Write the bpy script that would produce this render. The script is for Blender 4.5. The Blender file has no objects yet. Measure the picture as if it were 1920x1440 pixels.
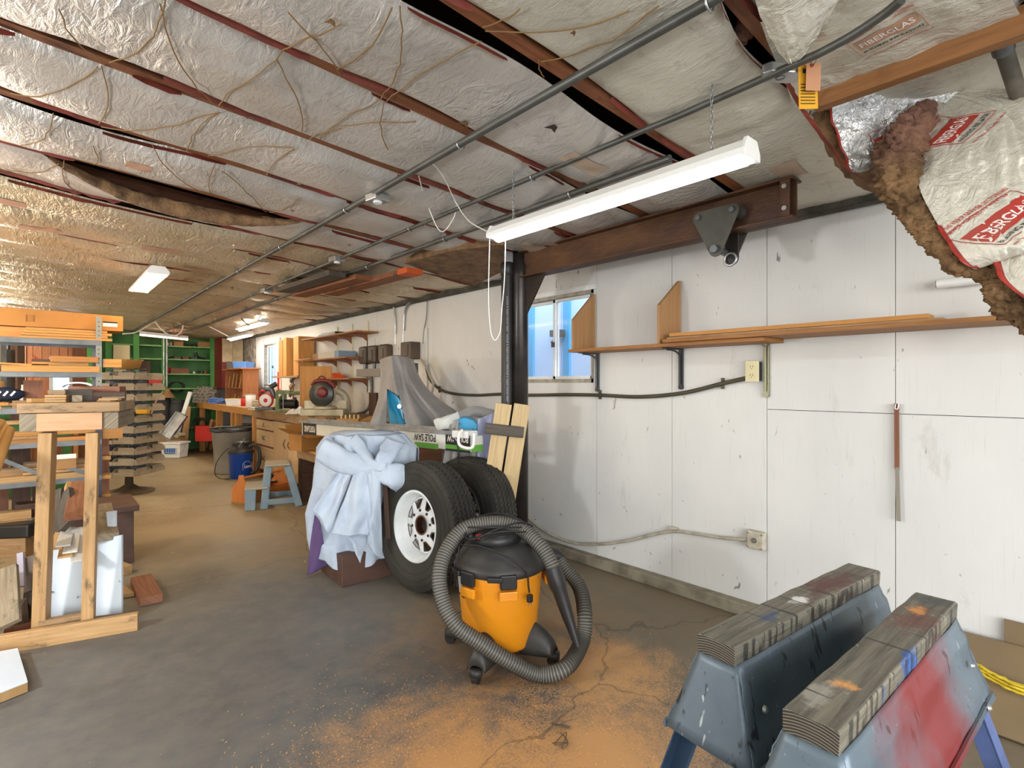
import bpy, math, random
from math import sin, cos, pi, radians, sqrt, atan2
from mathutils import Vector, Matrix, noise

random.seed(7)
S = bpy.context.scene
COL = S.collection
# ---------------------------------------------------------------- camera
TH = math.atan(.885)
CAMP = Vector((0, 0, 1.30))
FW = Vector((sin(TH), cos(TH), 0)); RT = Vector((cos(TH), -sin(TH), 0))
cd = bpy.data.cameras.new('camera'); cam = bpy.data.objects.new('camera', cd); COL.objects.link(cam)
cd.sensor_width = 36; cd.lens = 36 * 1000 / 1920; cd.clip_start = .02
cam.location = CAMP; cam.rotation_euler = (pi / 2, 0, -TH)
S.camera = cam
# ---------------------------------------------------------------- world, exposure
S.view_settings.view_transform = 'Standard'; S.view_settings.look = 'None'
S.view_settings.gamma = 1; S.view_settings.use_curve_mapping = False
S.view_settings.exposure = 0.40
w = bpy.data.worlds.new('world'); S.world = w; w.use_nodes = True
nt = w.node_tree; bg = nt.nodes['Background']
sky = nt.nodes.new('ShaderNodeTexSky'); sky.sky_type = 'NISHITA'
sky.sun_elevation = radians(38); sky.sun_rotation = radians(200); sky.sun_disc = False
hs = nt.nodes.new('ShaderNodeHueSaturation'); hs.inputs['Saturation'].default_value = .4
nt.links.new(sky.outputs[0], hs.inputs['Color']); nt.links.new(hs.outputs[0], bg.inputs[0]); bg.inputs[1].default_value = .6
# added fill lamps out of view: rear daylight panel, points along the left side
def area(name, loc, rot, sx, sy, power, col):
    l = bpy.data.lights.new(name, 'AREA'); l.shape = 'RECTANGLE'; l.size = sx; l.size_y = sy
    l.energy = power; l.color = col
    o = bpy.data.objects.new(name, l); COL.objects.link(o); o.location = loc; o.rotation_euler = rot
    return o
area('rear_fill_panel', (-.2, -2.9, 1.25), (radians(90), 0, 0), 4.6, 2.1, 66, (.86, .93, 1))  # added soft panel standing in for daylight from the rear
def fill_point(name, loc, power, col):
    l = bpy.data.lights.new(name, 'POINT'); l.energy = power; l.color = col; l.shadow_soft_size = .12
    o = bpy.data.objects.new(name, l); COL.objects.link(o); o.location = loc
fill_point('fill_rear', (-1.2, -1.2, 1.35), 50, (.96, .98, 1)); fill_point('fill_side', (-1.4, 2.6, 1.35), 92, (.97, .98, 1)); fill_point('fill_mid', (-1.15, 5.0, 1.7), 56, (1, .86, .68)); fill_point('fill_back', (-1.0, 8.4, 1.7), 64, (1, .90, .76)); fill_point('fill_far', (-.6, 10.9, 2.0), 42, (1, .92, .8))  # point fills added to brighten ceiling and walls, unseen at the left

# ---------------------------------------------------------------- helpers
def P(u, v, X=None, Y=None, Z=None, D=None):
    """point of the room seen at photo pixel (u,v), at a given wall / depth / height"""
    d = FW + RT * ((u - 960) / 1000) + Vector((0, 0, 1)) * ((720 - v) / 1000)
    if D is not None: t = D
    elif X is not None: t = X / d.x
    elif Y is not None: t = Y / d.y
    else: t = (Z - 1.3) / d.z
    return CAMP + d * t
def zc(x): return 2.20 + .066 * (3 - x)
def PC(u, v, dz=0):
    d = FW + RT * ((u - 960) / 1000) + Vector((0, 0, 1)) * ((720 - v) / 1000)
    t = (2.398 + dz - 1.3) / (d.z + .066 * d.x)
    return CAMP + d * t
def mw(o):
    m = o.matrix_basis.copy()
    return mw(o.parent) @ m if o.parent else m
def N(x, y=0, z=0): return noise.noise(Vector((x, y, z)))
def frame(p0, p1, up=(0, 0, 1)):
    a = (Vector(p1) - Vector(p0)); L = a.length; a.normalize()
    up = Vector(up)
    if abs(a.dot(up)) > .98: up = Vector((1, 0, 0)) if abs(a.x) < .9 else Vector((0, 1, 0))
    b = up.cross(a).normalized(); c = a.cross(b).normalized()
    return a, b, c, L
class M:
    def __init__(s): s.v = []; s.f = []; s.uv = []; s.mi = []; s.sm = []
    def add(s, vs, fs, uvs=None, mi=0, smooth=False):
        o = len(s.v); s.v += [Vector(p) for p in vs]
        for i, f in enumerate(fs):
            s.f.append([a + o for a in f]); s.mi.append(mi); s.sm.append(smooth)
            s.uv.append(uvs[i] if uvs else [(vs[a][0], vs[a][1]) for a in f])
        return s
    def ebox(s, o, a, b, c, mi=0):
        """box at centre o with half-vectors a,b,c; grain along the longest"""
        o, a, b, c = map(Vector, (o, a, b, c))
        if (a.cross(b)).dot(c) < 0: c = -c
        q = [(-1,-1,-1),(1,-1,-1),(1,1,-1),(-1,1,-1),(-1,-1,1),(1,-1,1),(1,1,1),(-1,1,1)]
        vs = [o + a*x + b*y + c*z for x, y, z in q]
        fs = [(0,3,2,1),(4,5,6,7),(0,1,5,4),(1,2,6,5),(2,3,7,6),(3,0,4,7)]
        L = [a.length, b.length, c.length]; k = L.index(max(L)); oth = [i for i in range(3) if i != k]
        def uv(i):
            p = q[i]; return (p[k]*L[k] + .13, p[oth[0]]*L[oth[0]] + p[oth[1]]*L[oth[1]])
        return s.add(vs, fs, [[uv(i) for i in f] for f in fs], mi)
    def box(s, c, d, rz=0, rot=None, mi=0):
        r = rot if rot is not None else Matrix.Rotation(rz, 3, 'Z')
        return s.ebox(c, r @ Vector((d[0]/2,0,0)), r @ Vector((0,d[1]/2,0)), r @ Vector((0,0,d[2]/2)), mi)
    def bb(s, x0, x1, y0, y1, z0, z1, mi=0):
        return s.box(((x0+x1)/2,(y0+y1)/2,(z0+z1)/2), (abs(x1-x0),abs(y1-y0),abs(z1-z0)), mi=mi)
    def bar(s, p0, p1, wd, h, up=(0,0,1), mi=0):
        a, b, c, L = frame(p0, p1, up); o = (Vector(p0)+Vector(p1))/2
        return s.ebox(o, a*L/2, b*wd/2, c*h/2, mi)
    def tube(s, pts, r, n=8, closed=False, mi=0, cap=True, rf=None):
        pts = [Vector(p) for p in pts]; m = len(pts); T = []
        for i in range(m):
            if closed: t = pts[(i+1) % m] - pts[i-1]
            else: t = pts[min(i+1, m-1)] - pts[max(i-1, 0)]
            T.append(t.normalized())
        up = Vector((0,0,1)) if abs(T[0].z) < .9 else Vector((1,0,0))
        nb = up.cross(T[0]).normalized(); vs = []; run = 0
        for i in range(m):
            nb = (nb - T[i]*nb.dot(T[i])).normalized(); nc = T[i].cross(nb)
            rr = rf(i/(m-1)) if rf else (r[i] if isinstance(r, (list, tuple)) else r)
            for j in range(n):
                a = 2*pi*j/n; vs.append(pts[i] + (nb*cos(a) + nc*sin(a))*rr)
        fs = []; uvs = []
        for i in range(m if closed else m-1):
            k = (i+1) % m; l = (pts[k]-pts[i]).length
            for j in range(n):
                j2 = (j+1) % n
                fs.append((i*n+j, i*n+j2, k*n+j2, k*n+j))
                uvs.append([(run, j/n*.1), (run, (j+1)/n*.1), (run+l, (j+1)/n*.1), (run+l, j/n*.1)])
            run += l
        s.add(vs, fs, uvs, mi, True)
        if cap and not closed:
            s.add(vs[:n], [tuple(range(n-1, -1, -1))], None, mi); s.add(vs[-n:], [tuple(range(n))], None, mi)
        return s
    def cyl(s, p0, p1, r, n=20, mi=0, r2=None):
        return s.tube([p0, p1], [r, r if r2 is None else r2], n, mi=mi)
    def lathe(s, prof, n=32, mt=None, mi=0, smooth=True):
        mt = mt or Matrix.Identity(4); vs = []; fs = []; uvs = []
        for r, z in prof:
            for j in range(n):
                a = 2*pi*j/n; vs.append(mt @ Vector((r*cos(a), r*sin(a), z)))
        for i in range(len(prof)-1):
            for j in range(n):
                j2 = (j+1) % n; fs.append((i*n+j, i*n+j2, (i+1)*n+j2, (i+1)*n+j))
                uvs.append([(j/n, i*.05), ((j+1)/n, i*.05), ((j+1)/n, i*.05+.05), (j/n, i*.05+.05)])
        return s.add(vs, fs, uvs, mi, smooth)
    def prism(s, poly, t, mt=None, mi=0):
        """poly in local xy, thickness t along local z"""
        mt = mt or Matrix.Identity(4); n = len(poly)
        vs = [mt @ Vector((x, y, 0)) for x, y in poly] + [mt @ Vector((x, y, t)) for x, y in poly]
        fs = [tuple(range(n-1, -1, -1)), tuple(range(n, 2*n))] + [(i, (i+1) % n, n+(i+1) % n, n+i) for i in range(n)]
        q = list(poly) + list(poly)
        uvs = [[(q[a][1], q[a][0]) for a in f] for f in fs]
        return s.add(vs, fs, uvs, mi)
    def grid(s, fn, nu, nv, mi=0, smooth=True, scale=(1, 1), flip=False):
        vs = [fn(i/nu, j/nv) for i in range(nu+1) for j in range(nv+1)]; fs = []; uvs = []
        for i in range(nu):
            for j in range(nv):
                a = i*(nv+1)+j; f = (a, a+nv+1, a+nv+2, a+1)
                u = [(i/nu*scale[0], j/nv*scale[1]), ((i+1)/nu*scale[0], j/nv*scale[1]), ((i+1)/nu*scale[0], (j+1)/nv*scale[1]), (i/nu*scale[0], (j+1)/nv*scale[1])]
                if flip: f = f[::-1]; u = u[::-1]
                fs.append(f); uvs.append(u)
        return s.add(vs, fs, uvs, mi, smooth)
    def build(s, name, mat, parent=None, bevel=0, solid=0, sub=0, seg=2):
        me = bpy.data.meshes.new(name); vs = s.v
        if parent is not None:
            inv = mw(parent).inverted(); vs = [inv @ p for p in vs]; off = None
        else:
            xs = [p.x for p in vs]; ys = [p.y for p in vs]; zs = [p.z for p in vs]
            off = Vector(((min(xs)+max(xs))/2, (min(ys)+max(ys))/2, min(zs))); vs = [p - off for p in vs]
        me.from_pydata([tuple(p) for p in vs], [], s.f)
        ul = me.uv_layers.new(name='UVMap'); flat = [c for f in s.uv for uv in f for c in uv]
        ul.data.foreach_set('uv', flat)
        for m in (mat if isinstance(mat, (list, tuple)) else [mat]): me.materials.append(m)
        me.polygons.foreach_set('material_index', s.mi); me.polygons.foreach_set('use_smooth', s.sm)
        me.update()
        o = bpy.data.objects.new(name, me); COL.objects.link(o)
        if parent is not None: o.parent = parent
        else: o.location = off
        if solid:
            k = o.modifiers.new('solid', 'SOLIDIFY'); k.thickness = solid; k.offset = 0
        if bevel:
            k = o.modifiers.new('bevel', 'BEVEL'); k.width = bevel; k.segments = seg; k.limit_method = 'ANGLE'; k.angle_limit = radians(40)
        if sub:
            k = o.modifiers.new('sub', 'SUBSURF'); k.levels = sub; k.render_levels = sub
        return o
def thing(name, label, cat, loc=(0, 0, 0), rz=0, group=None):
    o = bpy.data.objects.new(name, None); COL.objects.link(o); o.empty_display_size = .1
    o.location = loc; o.rotation_euler = (0, 0, rz)
    o['label'] = label; o['category'] = cat
    if group: o['group'] = group
    return o
def tag(o, label, cat, group=None):
    o['label'] = label; o['category'] = cat
    if group: o['group'] = group
    return o
def struct(o): o['kind'] = 'structure'; return o
def sname(name):
    o = bpy.data.objects.new(name, None); COL.objects.link(o); o['kind'] = 'structure'; return o
def lab(o, l): o['label'] = l; return o
def dup(root, loc, rz=None, label=None, group=None):
    r = root.copy(); COL.objects.link(r); r.location = loc
    if rz is not None: r.rotation_euler = (0, 0, rz)
    if label: r['label'] = label
    if group: r['group'] = group
    for ch in [c for c in bpy.data.objects if c.parent == root]:
        c = ch.copy(); COL.objects.link(c); c.parent = r
        for g in [g for g in bpy.data.objects if g.parent == ch]:
            d = g.copy(); COL.objects.link(d); d.parent = c
    return r
def cat_rom(pts, k=8, closed=False):
    pts = [Vector(p) for p in pts]; out = []; n = len(pts)
    rng = range(n) if closed else range(n-1)
    for i in rng:
        if closed: a, b, c, d = pts[i-1], pts[i], pts[(i+1) % n], pts[(i+2) % n]
        else: a, b, c, d = pts[max(i-1, 0)], pts[i], pts[i+1], pts[min(i+2, n-1)]
        for j in range(k):
            t = j/k
            out.append(.5*((2*b) + (c-a)*t + (2*a-5*b+4*c-d)*t*t + (3*b-a-3*c+d)*t**3))
    if not closed: out.append(pts[-1])
    return out
def lin(h):
    h = h.lstrip('#'); c = [int(h[i:i+2], 16)/255 for i in (0, 2, 4)]
    return tuple(((x+.055)/1.055)**2.4 if x > .04045 else x/12.92 for x in c) + (1,)

# ---------------------------------------------------------------- materials
def base(name):
    m = bpy.data.materials.new(name); m.use_nodes = True; t = m.node_tree
    return m, t, t.nodes['Principled BSDF']
def nd(t, kind, **kw):
    n = t.nodes.new(kind)
    for k, v in kw.items(): setattr(n, k, v)
    return n
def ramp(t, src, stops):
    r = nd(t, 'ShaderNodeValToRGB'); e = r.color_ramp.elements
    while len(e) < len(stops): e.new(.5)
    for i, (p, c) in enumerate(stops): e[i].position = p; e[i].color = c if len(c) == 4 else (*c, 1)
    t.links.new(src, r.inputs[0]); return r
def mixc(t, fac, a, b, mode='MIX'):
    m = nd(t, 'ShaderNodeMix', data_type='RGBA', blend_type=mode)
    for i, x in ((0, fac), (6, a), (7, b)):
        if isinstance(x, bpy.types.NodeSocket): t.links.new(x, m.inputs[i])
        else: m.inputs[i].default_value = x
    return m.outputs[2]
def math_(t, op, a, b=0.0):
    m = nd(t, 'ShaderNodeMath', operation=op)
    for i, x in ((0, a), (1, b)):
        if isinstance(x, bpy.types.NodeSocket): t.links.new(x, m.inputs[i])
        else: m.inputs[i].default_value = x
    return m.outputs[0]
def coord(t, kind='Object', scale=(1, 1, 1), rnd=True, rot=(0, 0, 0)):
    tc = nd(t, 'ShaderNodeTexCoord'); mp = nd(t, 'ShaderNodeMapping')
    mp.inputs['Scale'].default_value = scale; mp.inputs['Rotation'].default_value = rot
    t.links.new(tc.outputs[kind], mp.inputs[0])
    if rnd:
        oi = nd(t, 'ShaderNodeObjectInfo'); k = nd(t, 'ShaderNodeVectorMath', operation='SCALE')
        k.inputs[0].default_value = (17, 31, 9); t.links.new(oi.outputs['Random'], k.inputs[3])
        t.links.new(k.outputs[0], mp.inputs[1])
    return mp.outputs[0]
def noi(t, vec, sc, det=4, rough=.55, dist=0):
    n = nd(t, 'ShaderNodeTexNoise'); n.inputs['Scale'].default_value = sc; n.inputs['Detail'].default_value = det
    n.inputs['Roughness'].default_value = rough; n.inputs['Distortion'].default_value = dist
    t.links.new(vec, n.inputs['Vector']); return n.outputs[0]
def bump(t, b, h, s=.3, d=.01):
    n = nd(t, 'ShaderNodeBump'); n.inputs['Strength'].default_value = s; n.inputs['Distance'].default_value = d
    t.links.new(h, n.inputs['Height']); t.links.new(n.outputs[0], b.inputs['Normal']); return n
def mat(name, c, rough=.6, metal=0, c2=None, sc=6, lo=.4, hi=.65, bp=0, bsc=40, stretch=(1, 1, 1), emit=0, alpha=1, trans=0, spec=None):
    m, t, b = base(name); b.inputs['Base Color'].default_value = lin(c)
    b.inputs['Roughness'].default_value = rough; b.inputs['Metallic'].default_value = metal
    if spec is not None: b.inputs['Specular IOR Level'].default_value = spec
    v = None
    if c2:
        v = coord(t, 'Object', stretch); f = noi(t, v, sc)
        r = ramp(t, f, [(lo, lin(c)), (hi, lin(c2))]); t.links.new(r.outputs[0], b.inputs['Base Color'])
    if bp:
        v = v or coord(t, 'Object', stretch); bump(t, b, noi(t, v, bsc), bp)
    if emit: b.inputs['Emission Color'].default_value = lin(c); b.inputs['Emission Strength'].default_value = emit
    if trans: b.inputs['Transmission Weight'].default_value = trans
    if alpha < 1: b.inputs['Alpha'].default_value = alpha
    return m
def wood(name, c, c2, rough=.62, ws=1.0, dirt=None, dl=(.55, .7), bp=.15):
    m, t, b = base(name); v = coord(t, 'UV', (1.6*ws, 26*ws, 1))
    f = noi(t, v, 2.2, 5, .6, .6); r = ramp(t, f, [(.3, lin(c)), (.7, lin(c2))]); out = r.outputs[0]
    # per-piece tone
    oi = nd(t, 'ShaderNodeObjectInfo'); h = nd(t, 'ShaderNodeHueSaturation'); t.links.new(out, h.inputs['Color'])
    mr = nd(t, 'ShaderNodeMapRange'); mr.inputs[3].default_value = .82; mr.inputs[4].default_value = 1.14
    t.links.new(oi.outputs['Random'], mr.inputs[0]); t.links.new(mr.outputs[0], h.inputs['Value']); out = h.outputs[0]
    if dirt:
        v2 = coord(t, 'UV', (2.5, 7, 1)); g = noi(t, v2, 2.2, 5, .7)
        rr = ramp(t, g, [(dl[0], (0, 0, 0)), (dl[1], (1, 1, 1))]); out = mixc(t, rr.outputs[0], out, lin(dirt))
    t.links.new(out, b.inputs['Base Color']); b.inputs['Roughness'].default_value = rough
    if bp: bump(t, b, f, bp, .004)
    return m

W_pine = wood('pine', 'B08854', 'C8A470'); W_new = wood('new_pine', 'B4803F', 'CC9C5A')
W_amber = wood('amber_fir', 'B4783A', 'CF9450'); W_red = wood('redwood_board', '7C4B33', '9C674A')
W_grey = wood('grey_weathered', '6F6350', '9B8C72', dirt='41382C'); W_old = wood('old_lumber', '8A6C48', 'B08E66', dirt='54412C', dl=(.56, .72))
W_post = wood('dirty_post', 'A07A4C', 'BE9868', dirt='54422E', dl=(.56, .70)); W_dark = wood('dark_brown', '3F2A1E', '5B3E2C')
W_ply = wood('birch_ply', 'A87B4C', 'BE9263', ws=.5); W_salmon = wood('salmon_board', 'B58860', 'CFA27A'); W_purlin = wood('purlin_wood', '704826', '8E6034'); W_bench = wood('bench_top', 'A9773F', 'C79558', dirt='6E5232')
W_rafter = wood('rafter', '6E3F24', '915A36', dirt='3B2014'); W_pallet = wood('pallet', 'B2966A', 'CFB68A', dirt='4F4536', dl=(.6, .74))
W_cab = wood('ply_cabinet', 'C9A878', 'DFC297', ws=.6, dirt='A98657', dl=(.6, .8)); W_drop = wood('dropleaf', 'B07A3C', 'C8924E', ws=.5)
W_char = wood('char_board', '35302A', '5A5044', dirt='2A2520'); W_saw = wood('sawhorse_top', '5E594E', '9A917C', dirt='4B443A', rough=.7, bp=.5)
W_shelf = wood('shelf_brown', '8A5A2C', 'A87440')
card = mat('cardboard', 'B27E40', .75, c2='A47238', sc=3, bp=.05)
card_d = mat('cardboard_dull', 'AD8455', .8, c2='98724A', sc=3)
steel_g = mat('grey_steel', '6E7274', .42, .6, c2='5C5F60', sc=8)
steel_n = mat('slotted_navy', '3B4458', .5, .3); galv = mat('galvanised', 'B8BABA', .35, .8, c2='9C9E9E', sc=9)
pipe_m = mat('conduit', '62635F', .45, .5, c2='50504C', sc=5)
black = mat('black_plastic', '1C1C1D', .42, c2='2B2A28', sc=5); blackrub = mat('black_rubber', '26241F', .78, c2='3A372F', sc=4, bp=.1)
white_pl = mat('white_plastic', 'EDEDEA', .4); white_pt = mat('white_paint', 'E9ECEC', .45, c2='D8DCDC', sc=5)
blue_pl = mat('blue_plastic', '1446A0', .35); green_pt = mat('green_paint', '4F8A4A', .6, c2='3F743C', sc=4)
red_pt = mat('dark_red_paint', '7C1E1E', .5, c2='651818', sc=4); red_m = mat('red_plastic', 'C8281E', .35)
cream = mat('cream_plastic', 'D8CDA2', .45); brownpt = mat('brown_paint', '5A4034', .6, c2='4A342A', sc=5)
skyb = mat('cyan_machine', '2F9CCB', .3); melam = mat('white_melamine', 'DFE9F2', .3, c2='D2DEEA', sc=2)
kraft = mat('red_kraft', '84382A', .7, c2='5E281C', sc=9, bp=.2)
fibre = mat('brown_fibre', '8A6A48', .95, c2='5A4330', sc=14, lo=.35, hi=.7, bp=1.0, bsc=60)
fibre_p = mat('pink_fibre', '9A7662', .95, c2='54402E', sc=7, lo=.42, hi=.62, bp=1.0, bsc=60)
def m_fibp():
    m, t, b = base('dirty_pink_fibre'); g = nd(t, 'ShaderNodeNewGeometry'); v = coord(t, 'Object', rnd=False); n1 = noi(t, v, 9, 5, .7)
    out = ramp(t, n1, [(.35, lin('4C3A2A')), (.5, lin('8A6C4E')), (.72, lin('B08A62'))]).outputs[0]
    s_ = nd(t, 'ShaderNodeSeparateXYZ'); t.links.new(g.outputs['Position'], s_.inputs[0])
    r = nd(t, 'ShaderNodeMapRange'); r.inputs[1].default_value = 1.98; r.inputs[2].default_value = 2.12; t.links.new(s_.outputs[2], r.inputs[0])
    out = mixc(t, math_(t, 'MULTIPLY', r.outputs[0], .5), out, lin('B58478')); t.links.new(out, b.inputs['Base Color']); b.inputs['Roughness'].default_value = .95
    b.inputs['Specular IOR Level'].default_value = .1; bump(t, b, noi(t, v, 60, 5, .75), 1.0, .02); return m
fibre_p = m_fibp()
twine_m = mat('twine', '86683E', .9); wire_w = mat('white_cord', 'E8E6DE', .5); wire_b = mat('black_cord', '1A1918', .5)
clearp = mat('dusty_clear_plastic', 'C6B8A0', .5, c2='B7A78C', sc=5, alpha=.72)
tan_pl = mat('dusty_tan_plastic', 'C9B592', .55, c2='AE9A78', sc=7)
print_r = mat('red_print', 'B5352B', .6, c2='A8483A', sc=20); print_p = mat('faded_print', 'B98F76', .6)
txt_w = mat('white_print', 'EEE6E0', .6); txt_k = mat('black_print', '1B1B1B', .6); txt_b = mat('blue_print', '2F5FA8', .5)
paper = mat('paper', 'E6DEC8', .7); paperw = mat('white_label', 'EFEFEA', .6)

# ================================================================ SETTING
def posv(t, scale=(1, 1, 1)):
    g = nd(t, 'ShaderNodeNewGeometry'); mp = nd(t, 'ShaderNodeMapping'); mp.inputs['Scale'].default_value = scale
    t.links.new(g.outputs['Position'], mp.inputs[0]); return mp.outputs[0]
def sep(t, v, i):
    s = nd(t, 'ShaderNodeSeparateXYZ'); t.links.new(v, s.inputs[0]); return s.outputs[i]
def m_wall():
    m, t, b = base('painted_plywood'); p = posv(t); c = lin('DDDDDA')
    g = noi(t, posv(t, (1, 1, .6)), 1.6, 4); out = ramp(t, g, [(.3, lin('CFCFCC')), (.7, lin('DDDCD8'))]).outputs[0]
    # fine vertical grain and drips
    s = noi(t, posv(t, (1, 26, .9)), 3.0, 5, .6); r = ramp(t, s, [(.60, (0,0,0)), (.78, (1,1,1))])
    out = mixc(t, math_(t, 'MULTIPLY', r.outputs[0], .35), out, lin('B4AB9B'))
    # scuffs and specks
    k = noi(t, posv(t, (1, 1, .55)), 17, 3, .5, 1.2); r = ramp(t, k, [(.70, (0,0,0)), (.76, (1,1,1))])
    out = mixc(t, math_(t, 'MULTIPLY', r.outputs[0], .75), out, lin('57504A'))
    k = noi(t, posv(t, (1, 1, .3)), 5.5, 6, .75, .6); r = ramp(t, k, [(.60, (0,0,0)), (.80, (1,1,1))])
    out = mixc(t, math_(t, 'MULTIPLY', r.outputs[0], .45), out, lin('9A8B76'))
    t.links.new(out, b.inputs['Base Color']); b.inputs['Roughness'].default_value = .5
    bump(t, b, s, .25, .004); return m
def m_floor():
    m, t, b = base('worn_concrete'); p = posv(t)
    n1 = noi(t, p, .8, 6, .62, .3); out = ramp(t, n1, [(.30, lin('454749')), (.5, lin('5C5D5C')), (.72, lin('74726C'))]).outputs[0]
    n2 = noi(t, p, 9, 6, .7); r = ramp(t, n2, [(.35, (0,0,0)), (.75, (1,1,1))])
    out = mixc(t, math_(t, 'MULTIPLY', r.outputs[0], .4), out, lin('8D8474'))
    x = sep(t, p, 0); y = sep(t, p, 1)
    # tan dust: far end of the room and the strip along the right wall
    far = nd(t, 'ShaderNodeMapRange', interpolation_type='SMOOTHSTEP'); far.inputs[1].default_value = 3.9; far.inputs[2].default_value = 6.8
    t.links.new(math_(t, 'ADD', y, math_(t, 'MULTIPLY', n1, 1.6)), far.inputs[0])
    out = mixc(t, math_(t, 'MULTIPLY', far.outputs[0], .85), out, lin('AB9874'))
    wl = nd(t, 'ShaderNodeMapRange', interpolation_type='SMOOTHSTEP'); wl.inputs[1].default_value = 1.75; wl.inputs[2].default_value = 3.1
    t.links.new(math_(t, 'ADD', x, math_(t, 'MULTIPLY', n1, 1.0)), wl.inputs[0])
    out = mixc(t, math_(t, 'MULTIPLY', wl.outputs[0], .6), out, lin('7F6C4C'))
    def patch(cx, cy, rx, ry, amt, col, out, hi=110, lo=.42):
        dx = math_(t, 'DIVIDE', math_(t, 'SUBTRACT', x, cx), rx); dy = math_(t, 'DIVIDE', math_(t, 'SUBTRACT', y, cy), ry)
        d = math_(t, 'SQRT', math_(t, 'ADD', math_(t, 'MULTIPLY', dx, dx), math_(t, 'MULTIPLY', dy, dy)))
        f = math_(t, 'SUBTRACT', 1.0, d); n3 = noi(t, p, 3.2, 8, .78, .3); n4 = noi(t, p, hi, 3, .8)
        f = math_(t, 'ADD', math_(t, 'MULTIPLY', f, .55), math_(t, 'ADD', math_(t, 'MULTIPLY', math_(t, 'SUBTRACT', n3, .5), 1.2), math_(t, 'MULTIPLY', math_(t, 'SUBTRACT', n4, .5), .9)))
        r = ramp(t, f, [(max(0,lo-.12), (0,0,0)), (lo+.3, (1,1,1))]); return mixc(t, math_(t, 'MULTIPLY', r.outputs[0], amt), out, lin(col))
    out = patch(1.05, 1.5, .65, .6, .85, 'C8935A', out, lo=.18)
    out = patch(1.5, 1.2, .75, .5, .9, 'CC985E', out, lo=.16)
    out = patch(1.95, 1.6, .4, .45, .85, 'CC985E', out, lo=.14)
    out = patch(1.9, 2.2, .8, .7, .45, 'A07A48', out, lo=.1)
    out = patch(.95, 6.8, .4, 1.3, .5, 'D2C3A4', out, hi=40, lo=.3)
    # cracks
    vo = nd(t, 'ShaderNodeTexVoronoi', feature='DISTANCE_TO_EDGE'); vo.inputs['Scale'].default_value = .42
    wv = nd(t, 'ShaderNodeVectorMath', operation='ADD'); t.links.new(p, wv.inputs[0])
    nn = nd(t, 'ShaderNodeTexNoise'); nn.inputs['Scale'].default_value = 3; nn.inputs['Detail'].default_value = 5; t.links.new(p, nn.inputs['Vector'])
    sc = nd(t, 'ShaderNodeVectorMath', operation='SCALE'); sc.inputs[3].default_value = .35; t.links.new(nn.outputs[1], sc.inputs[0]); t.links.new(sc.outputs[0], wv.inputs[1])
    t.links.new(wv.outputs[0], vo.inputs['Vector'])
    r = ramp(t, vo.outputs[0], [(.0012, (1,1,1)), (.0035, (0,0,0))]); out = mixc(t, math_(t, 'MULTIPLY', r.outputs[0], .5), out, lin('2E2A27'))
    # paint flecks
    k = noi(t, p, 38, 2, .5); r = ramp(t, k, [(.77, (0,0,0)), (.79, (1,1,1))]); out = mixc(t, math_(t, 'MULTIPLY', r.outputs[0], .6), out, lin('BDB8AE'))
    t.links.new(out, b.inputs['Base Color'])
    rr = nd(t, 'ShaderNodeMapRange'); rr.inputs[3].default_value = .38; rr.inputs[4].default_value = .8; t.links.new(n1, rr.inputs[0]); t.links.new(rr.outputs[0], b.inputs['Roughness'])
    bump(t, b, n2, .25, .004); return m
def m_foil(name, c, c2, metal=.75, ro=.34, bs=.55):
    m, t, b = base(name); p = posv(t)
    n1 = noi(t, p, 2.2, 4, .6, .4); out = ramp(t, n1, [(.35, lin(c)), (.65, lin(c2))]).outputs[0]
    k = noi(t, posv(t, (1, 1.6, 1)), 11, 5, .7, .5); r = ramp(t, k, [(.56, (0,0,0)), (.78, (1,1,1))]); out = mixc(t, math_(t, 'MULTIPLY', r.outputs[0], .45), out, lin('8A7258'))
    t.links.new(out, b.inputs['Base Color']); b.inputs['Metallic'].default_value = metal
    rr = nd(t, 'ShaderNodeMapRange'); rr.inputs[3].default_value = ro-.10; rr.inputs[4].default_value = ro+.16; t.links.new(k, rr.inputs[0]); t.links.new(rr.outputs[0], b.inputs['Roughness'])
    w1 = noi(t, posv(t, (2.6, 1, 1)), 9, 5, .62, 1.6); w2 = noi(t, p, 42, 3, .6, .8)
    mk = ramp(t, noi(t, p, 1.6, 3, .5), [(.38, (.12,.12,.12)), (.62, (1,1,1))]); h = math_(t, 'MULTIPLY', math_(t, 'ADD', w1, math_(t, 'MULTIPLY', w2, .22)), mk.outputs[0]); bump(t, b, h, bs, .03); return m
def m_conc():
    return mat('kerb_concrete', '8E8674', .85, c2='6B6250', sc=7, bp=.4, bsc=30)
wallm = m_wall(); floorm = m_floor(); foil = m_foil('foil_facing', 'CDC8C0', 'E2DED8', .5, bs=.6)
foil_w = m_foil('foil_facing_pale', 'D0CCBC', 'DEDACC', .3, .42, .6); foil_s = m_foil('foil_facing_bright', 'D6D6D4', 'E4E4E2', .8, .25, .8)
foil_far_lit = m_foil('foil_facing_far_lit', 'CDBD9E', 'DED2BA', .5, .28, 1.0); conc = m_conc(); deckm = mat('roof_deck', '3A2C22', .9, c2='2A1F18', sc=4)  # far bays' tan, brighter tone holds the glow of the far lamps

YA, YB = -3.0, 12.3; XL = -3.0; XR = 3.0
m = M(); m.bb(XL-.1, XR+.2, YA-.1, YB+.1, -.1, 0); struct(m.build('floor', floorm))
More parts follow.
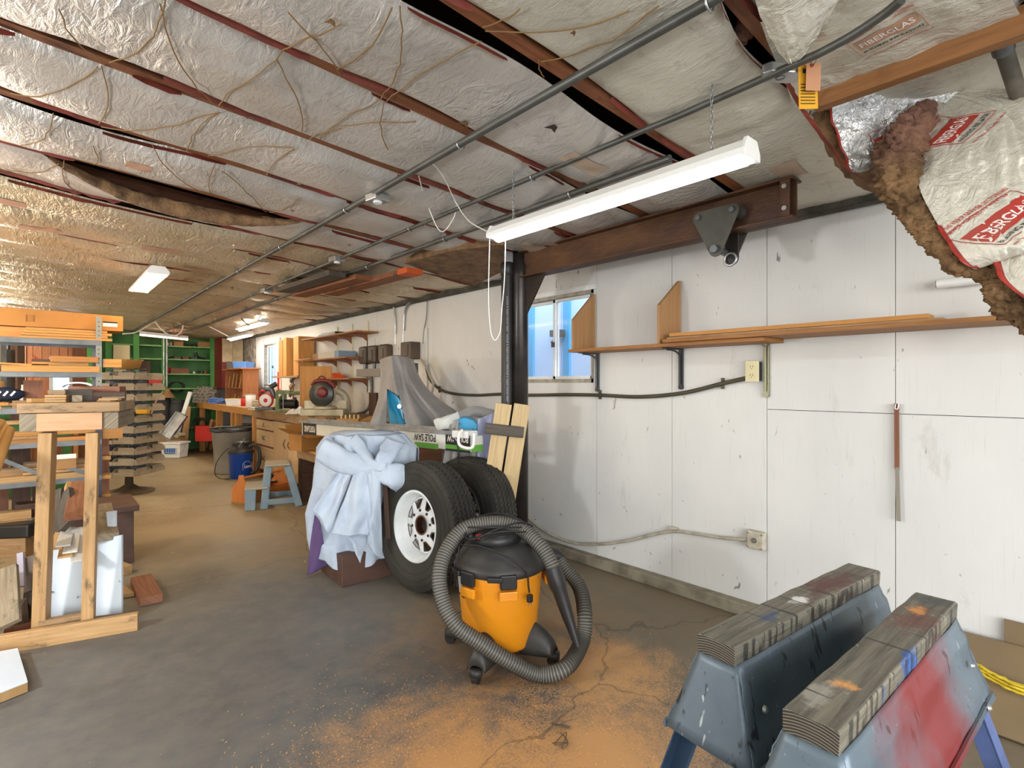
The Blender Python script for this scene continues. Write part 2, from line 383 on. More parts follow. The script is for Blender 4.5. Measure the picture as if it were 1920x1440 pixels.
# right wall with its plywood panels
wr = sname('wall_right')
W1 = (2.50, 3.40, 1.31, 1.985); W2 = (9.29, 10.06, 1.26, 2.01)
cols = [-3, -1.8, -.6, .08, .68, 1.27, 1.86, 2.47, 3.42, 4.6, 5.8, 7.0, 8.2, 9.26, 10.1, 11.3, 12.3]
core = M()
for a, b_ in ((YA, W1[0]), (W1[1], W2[0]), (W2[1], YB)): core.bb(3.013, 3.09, a, b_, 0, 2.4)
for W in (W1, W2): core.bb(3.013, 3.09, W[0], W[1], 0, W[2]); core.bb(3.013, 3.09, W[0], W[1], W[3], 2.4)
core.build('framing', deckm, wr)
for i in range(len(cols)-1):
    a, b_ = cols[i]+.0015, cols[i+1]-.0015; jx = random.uniform(0, .0025)
    segs = [(a, b_, .07, 2.24)]
    if i in (3, 4): segs = [(a, b_, .07, 1.159), (a, b_, 1.162, 2.24)]
    if i == 7: segs = [(W1[1], b_, .07, 2.24), (a, W1[0], .07, 2.24), (W1[0], W1[1], .07, W1[2]), (W1[0], W1[1], W1[3], 2.24)]
    if i == 13: segs = [(W2[1], b_, .07, 2.24), (a, W2[0], .07, 2.24), (W2[0], W2[1], .07, W2[2]), (W2[0], W2[1], W2[3], 2.24)]
    for s_ in segs:
        m = M(); m.bb(3.0+jx, 3.012, s_[0], s_[1], s_[2], s_[3]); m.build('plywood_panel', wallm, wr)
m = M(); m.bb(2.935, 3.005, YA, YB, 0, .072); struct(m.build('baseboard_right', conc, bevel=.008))
m = M(); m.tube([(2.975, YA, 2.172), (2.975, YB, 2.172)], .018, 8); m.bb(2.945, 3.0, YA, YB, 2.172, 2.235); struct(m.build('trim_1', mat('dirty_top_plate', '3C3A34', .8, c2='5A564C', sc=9)))
# other walls
wl = sname('wall_left'); m = M(); m.bb(XL-.08, XL, YA, YB, 0, 2.75); m.build('plywood_panel', wallm, wl)
wb = sname('wall_end'); greenw = green_pt
m = M(); m.bb(-1.2, 2.62, YB, YB+.08, 0, 2.6); m.build('green_panel', green_pt, wb)
m = M(); m.bb(2.62, 3.1, YB-.002, YB+.08, 0, 2.6); m.build('plywood_panel', wallm, wb)
m = M(); m.bb(XL, -1.2, YB, YB+.08, 0, 2.6); m.build('plywood_panel', W_red, wb)
wk = sname('wall_rear')   # unseen, behind the camera; its wide opening is added to let daylight in
m = M(); m.bb(XL, -2.6, YA-.08, YA, 0, 2.75); m.bb(2.2, XR, YA-.08, YA, 0, 2.6); m.bb(-2.6, 2.2, YA-.08, YA, 2.3, 2.7)
m.build('panel', wallm, wk)
m = M(); m.bb(-14, 18, -16, 24, -.16, -.1); struct(m.build('ground_outside', mat('gravel', '8C8880', .9, c2='77736B', sc=3)))

# ---- ceiling: roof deck, rafters, foil faced batts
YR0, DR = .66, .533
ce = sname('ceiling')
m = M(); m.grid(lambda a, b_: Vector((-3.1+6.2*a, YA-.1+(YB-YA+.2)*b_, zc(-3.1+6.2*a)+.22)), 2, 2, smooth=False); m.build('roof_deck', deckm, ce, solid=.02)
kmin, kmax = -6, 21
def yr(k): return YR0 + DR*k
for k in range(kmin, kmax+1):
    m = M(); y = yr(k); m.bar((XL, y, zc(XL)+.070), (XR, y, zc(XR)+.070), .05, .14); m.build('rafter', W_rafter, ce)
def tear(x, y=0):
    t = (x - .02)/1.2
    return max(0, sin(pi*t))**.8 if 0 < t < 1 else 0
def gaps(k, x):
    n = 0 if k > 12 else 1
    g0 = .016 + n*.05*max(0, N(x*1.3, k*3.1, .5)+.12)*2
    g1 = .014 + n*.03*max(0, N(x*1.3, (k+1)*3.1, 7.5)+.1)*2
    w0, w1 = .045*N(x*1.1, k*5.3, 17)*n, .045*N(x*1.1, (k+1)*5.3, 17)*n
    return g0 + max(0, w0), g1 + max(0, -w1)
def foilz(k, x, b_):
    far = min(1, max(0, (k-7)/6)); s = .030*(1-far) + .024*far
    s *= 1 + .9*N(x*.9, k*1.7, 2)
    if x > 1.95 and k < 3: s *= .35
    if k > 5 and x < 1.2: s += .03*min(1, (1.2-x)*1.5)
    e = min(b_, 1-b_)
    z = zc(x) + .004 - s*1.15*(1-(2*min(1, max(0, b_))-1)**2)**.8
    z += (.030*N(x*1.15, k*2.9, 31)*(1-b_) + .030*N(x*1.15, (k+1)*2.9, 31)*b_)*(1-min(1, max(0, (k-6)/4))) - .008
    if x > 2.65: f_ = min(1, (x-2.65)/.3); z = z*(1-f_) + (zc(x)-.002)*f_
    if k > 6: z += -.02*b_*(1 if x < 2.65 else 0) + (.02*N(x*2.2, k*2.3, 4) if x < 1 else 0)
    z += .017*N(x*2.6, b_*2+k*7, 1)*min(1, e*8) + .009*N(x*7+b_*5, b_*4+k*7, 3)*min(1, e*8) + .006*max(0, N(x*1.3, k*2.1, 9))*sin(x*60+b_*14)*min(1, e*6)
    if e < .04: z += .010*(1-e/.04)
    if k == 5: z -= .10*tear(x)*(1-b_)**2
    if k == 6 and -.9 < x < 1.3: z -= .03*sin(pi*(x+.9)/2.2)
    return z
def fy(k, x, b_):
    g0, g1 = gaps(k, x); y0, y1 = yr(k)+g0, yr(k+1)-g1
    if k == 5: y0 += .20*tear(x)
    return y0 + (y1-y0)*b_
def foil_at(x, y):
    k = int(math.floor((y-YR0)/DR)); y0, y1 = yr(k), yr(k+1); return foilz(k, x, min(.97, max(.03, (y-y0)/(y1-y0))))
for k in range(kmin, kmax+1):
    nu = 150 if k <= 7 else 70; nv = 14 if k <= 7 else 8
    x1 = 2.995
    if k == -1: x1 = 1.9
    m = M()
    def fn(a, b_, k=k, x1=x1):
        x = XL + (x1-XL)*a; return Vector((x, min(fy(k, x, b_), YB-.005), foilz(k, x, b_)))
    m.grid(fn, nu, nv); m.build('foil_batt', foil_w if k <= 0 else foil if k < 6 else foil_far_lit, ce)
    # torn red kraft flange along both edges, ragged
    if -1 <= k <= 9:
        m = M(); rnd = random.Random(k*13+5)
        for side in (0, 1):
            x = -2.8 if side else -2.6
            while x < min(2.7, x1):
                L = rnd.uniform(.12, .5); x2 = min(x+L, x1-.02)
                if k == 5 and side == 0 and x < 1.25 and x2 > 0: x = x2; continue
                n = max(3, int(L/.03)); b_ = .015 if side == 0 else .985; q = []
                dep = rnd.uniform(.006, .02) * (1.0 if k < 6 else .6)
                for i in range(n+1):
                    xx = x + (x2-x)*i/n; yy = fy(k, xx, b_); zz = foilz(k, xx, b_) - .012
                    dd = dep*(.4+.9*abs(N(xx*30, k))) * (1 if 0 < i < n else .15)
                    q.append((xx, yy, zz, dd))
                sg = -1 if side == 0 else 1
                vs = [Vector((a_, c_ + sg*.004, z_+.012)) for a_, c_, z_, d_ in q] + [Vector((a_, c_ + sg*(.012), z_-d_)) for a_, c_, z_, d_ in q]
                m.add(vs, [(i, i+1, n+2+i, n+1+i) for i in range(n)])
                x = x2 + rnd.choice([0, .1, .3, .6, .9])
        if m.f: o = m.build('kraft_flange', kraft, ce, solid=.0015); o['kind'] = 'stuff'
# brown fibre hanging out of the tear
m = M()
def fib(a, b_):
    x = .03 + 1.17*a; w_ = tear(x); y = fy(5, x, 0) - .012 + .02*N(x*9, b_*5) ; z0 = foilz(5, x, .02)
    th = .015 + .075*w_
    ang = b_*2*pi
    return Vector((x + .01*N(x*20, b_*8), y + (.028*w_+.006)*cos(ang)+.008*N(x*25, b_*9, 2), z0 + .4*th + th*.5*sin(ang) + .012*N(x*18, b_*7, 5)*w_))
m.grid(fib, 110, 12); m.build('torn_fibre', fibre, ce)
# brown insulation without facing, near the top of the steel column
bx = [PC(757, 478), PC(850, 452), PC(945, 440), PC(945, 492), PC(890, 522), PC(830, 505)]
m = M(); m.add([p + Vector((0, 0, -.062)) for p in bx] + [p + Vector((0, 0, .0)) for p in bx], [(5,4,3,2,1,0), (6,7,8,9,10,11)] + [(i, (i+1) % 6, 6+(i+1) % 6, 6+i) for i in range(6)]); m.build('bare_fibre_batt', fibre, ce)
# small tears in the foil
for (u, v, s_) in ((1035, 220, .035), (870, 215, .03), (620, 12, .02), (470, 212, .02), (560, 330, .015), (548, 380, .014), (655, 448, .015), (1075, 40, .012)):
    p = PC(u, v); p.z = foil_at(p.x, p.y) - .003
    m = M(); q = [(-.2, -.5), (.5, -.35), (.9, .5), (.1, .2), (-.8, .45)]
    m.add([p + Vector((a*s_, c*s_, (c+.5)*-.008)) for a, c in q], [(0,1,2,3,4)]); m.build('foil_tear', mat('torn_edge', '3C2E24', .9) if u == 1035 else fibre, ce)
# faded red print on the facing (far panels)
for k, x, L in ((1, 1.62, .22), (2, 2.1, .12), (7, .55, .24), (7, -.1, .2), (8, .9, .22), (6, -.2, .14), (4, .3, .1), (4, 2.55, .14), (9, 1.0, .15), (3, 2.3, .2), (0, 2.35, .16)):
    m = M()
    def pr(a, b_, k=k, x=x, L=L):
        xx = x + L*a; bb_ = .38 + .22*b_; return Vector((xx, fy(k, xx, bb_), foilz(k, xx, bb_) - .0018))
    m.grid(pr, 10, 5, flip=False); m.build('faded_label', print_p if k > 3 else mat('very_faded_print', 'B9A490', .6), ce)

# windows
def window(name, W, mullion, broken=False):
    e = sname(name); y0, y1, z0, z1 = W; fr = mat(name+'_alu', 'A9A79E', .5, .5, c2='8C8A82', sc=20)
    m = M(); t = .028
    m.bb(2.995, 3.07, y0, y1, z0, z0+t); m.bb(2.995, 3.07, y0, y1, z1-t*.9, z1); m.bb(2.995, 3.07, y0, y0+t*.6, z0, z1); m.bb(2.995, 3.07, y1-t*.6, y1, z0, z1)
    m.build('window_frame', fr, e)
    for a, b_, x in ((y0+.017, mullion+.012, 3.02), (mullion-.012, y1-.017, 3.05)):
        m = M(); s_ = .022
        m.bb(x-.008, x+.008, a, b_, z0+t, z0+t+s_); m.bb(x-.008, x+.008, a, b_, z1-t-s_, z1-t); m.bb(x-.008, x+.008, a, a+s_, z0+t, z1-t); m.bb(x-.008, x+.008, b_-s_, b_, z0+t, z1-t)
        o = m.build('sash', white_pt, e)
        g = M(); g.bb(x-.002, x+.002, a+s_, b_-s_, z0+t+s_, z1-t-s_); g.build('pane', glass_m, o)
    m = M(); m.bb(2.998, 3.012, mullion-.005, mullion+.02, (z0+z1)/2-.06, (z0+z1)/2-.02); m.build('latch', black, e)
gm, gt, gb = base('window_glass'); gb.inputs['Transmission Weight'].default_value = 0; gb.inputs['Alpha'].default_value = .12; gb.inputs['Roughness'].default_value = .08; gb.inputs['Base Color'].default_value = (.8, .9, 1, 1); glass_m = gm
window('window_1', W1, 2.905); window('window_2', W2, 9.62)
# white trim on top of near window
m = M(); m.bb(2.985, 3.0, W1[0]-.03, W1[1]+.03, W1[3], W1[3]+.035); struct(m.build('trim_2', white_pt))
m = M(); m.bb(2.97, 3.0, W2[0]-.12, W2[0], W2[2]-.05, W2[3]+.06); m.bb(2.97, 3.0, W2[1], W2[1]+.1, W2[2]-.05, W2[3]+.06); struct(m.build('trim_3', white_pt))
# neighbouring shed outside
nb = thing('neighbouring_shed', 'pale blue boarded shed with bright blue trim outside the windows', 'shed', (4.9, 8, -.1))
sid = mat('pale_blue_siding', 'B4D0F2', .6, c2='AACAEE', sc=2); btr = mat('blue_trim', '2C96CC', .5)
y = 1.0
while y < 22: m = M(); m.bb(4.9, 4.93, y+.004, y+.596, -.1, 3.0); m.build('siding_board', sid, nb); y += .6
for u, X_ in ((996, 4.88), (1063, 4.88)):
    p = P(u, 700, X=X_); m = M(); m.bb(4.86, 4.9, p.y-.05, p.y+.05, -.1, 3.0); m.build('corner_trim', btr, nb)
for u in (960, 511):
    p = P(u, 700, X=4.88); m = M(); m.bb(4.86, 4.9, p.y-.07, p.y+.07, -.1, 3.0); m.build('corner_trim', btr, nb)
m = M(); m.bb(4.86, 4.9, 1.0, 22, .9, .93); m.build('ledge', sid, nb)
p = P(1045, 625, X=4.8); m = M(); m.box(p + Vector((0, 0, .0)), (.1, .17, .08)); m.bar(p + Vector((.03, 0, -.04)), p + Vector((-.05, .05, -.11)), .1, .02); o = m.build('wall_lamp', black, nb)

# ================================================================ LIGHT FIXTURES
glow = mat('led_lens', 'F4FBFF', .4, emit=13); glow_w = mat('warm_tube', 'FFD28C', .4, emit=34); glow_c = mat('cool_tube', 'FFF4E2', .4, emit=34)
glow_p = mat('pink_tube', 'FFC0A0', .4, emit=6)
def chain(pts0, pts1, parent, r=.0016, name='chain'):
    m = M(); a = Vector(pts0); b_ = Vector(pts1); n = max(4, int((b_-a).length/.016)); d = (b_-a).normalized()
    s1 = Vector((1, 0, 0)); s2 = Vector((0, 1, 0))
    for i in range(n):
        c = a + (b_-a)*((i+.5)/n); s_ = s1 if i % 2 else s2; h = (b_-a).length/n*.68
        m.tube([c + d*h*cos(t) + s_*.0045*sin(t) for t in [2*pi*j/8 for j in range(8)]], r, 4, closed=True)
    return m.build(name, galv, parent)
def shop_light(x, y0, y1, z, wd, glowm, label, lens=True):
    t = thing('shop_light', label, 'light', (x, (y0+y1)/2, z))
    h = .05; w2 = wd/2
    m = M(); prof = [(-w2, 0), (-w2, .018), (-w2*.55, h), (w2*.55, h), (w2, .018), (w2, 0), (w2-.004, 0), (w2*.5, h-.008), (-w2*.5, h-.008), (-w2+.004, 0)]
    mt = Matrix(((1, 0, 0, x), (0, 0, 1, y0), (0, 1, 0, z), (0, 0, 0, 1)))
    m.prism([(a, b_) for a, b_ in prof][::-1], y1-y0, mt); m.build('housing', white_pl, t, bevel=.002)
    for yy in (y0-.012, y1): m = M(); mt = Matrix(((1, 0, 0, x), (0, 0, 1, yy), (0, 1, 0, z-.004), (0, 0, 0, 1))); m.prism([(-w2, 0), (-w2, .022), (-w2*.6, h+.01), (w2*.6, h+.01), (w2, .022), (w2, 0)][::-1], .014, mt); m.build('end_cap', white_pl, t, bevel=.002)
    m = M()
    if lens: m.tube([(x, y0+.01, z+.012), (x, y1-.01, z+.012)], w2*.62, 14)
    else:
        for s_ in (-.35, .35): m.cyl((x+s_*wd, y0+.02, z+.006), (x+s_*wd, y1-.02, z+.006), .014, 10)
    m.build('lens' if lens else 'tube', glowm, t)
    for yy in (y0+.12, y1-.12): chain((x, yy, z+h), (x, yy, zc(x)-.02), t)
    return t
L1 = shop_light(1.61, .735, 1.93, 1.985, .105, glow, 'long white hanging shop light with bright diffuser, nearest the camera')
p = Vector((1.61, 1.86, 1.985))
m = M(); a = P(948, 448, D=2.52); b_ = P(918, 448, D=2.52)
m.tube(cat_rom([a, P(946, 520, D=2.52), P(941, 580, D=2.52), P(938, 620, D=2.52), P(928, 638, D=2.52), P(920, 620, D=2.52), P(916, 560, D=2.52), b_], 6), .0022, 6); m.build('pull_cord', wire_w, L1)
m = M(); m.tube(cat_rom([P(918, 436, D=2.52), P(880, 415, D=2.65), P(855, 380, D=2.75), PC(830, 330, -.03), PC(800, 303, -.03), PC(765, 325, -.03)], 6), .0028, 6); m.build('power_cord', wire_w, L1)
m = M(); m.tube(cat_rom([PC(785, 330, -.03), P(800, 380, D=2.85), P(826, 434, D=2.9), P(850, 410, D=2.9), PC(856, 385, -.03)], 6), .0028, 6); m.build('loose_cord', wire_w, L1)
shop_light(.68, 4.87, 5.95, 2.15, .15, glow_w, 'twin tube shop light glowing warm orange, over the lumber racks', False)
shop_light(2.28, 7.62, 8.82, 2.13, .13, glow_c, 'lit shop light hung by black wires over the workbench', True)
t = shop_light(2.56, 9.3, 10.5, 2.10, .12, glow_c, 'white shop light farthest down the right wall near the corner', True)
t = thing('tube_light', 'pinkish tube light fixed across the front of the green end shelving', 'light', (1.45, 11.45, 2.12))
a, b_ = P(262, 627, Y=11.5), P(352, 636, Y=11.5)
m = M(); m.bar(a + Vector((0, 0, .03)), b_ + Vector((0, 0, .03)), .1, .05); m.build('housing', white_pl, t)
m = M(); m.cyl(a - Vector((0, .02, .005)), b_ - Vector((0, .02, .005)), .02, 10); m.build('tube', glow_p, t)
# wires above the bench lights
m = M(); m.tube(cat_rom([PC(435, 535, -.02), P(438, 570, D=7), P(455, 600, D=7.4), P(470, 612, D=7.5)], 6), .008, 6); m.tube(cat_rom([PC(500, 548, -.02), P(495, 580, D=6.9), P(484, 600, D=7.3)], 6), .008, 6)
tag(m.build('light_cord', wire_b), 'black power cord looping down to the lit bench light', 'cord')

# ================================================================ CEILING HARDWARE
# three long conduits running the length of the room
for X_, r_, lb in ((1.27, .0155, 'thick grey conduit under the ceiling, leftmost of the three long ones'), (1.67, .0115, 'thin grey conduit under the ceiling, middle one of the three, with junction boxes'), (1.925, .016, 'grey conduit under the ceiling nearest the right wall')):
    z = zc(X_) - (.052 if r_ < .012 else .05); y0 = .62 if X_ == 1.67 else 1.2 if X_ == 1.925 else -2.8
    t = thing('ceiling_conduit', lb, 'pipe', (X_, y0, z)); m = M()
    pts = [(X_ + .006*N(y*.7, X_*5), y, z + .006*N(y*.5, X_*9)) for y in [y0 + (12.2-y0)*i/40 for i in range(41)]]
    if X_ == 1.67:
        e = [PC(1690, 0, -.1), PC(1660, 25, -.10), PC(1600, 65, -.10), PC(1540, 98, -.1), PC(1500, 116, -.09)]
        pts = cat_rom(e + [Vector(p) for p in pts[1:]], 4)
        pts = [Vector((p.x, p.y, min(p.z, zc(p.x)-.05))) for p in pts]
    m.tube(pts, r_, 10); m.build('pipe', pipe_m, t)
    for k in range(0, 12):
        y = yr(k); m = M(); m.tube([(X_ + (r_+.004)*cos(a), y + .02, z + (r_+.004)*sin(a)) for a in [pi*j/6 + pi for j in range(7)]] , .0035, 5)
        if k % 2 == 0: m.build('strap', galv, t)
def round_box(p, r, t, name, label, mt_, ears=True):
    m = M(); m.lathe([(0, -t), (r*.9, -t), (r, -t+.004), (r, 0), (0, 0)], 24, Matrix.Translation(p))
    if ears: m.lathe([(0, -t-.003), (r*.35, -t-.003), (r*.35, -t), (0, -t)], 20, Matrix.Translation(p))
    return tag(m.build(name, mt_), label, 'electrical box')
t = thing('junction_box', 'round white painted junction box with tags hanging by it, top right', 'electrical box', PC(1463, 133, -.06))
p = t.location
m = M(); oct_ = [(-.062, -.012), (-.045, .03), (.045, .03), (.062, .012), (.045, -.03), (-.045, -.03)]
m.prism(oct_, .03, Matrix.Translation(p + Vector((0, 0, -.02))) @ Matrix.Rotation(radians(-35), 4, 'Z')); m.build('cover', galv, t, bevel=.004)
m = M(); m.tube([p + Vector((.012*cos(a), .012*sin(a), -.021)) for a in [2*pi*i/16 for i in range(16)]], .0012, 5, closed=True); m.build('knockout', steel_g, t)
for (u, v, lb) in ((708, 372, 'grey junction box on the middle conduit where white cords loop'), (632, 487, 'small square junction box on the middle conduit near the stored planks'), (500, 545, 'ceiling junction box above the lit bench light')):
    p = PC(u, v, -.06); t = thing('junction_box', lb, 'electrical box', p)
    m = M(); m.box(p, (.09, .09, .035), radians(8)); m.build('box', galv, t, bevel=.004)
    m = M(); m.cyl(p - Vector((0, 0, .026)), p - Vector((0, 0, .016)), .022, 16); m.build('cover', white_pl, t)
# planks stored on the conduits
for i, (a, b_, hh) in enumerate((((1.73, 5.22), (1.78, 4.12), 0), ((1.9, 5.3), (1.97, 4.05), .0), ((2.07, 4.95), (2.13, 3.52), .0))):
    m = M(); z = 2.17 - .0; m.bar((a[0], a[1], zc(a[0])-.10-hh), (b_[0], b_[1], zc(b_[0])-.10-hh), .14, .038)
    o = m.build('stored_plank', W_rafter if i else W_char)
    tag(o, ['weathered plank stored on the ceiling conduits, leftmost of the three', 'middle of the three planks stored under the ceiling', 'plank under the ceiling with a bright orange painted end'][i], 'plank', 'planks stored on the ceiling conduits')
    if i == 2:
        m = M(); d = Vector((b_[0]-a[0], b_[1]-a[1], 0)).normalized(); c = Vector((b_[0], b_[1], zc(b_[0])-.10))
        m.bar(c - d*.13, c + d*.002, .143, .041); lab(m.build('painted_end', mat('orange_paint', 'C8551C', .6), o), 'bright orange painted end')
# twine zigzag holding up the batts
segs = [((310,0),(205,115)),((300,4),(402,195)),((410,196),(520,106)),((518,105),(566,250)),((190,128),(185,215)),((183,128),(20,165)),
 ((190,226),(412,212)),((412,212),(350,275)),((100,210),(40,258)),((390,286),(550,270)),((552,272),(500,323)),((580,262),(640,240)),((640,235),(780,228)),
 ((520,105),(640,30)),((110,0),(190,115)),((540,0),(640,150)),((735,0),(632,128)),((750,0),(715,190)),((725,195),(903,75)),((712,190),(600,262)),
 ((905,55),(975,0)),((910,62),(1180,0)),((1015,120),(1235,0)),((285,270),(400,364)),((403,308),(401,362)),((120,295),(150,362)),((110,297),(20,322)),((415,318),(500,395)),((560,362),(505,392)),((175,262),(177,300)),((720,195),(728,280)),((1010,120),(1020,148))]
TW = []
for i, (a, b_) in enumerate(segs):
    pa, pb = PC(*a, -.02), PC(*b_, -.02); m = M(); pts = []
    L = (pb-pa).length; n = max(6, int(L/.04)); sd = Vector((-(pb-pa).y, (pb-pa).x, 0)).normalized()*random.choice((-1, 1))*L*.06
    for j in range(n+1):
        f = j/n; q = pa + (pb-pa)*f + sd*sin(pi*f) + Vector((N(f*9, i), N(f*9, i+50), 0))*.006
        q.z = min(foil_at(q.x, q.y), zc(q.x)) - .008; pts.append(q)
    m.tube(pts, .0022, 5); o = m.build('twine', twine_m)
    o['group'] = 'twine lacing under the foil batts'; o['category'] = 'string'; TW.append((int(math.floor(((pa.y+pb.y)/2-YR0)/DR)), (pa.x+pb.x)/2, o))

ORD = ['first', 'second', 'third', 'fourth', 'fifth', 'sixth', 'seventh', 'eighth', 'ninth', 'tenth', 'eleventh']
for b_ in sorted({k for k, x, o in TW}):
    row = sorted([(x, o) for k, x, o in TW if k == b_], key=lambda r: r[0])
    for i, (x, o) in enumerate(row): o['label'] = 'brown twine under the %s foil batt from the camera, %s from the left' % (ORD[max(0, b_)], ORD[i])
# ---- torn insulation at the upper right
t = thing('hanging_insulation', 'torn foil faced batt hanging down over the right wall with brown fibre', 'insulation', P(1760, 250, D=1.8))
Lc = cat_rom([P(1742,188,D=1.80),P(1722,255,D=1.78),P(1732,300,D=1.74),P(1722,345,D=1.72),P(1752,410,D=1.68),P(1800,482,D=1.62),P(1832,505,D=1.60),P(1862,478,D=1.58),P(1885,530,D=1.54),P(1960,585,D=1.48)], 5)
Rc = cat_rom([P(1800,172,D=1.74),P(1905,165,D=1.62),P(1960,190,D=1.55),P(2000,250,D=1.5),P(2010,320,D=1.48),P(2010,380,D=1.45),P(2020,430,D=1.43),P(2030,470,D=1.42),P(2040,510,D=1.4),P(2050,570,D=1.38)], 5)
nL = len(Lc)-1
def sheet(a, b_):
    x = a*nL; i = min(nL-1, int(x)); f = x-i; l = Lc[i].lerp(Lc[i+1], f); r = Rc[i].lerp(Rc[i+1], f); q = l.lerp(r, b_)
    e = min(1, b_*6)
    q = q + FW*(-.06*sin(pi*b_)*sin(pi*min(1, a*1.2)) + (.022*N(a*7, b_*3) + .012*N(a*9+b_*14, b_*16-a*6, 4) + .006*N(a*40, b_*30, 7))*e)
    return q
m = M(); m.grid(sheet, 90, 60); m.build('foil_facing', foil_w, t)
def sheet_n(a, b_, off):
    q = sheet(a, b_); du = sheet(min(1, a+.01), b_)-q; dv = sheet(a, min(1, b_+.01))-q; n = du.cross(dv).normalized()
    if n.dot(FW) > 0: n = -n
    return q + n*off
m = M(); rr = random.Random(3); ed = [sheet(i/60, 0) for i in range(28, 61)]
vs = []
for i, q in enumerate(ed):
    w_ = .012 + .016*abs(N(i*.35, 2)); vs += [q + RT*.006 - FW*.006, q - RT*w_ - FW*.004 + Vector((0, 0, .004))]
m.add(vs, [(2*i, 2*i+2, 2*i+3, 2*i+1) for i in range(len(ed)-1)], smooth=True); m.build('kraft_flange', red_tape := mat('shiny_red_flange', 'A83228', .4, c2='8A241C', sc=30), t, solid=.0015)
# fibre tail
fp = cat_rom([P(1752,182,D=1.80),P(1735,215,D=1.78),P(1700,262,D=1.77),P(1682,300,D=1.77),P(1690,350,D=1.76),P(1722,400,D=1.73),P(1760,448,D=1.69),P(1795,488,D=1.65),P(1838,512,D=1.62),P(1868,520,D=1.6),P(1892,560,D=1.56),P(1960,610,D=1.5)], 9)
rad = [.012,.04,.066,.074,.066,.052,.046,.040,.026,.042,.052,.05]
nf = len(fp)
def fr_(a, b_):
    x = a*(nf-1); i = min(nf-2, int(x)); f = x-i; c = fp[i].lerp(fp[i+1], f); tn = (fp[i+1]-fp[i]).normalized()
    n1 = FW.cross(tn).normalized(); n2 = FW
    k = a*(len(rad)-1); j = min(len(rad)-2, int(k)); r = rad[j]+(rad[j+1]-rad[j])*(k-j)
    ang = 2*pi*b_; d = n1*cos(ang) + n2*.7*sin(ang); q = c + d*r
    q += d*r*(.30*noise.noise(q*14) + .30*noise.noise(q*34) + .30*noise.noise(q*80) + .2*noise.noise(q*170))
    return q
m = M(); m.grid(fr_, 260, 48); m.build('fibre_tail', fibre_p, t)
# flat text mapped on the foil pieces
def txt(body, size=1.0, ext=0):
    c = bpy.data.curves.new('t', 'FONT'); c.body = body; c.size = size; c.offset = .018; c.resolution_u = 2; c.align_x = 'CENTER'; c.align_y = 'CENTER'
    o = bpy.data.objects.new('t', c); COL.objects.link(o); bpy.context.view_layer.update()
    me = bpy.data.meshes.new_from_object(o.evaluated_get(bpy.context.evaluated_depsgraph_get()))
    vs = [tuple(v.co) for v in me.vertices]; fs = [tuple(p.vertices) for p in me.polygons]
    bpy.data.objects.remove(o); bpy.data.curves.remove(c); bpy.data.meshes.remove(me); return vs, fs
def put_text(name, body, mapf, mt_, parent, w=1.0, h=1.0, two=True):
    """fit text into a w x h box centred at 0 and map (x,y) -> world"""
    vs, fs = txt(body); xs = [v[0] for v in vs]; ys = [v[1] for v in vs]
    sx = w/(max(xs)-min(xs)); sy = h/(max(ys)-min(ys)); cx = (max(xs)+min(xs))/2; cy = (max(ys)+min(ys))/2
    m = M(); m.add([mapf((v[0]-cx)*sx, (v[1]-cy)*sy) for v in vs], fs); return m.build(name, mt_, parent)
def label_on(mapf, parent, full=True, wd=.17, ht=.075, fade=False):
    """red maker's panel: rounded frame, red field, word, second line. local x along text, y up"""
    m = M(); m.grid(lambda a, b_: mapf((a-.5)*wd, (b_-.3)*ht*.72+.0, .0016), 10, 5); m.build('printed_panel', print_p if fade else print_r, parent)
    m = M(); fr = []
    for i in range(40):
        a = i/40*4; s_ = int(a); f = a-s_; x, y = [(-.5+f, -.5), (.5, -.5+f), (.5-f, .5), (-.5, .5-f)][s_]
        fr.append(mapf(x*wd*1.1, y*ht*1.45+.006, .002))
    m.tube(fr, .0011, 4, closed=True); m.build('printed_frame', print_p if fade else print_r, parent)
    put_text('printed_word', 'FIBERGLAS', lambda x, y: mapf(x, y+ht*.14, .0026), txt_w, parent, wd*.9, ht*.34)
    put_text('printed_line', 'BUILDING INSULATION', lambda x, y: mapf(x, y-ht*.42, .0022), txt_k, parent, wd*.98, ht*.15)
    if full:
        put_text('printed_slogan', 'with Thermal Insulating Performance', lambda x, y: mapf(x, y-ht*.92, .0022), print_r, parent, wd*1.15, ht*.14)
        put_text('printed_warning', 'APPLY THIS VAPOR BARRIER SIDE TOWARD', lambda x, y: mapf(x, y+ht*.98, .0022), print_r, parent, wd*1.15, ht*.12)
        put_text('printed_warning', 'SPACE HEATED IN WINTER', lambda x, y: mapf(x, y+ht*.82, .0022), print_r, parent, wd*.9, ht*.10)
def inv_sheet(u, v, fn, n=60):
    """parameters of the surface point that shows at pixel (u,v)"""
    best = None
    for i in range(n+1):
        for j in range(n+1):
            q = fn(i/n, j/n) - CAMP; d = q.dot(FW); uu = 960+1000*q.dot(RT)/d; vv = 720-1000*q.z/d; e = (uu-u)**2+(vv-v)**2
            if best is None or e < best[0]: best = (e, i/n, j/n)
    return best[1], best[2]
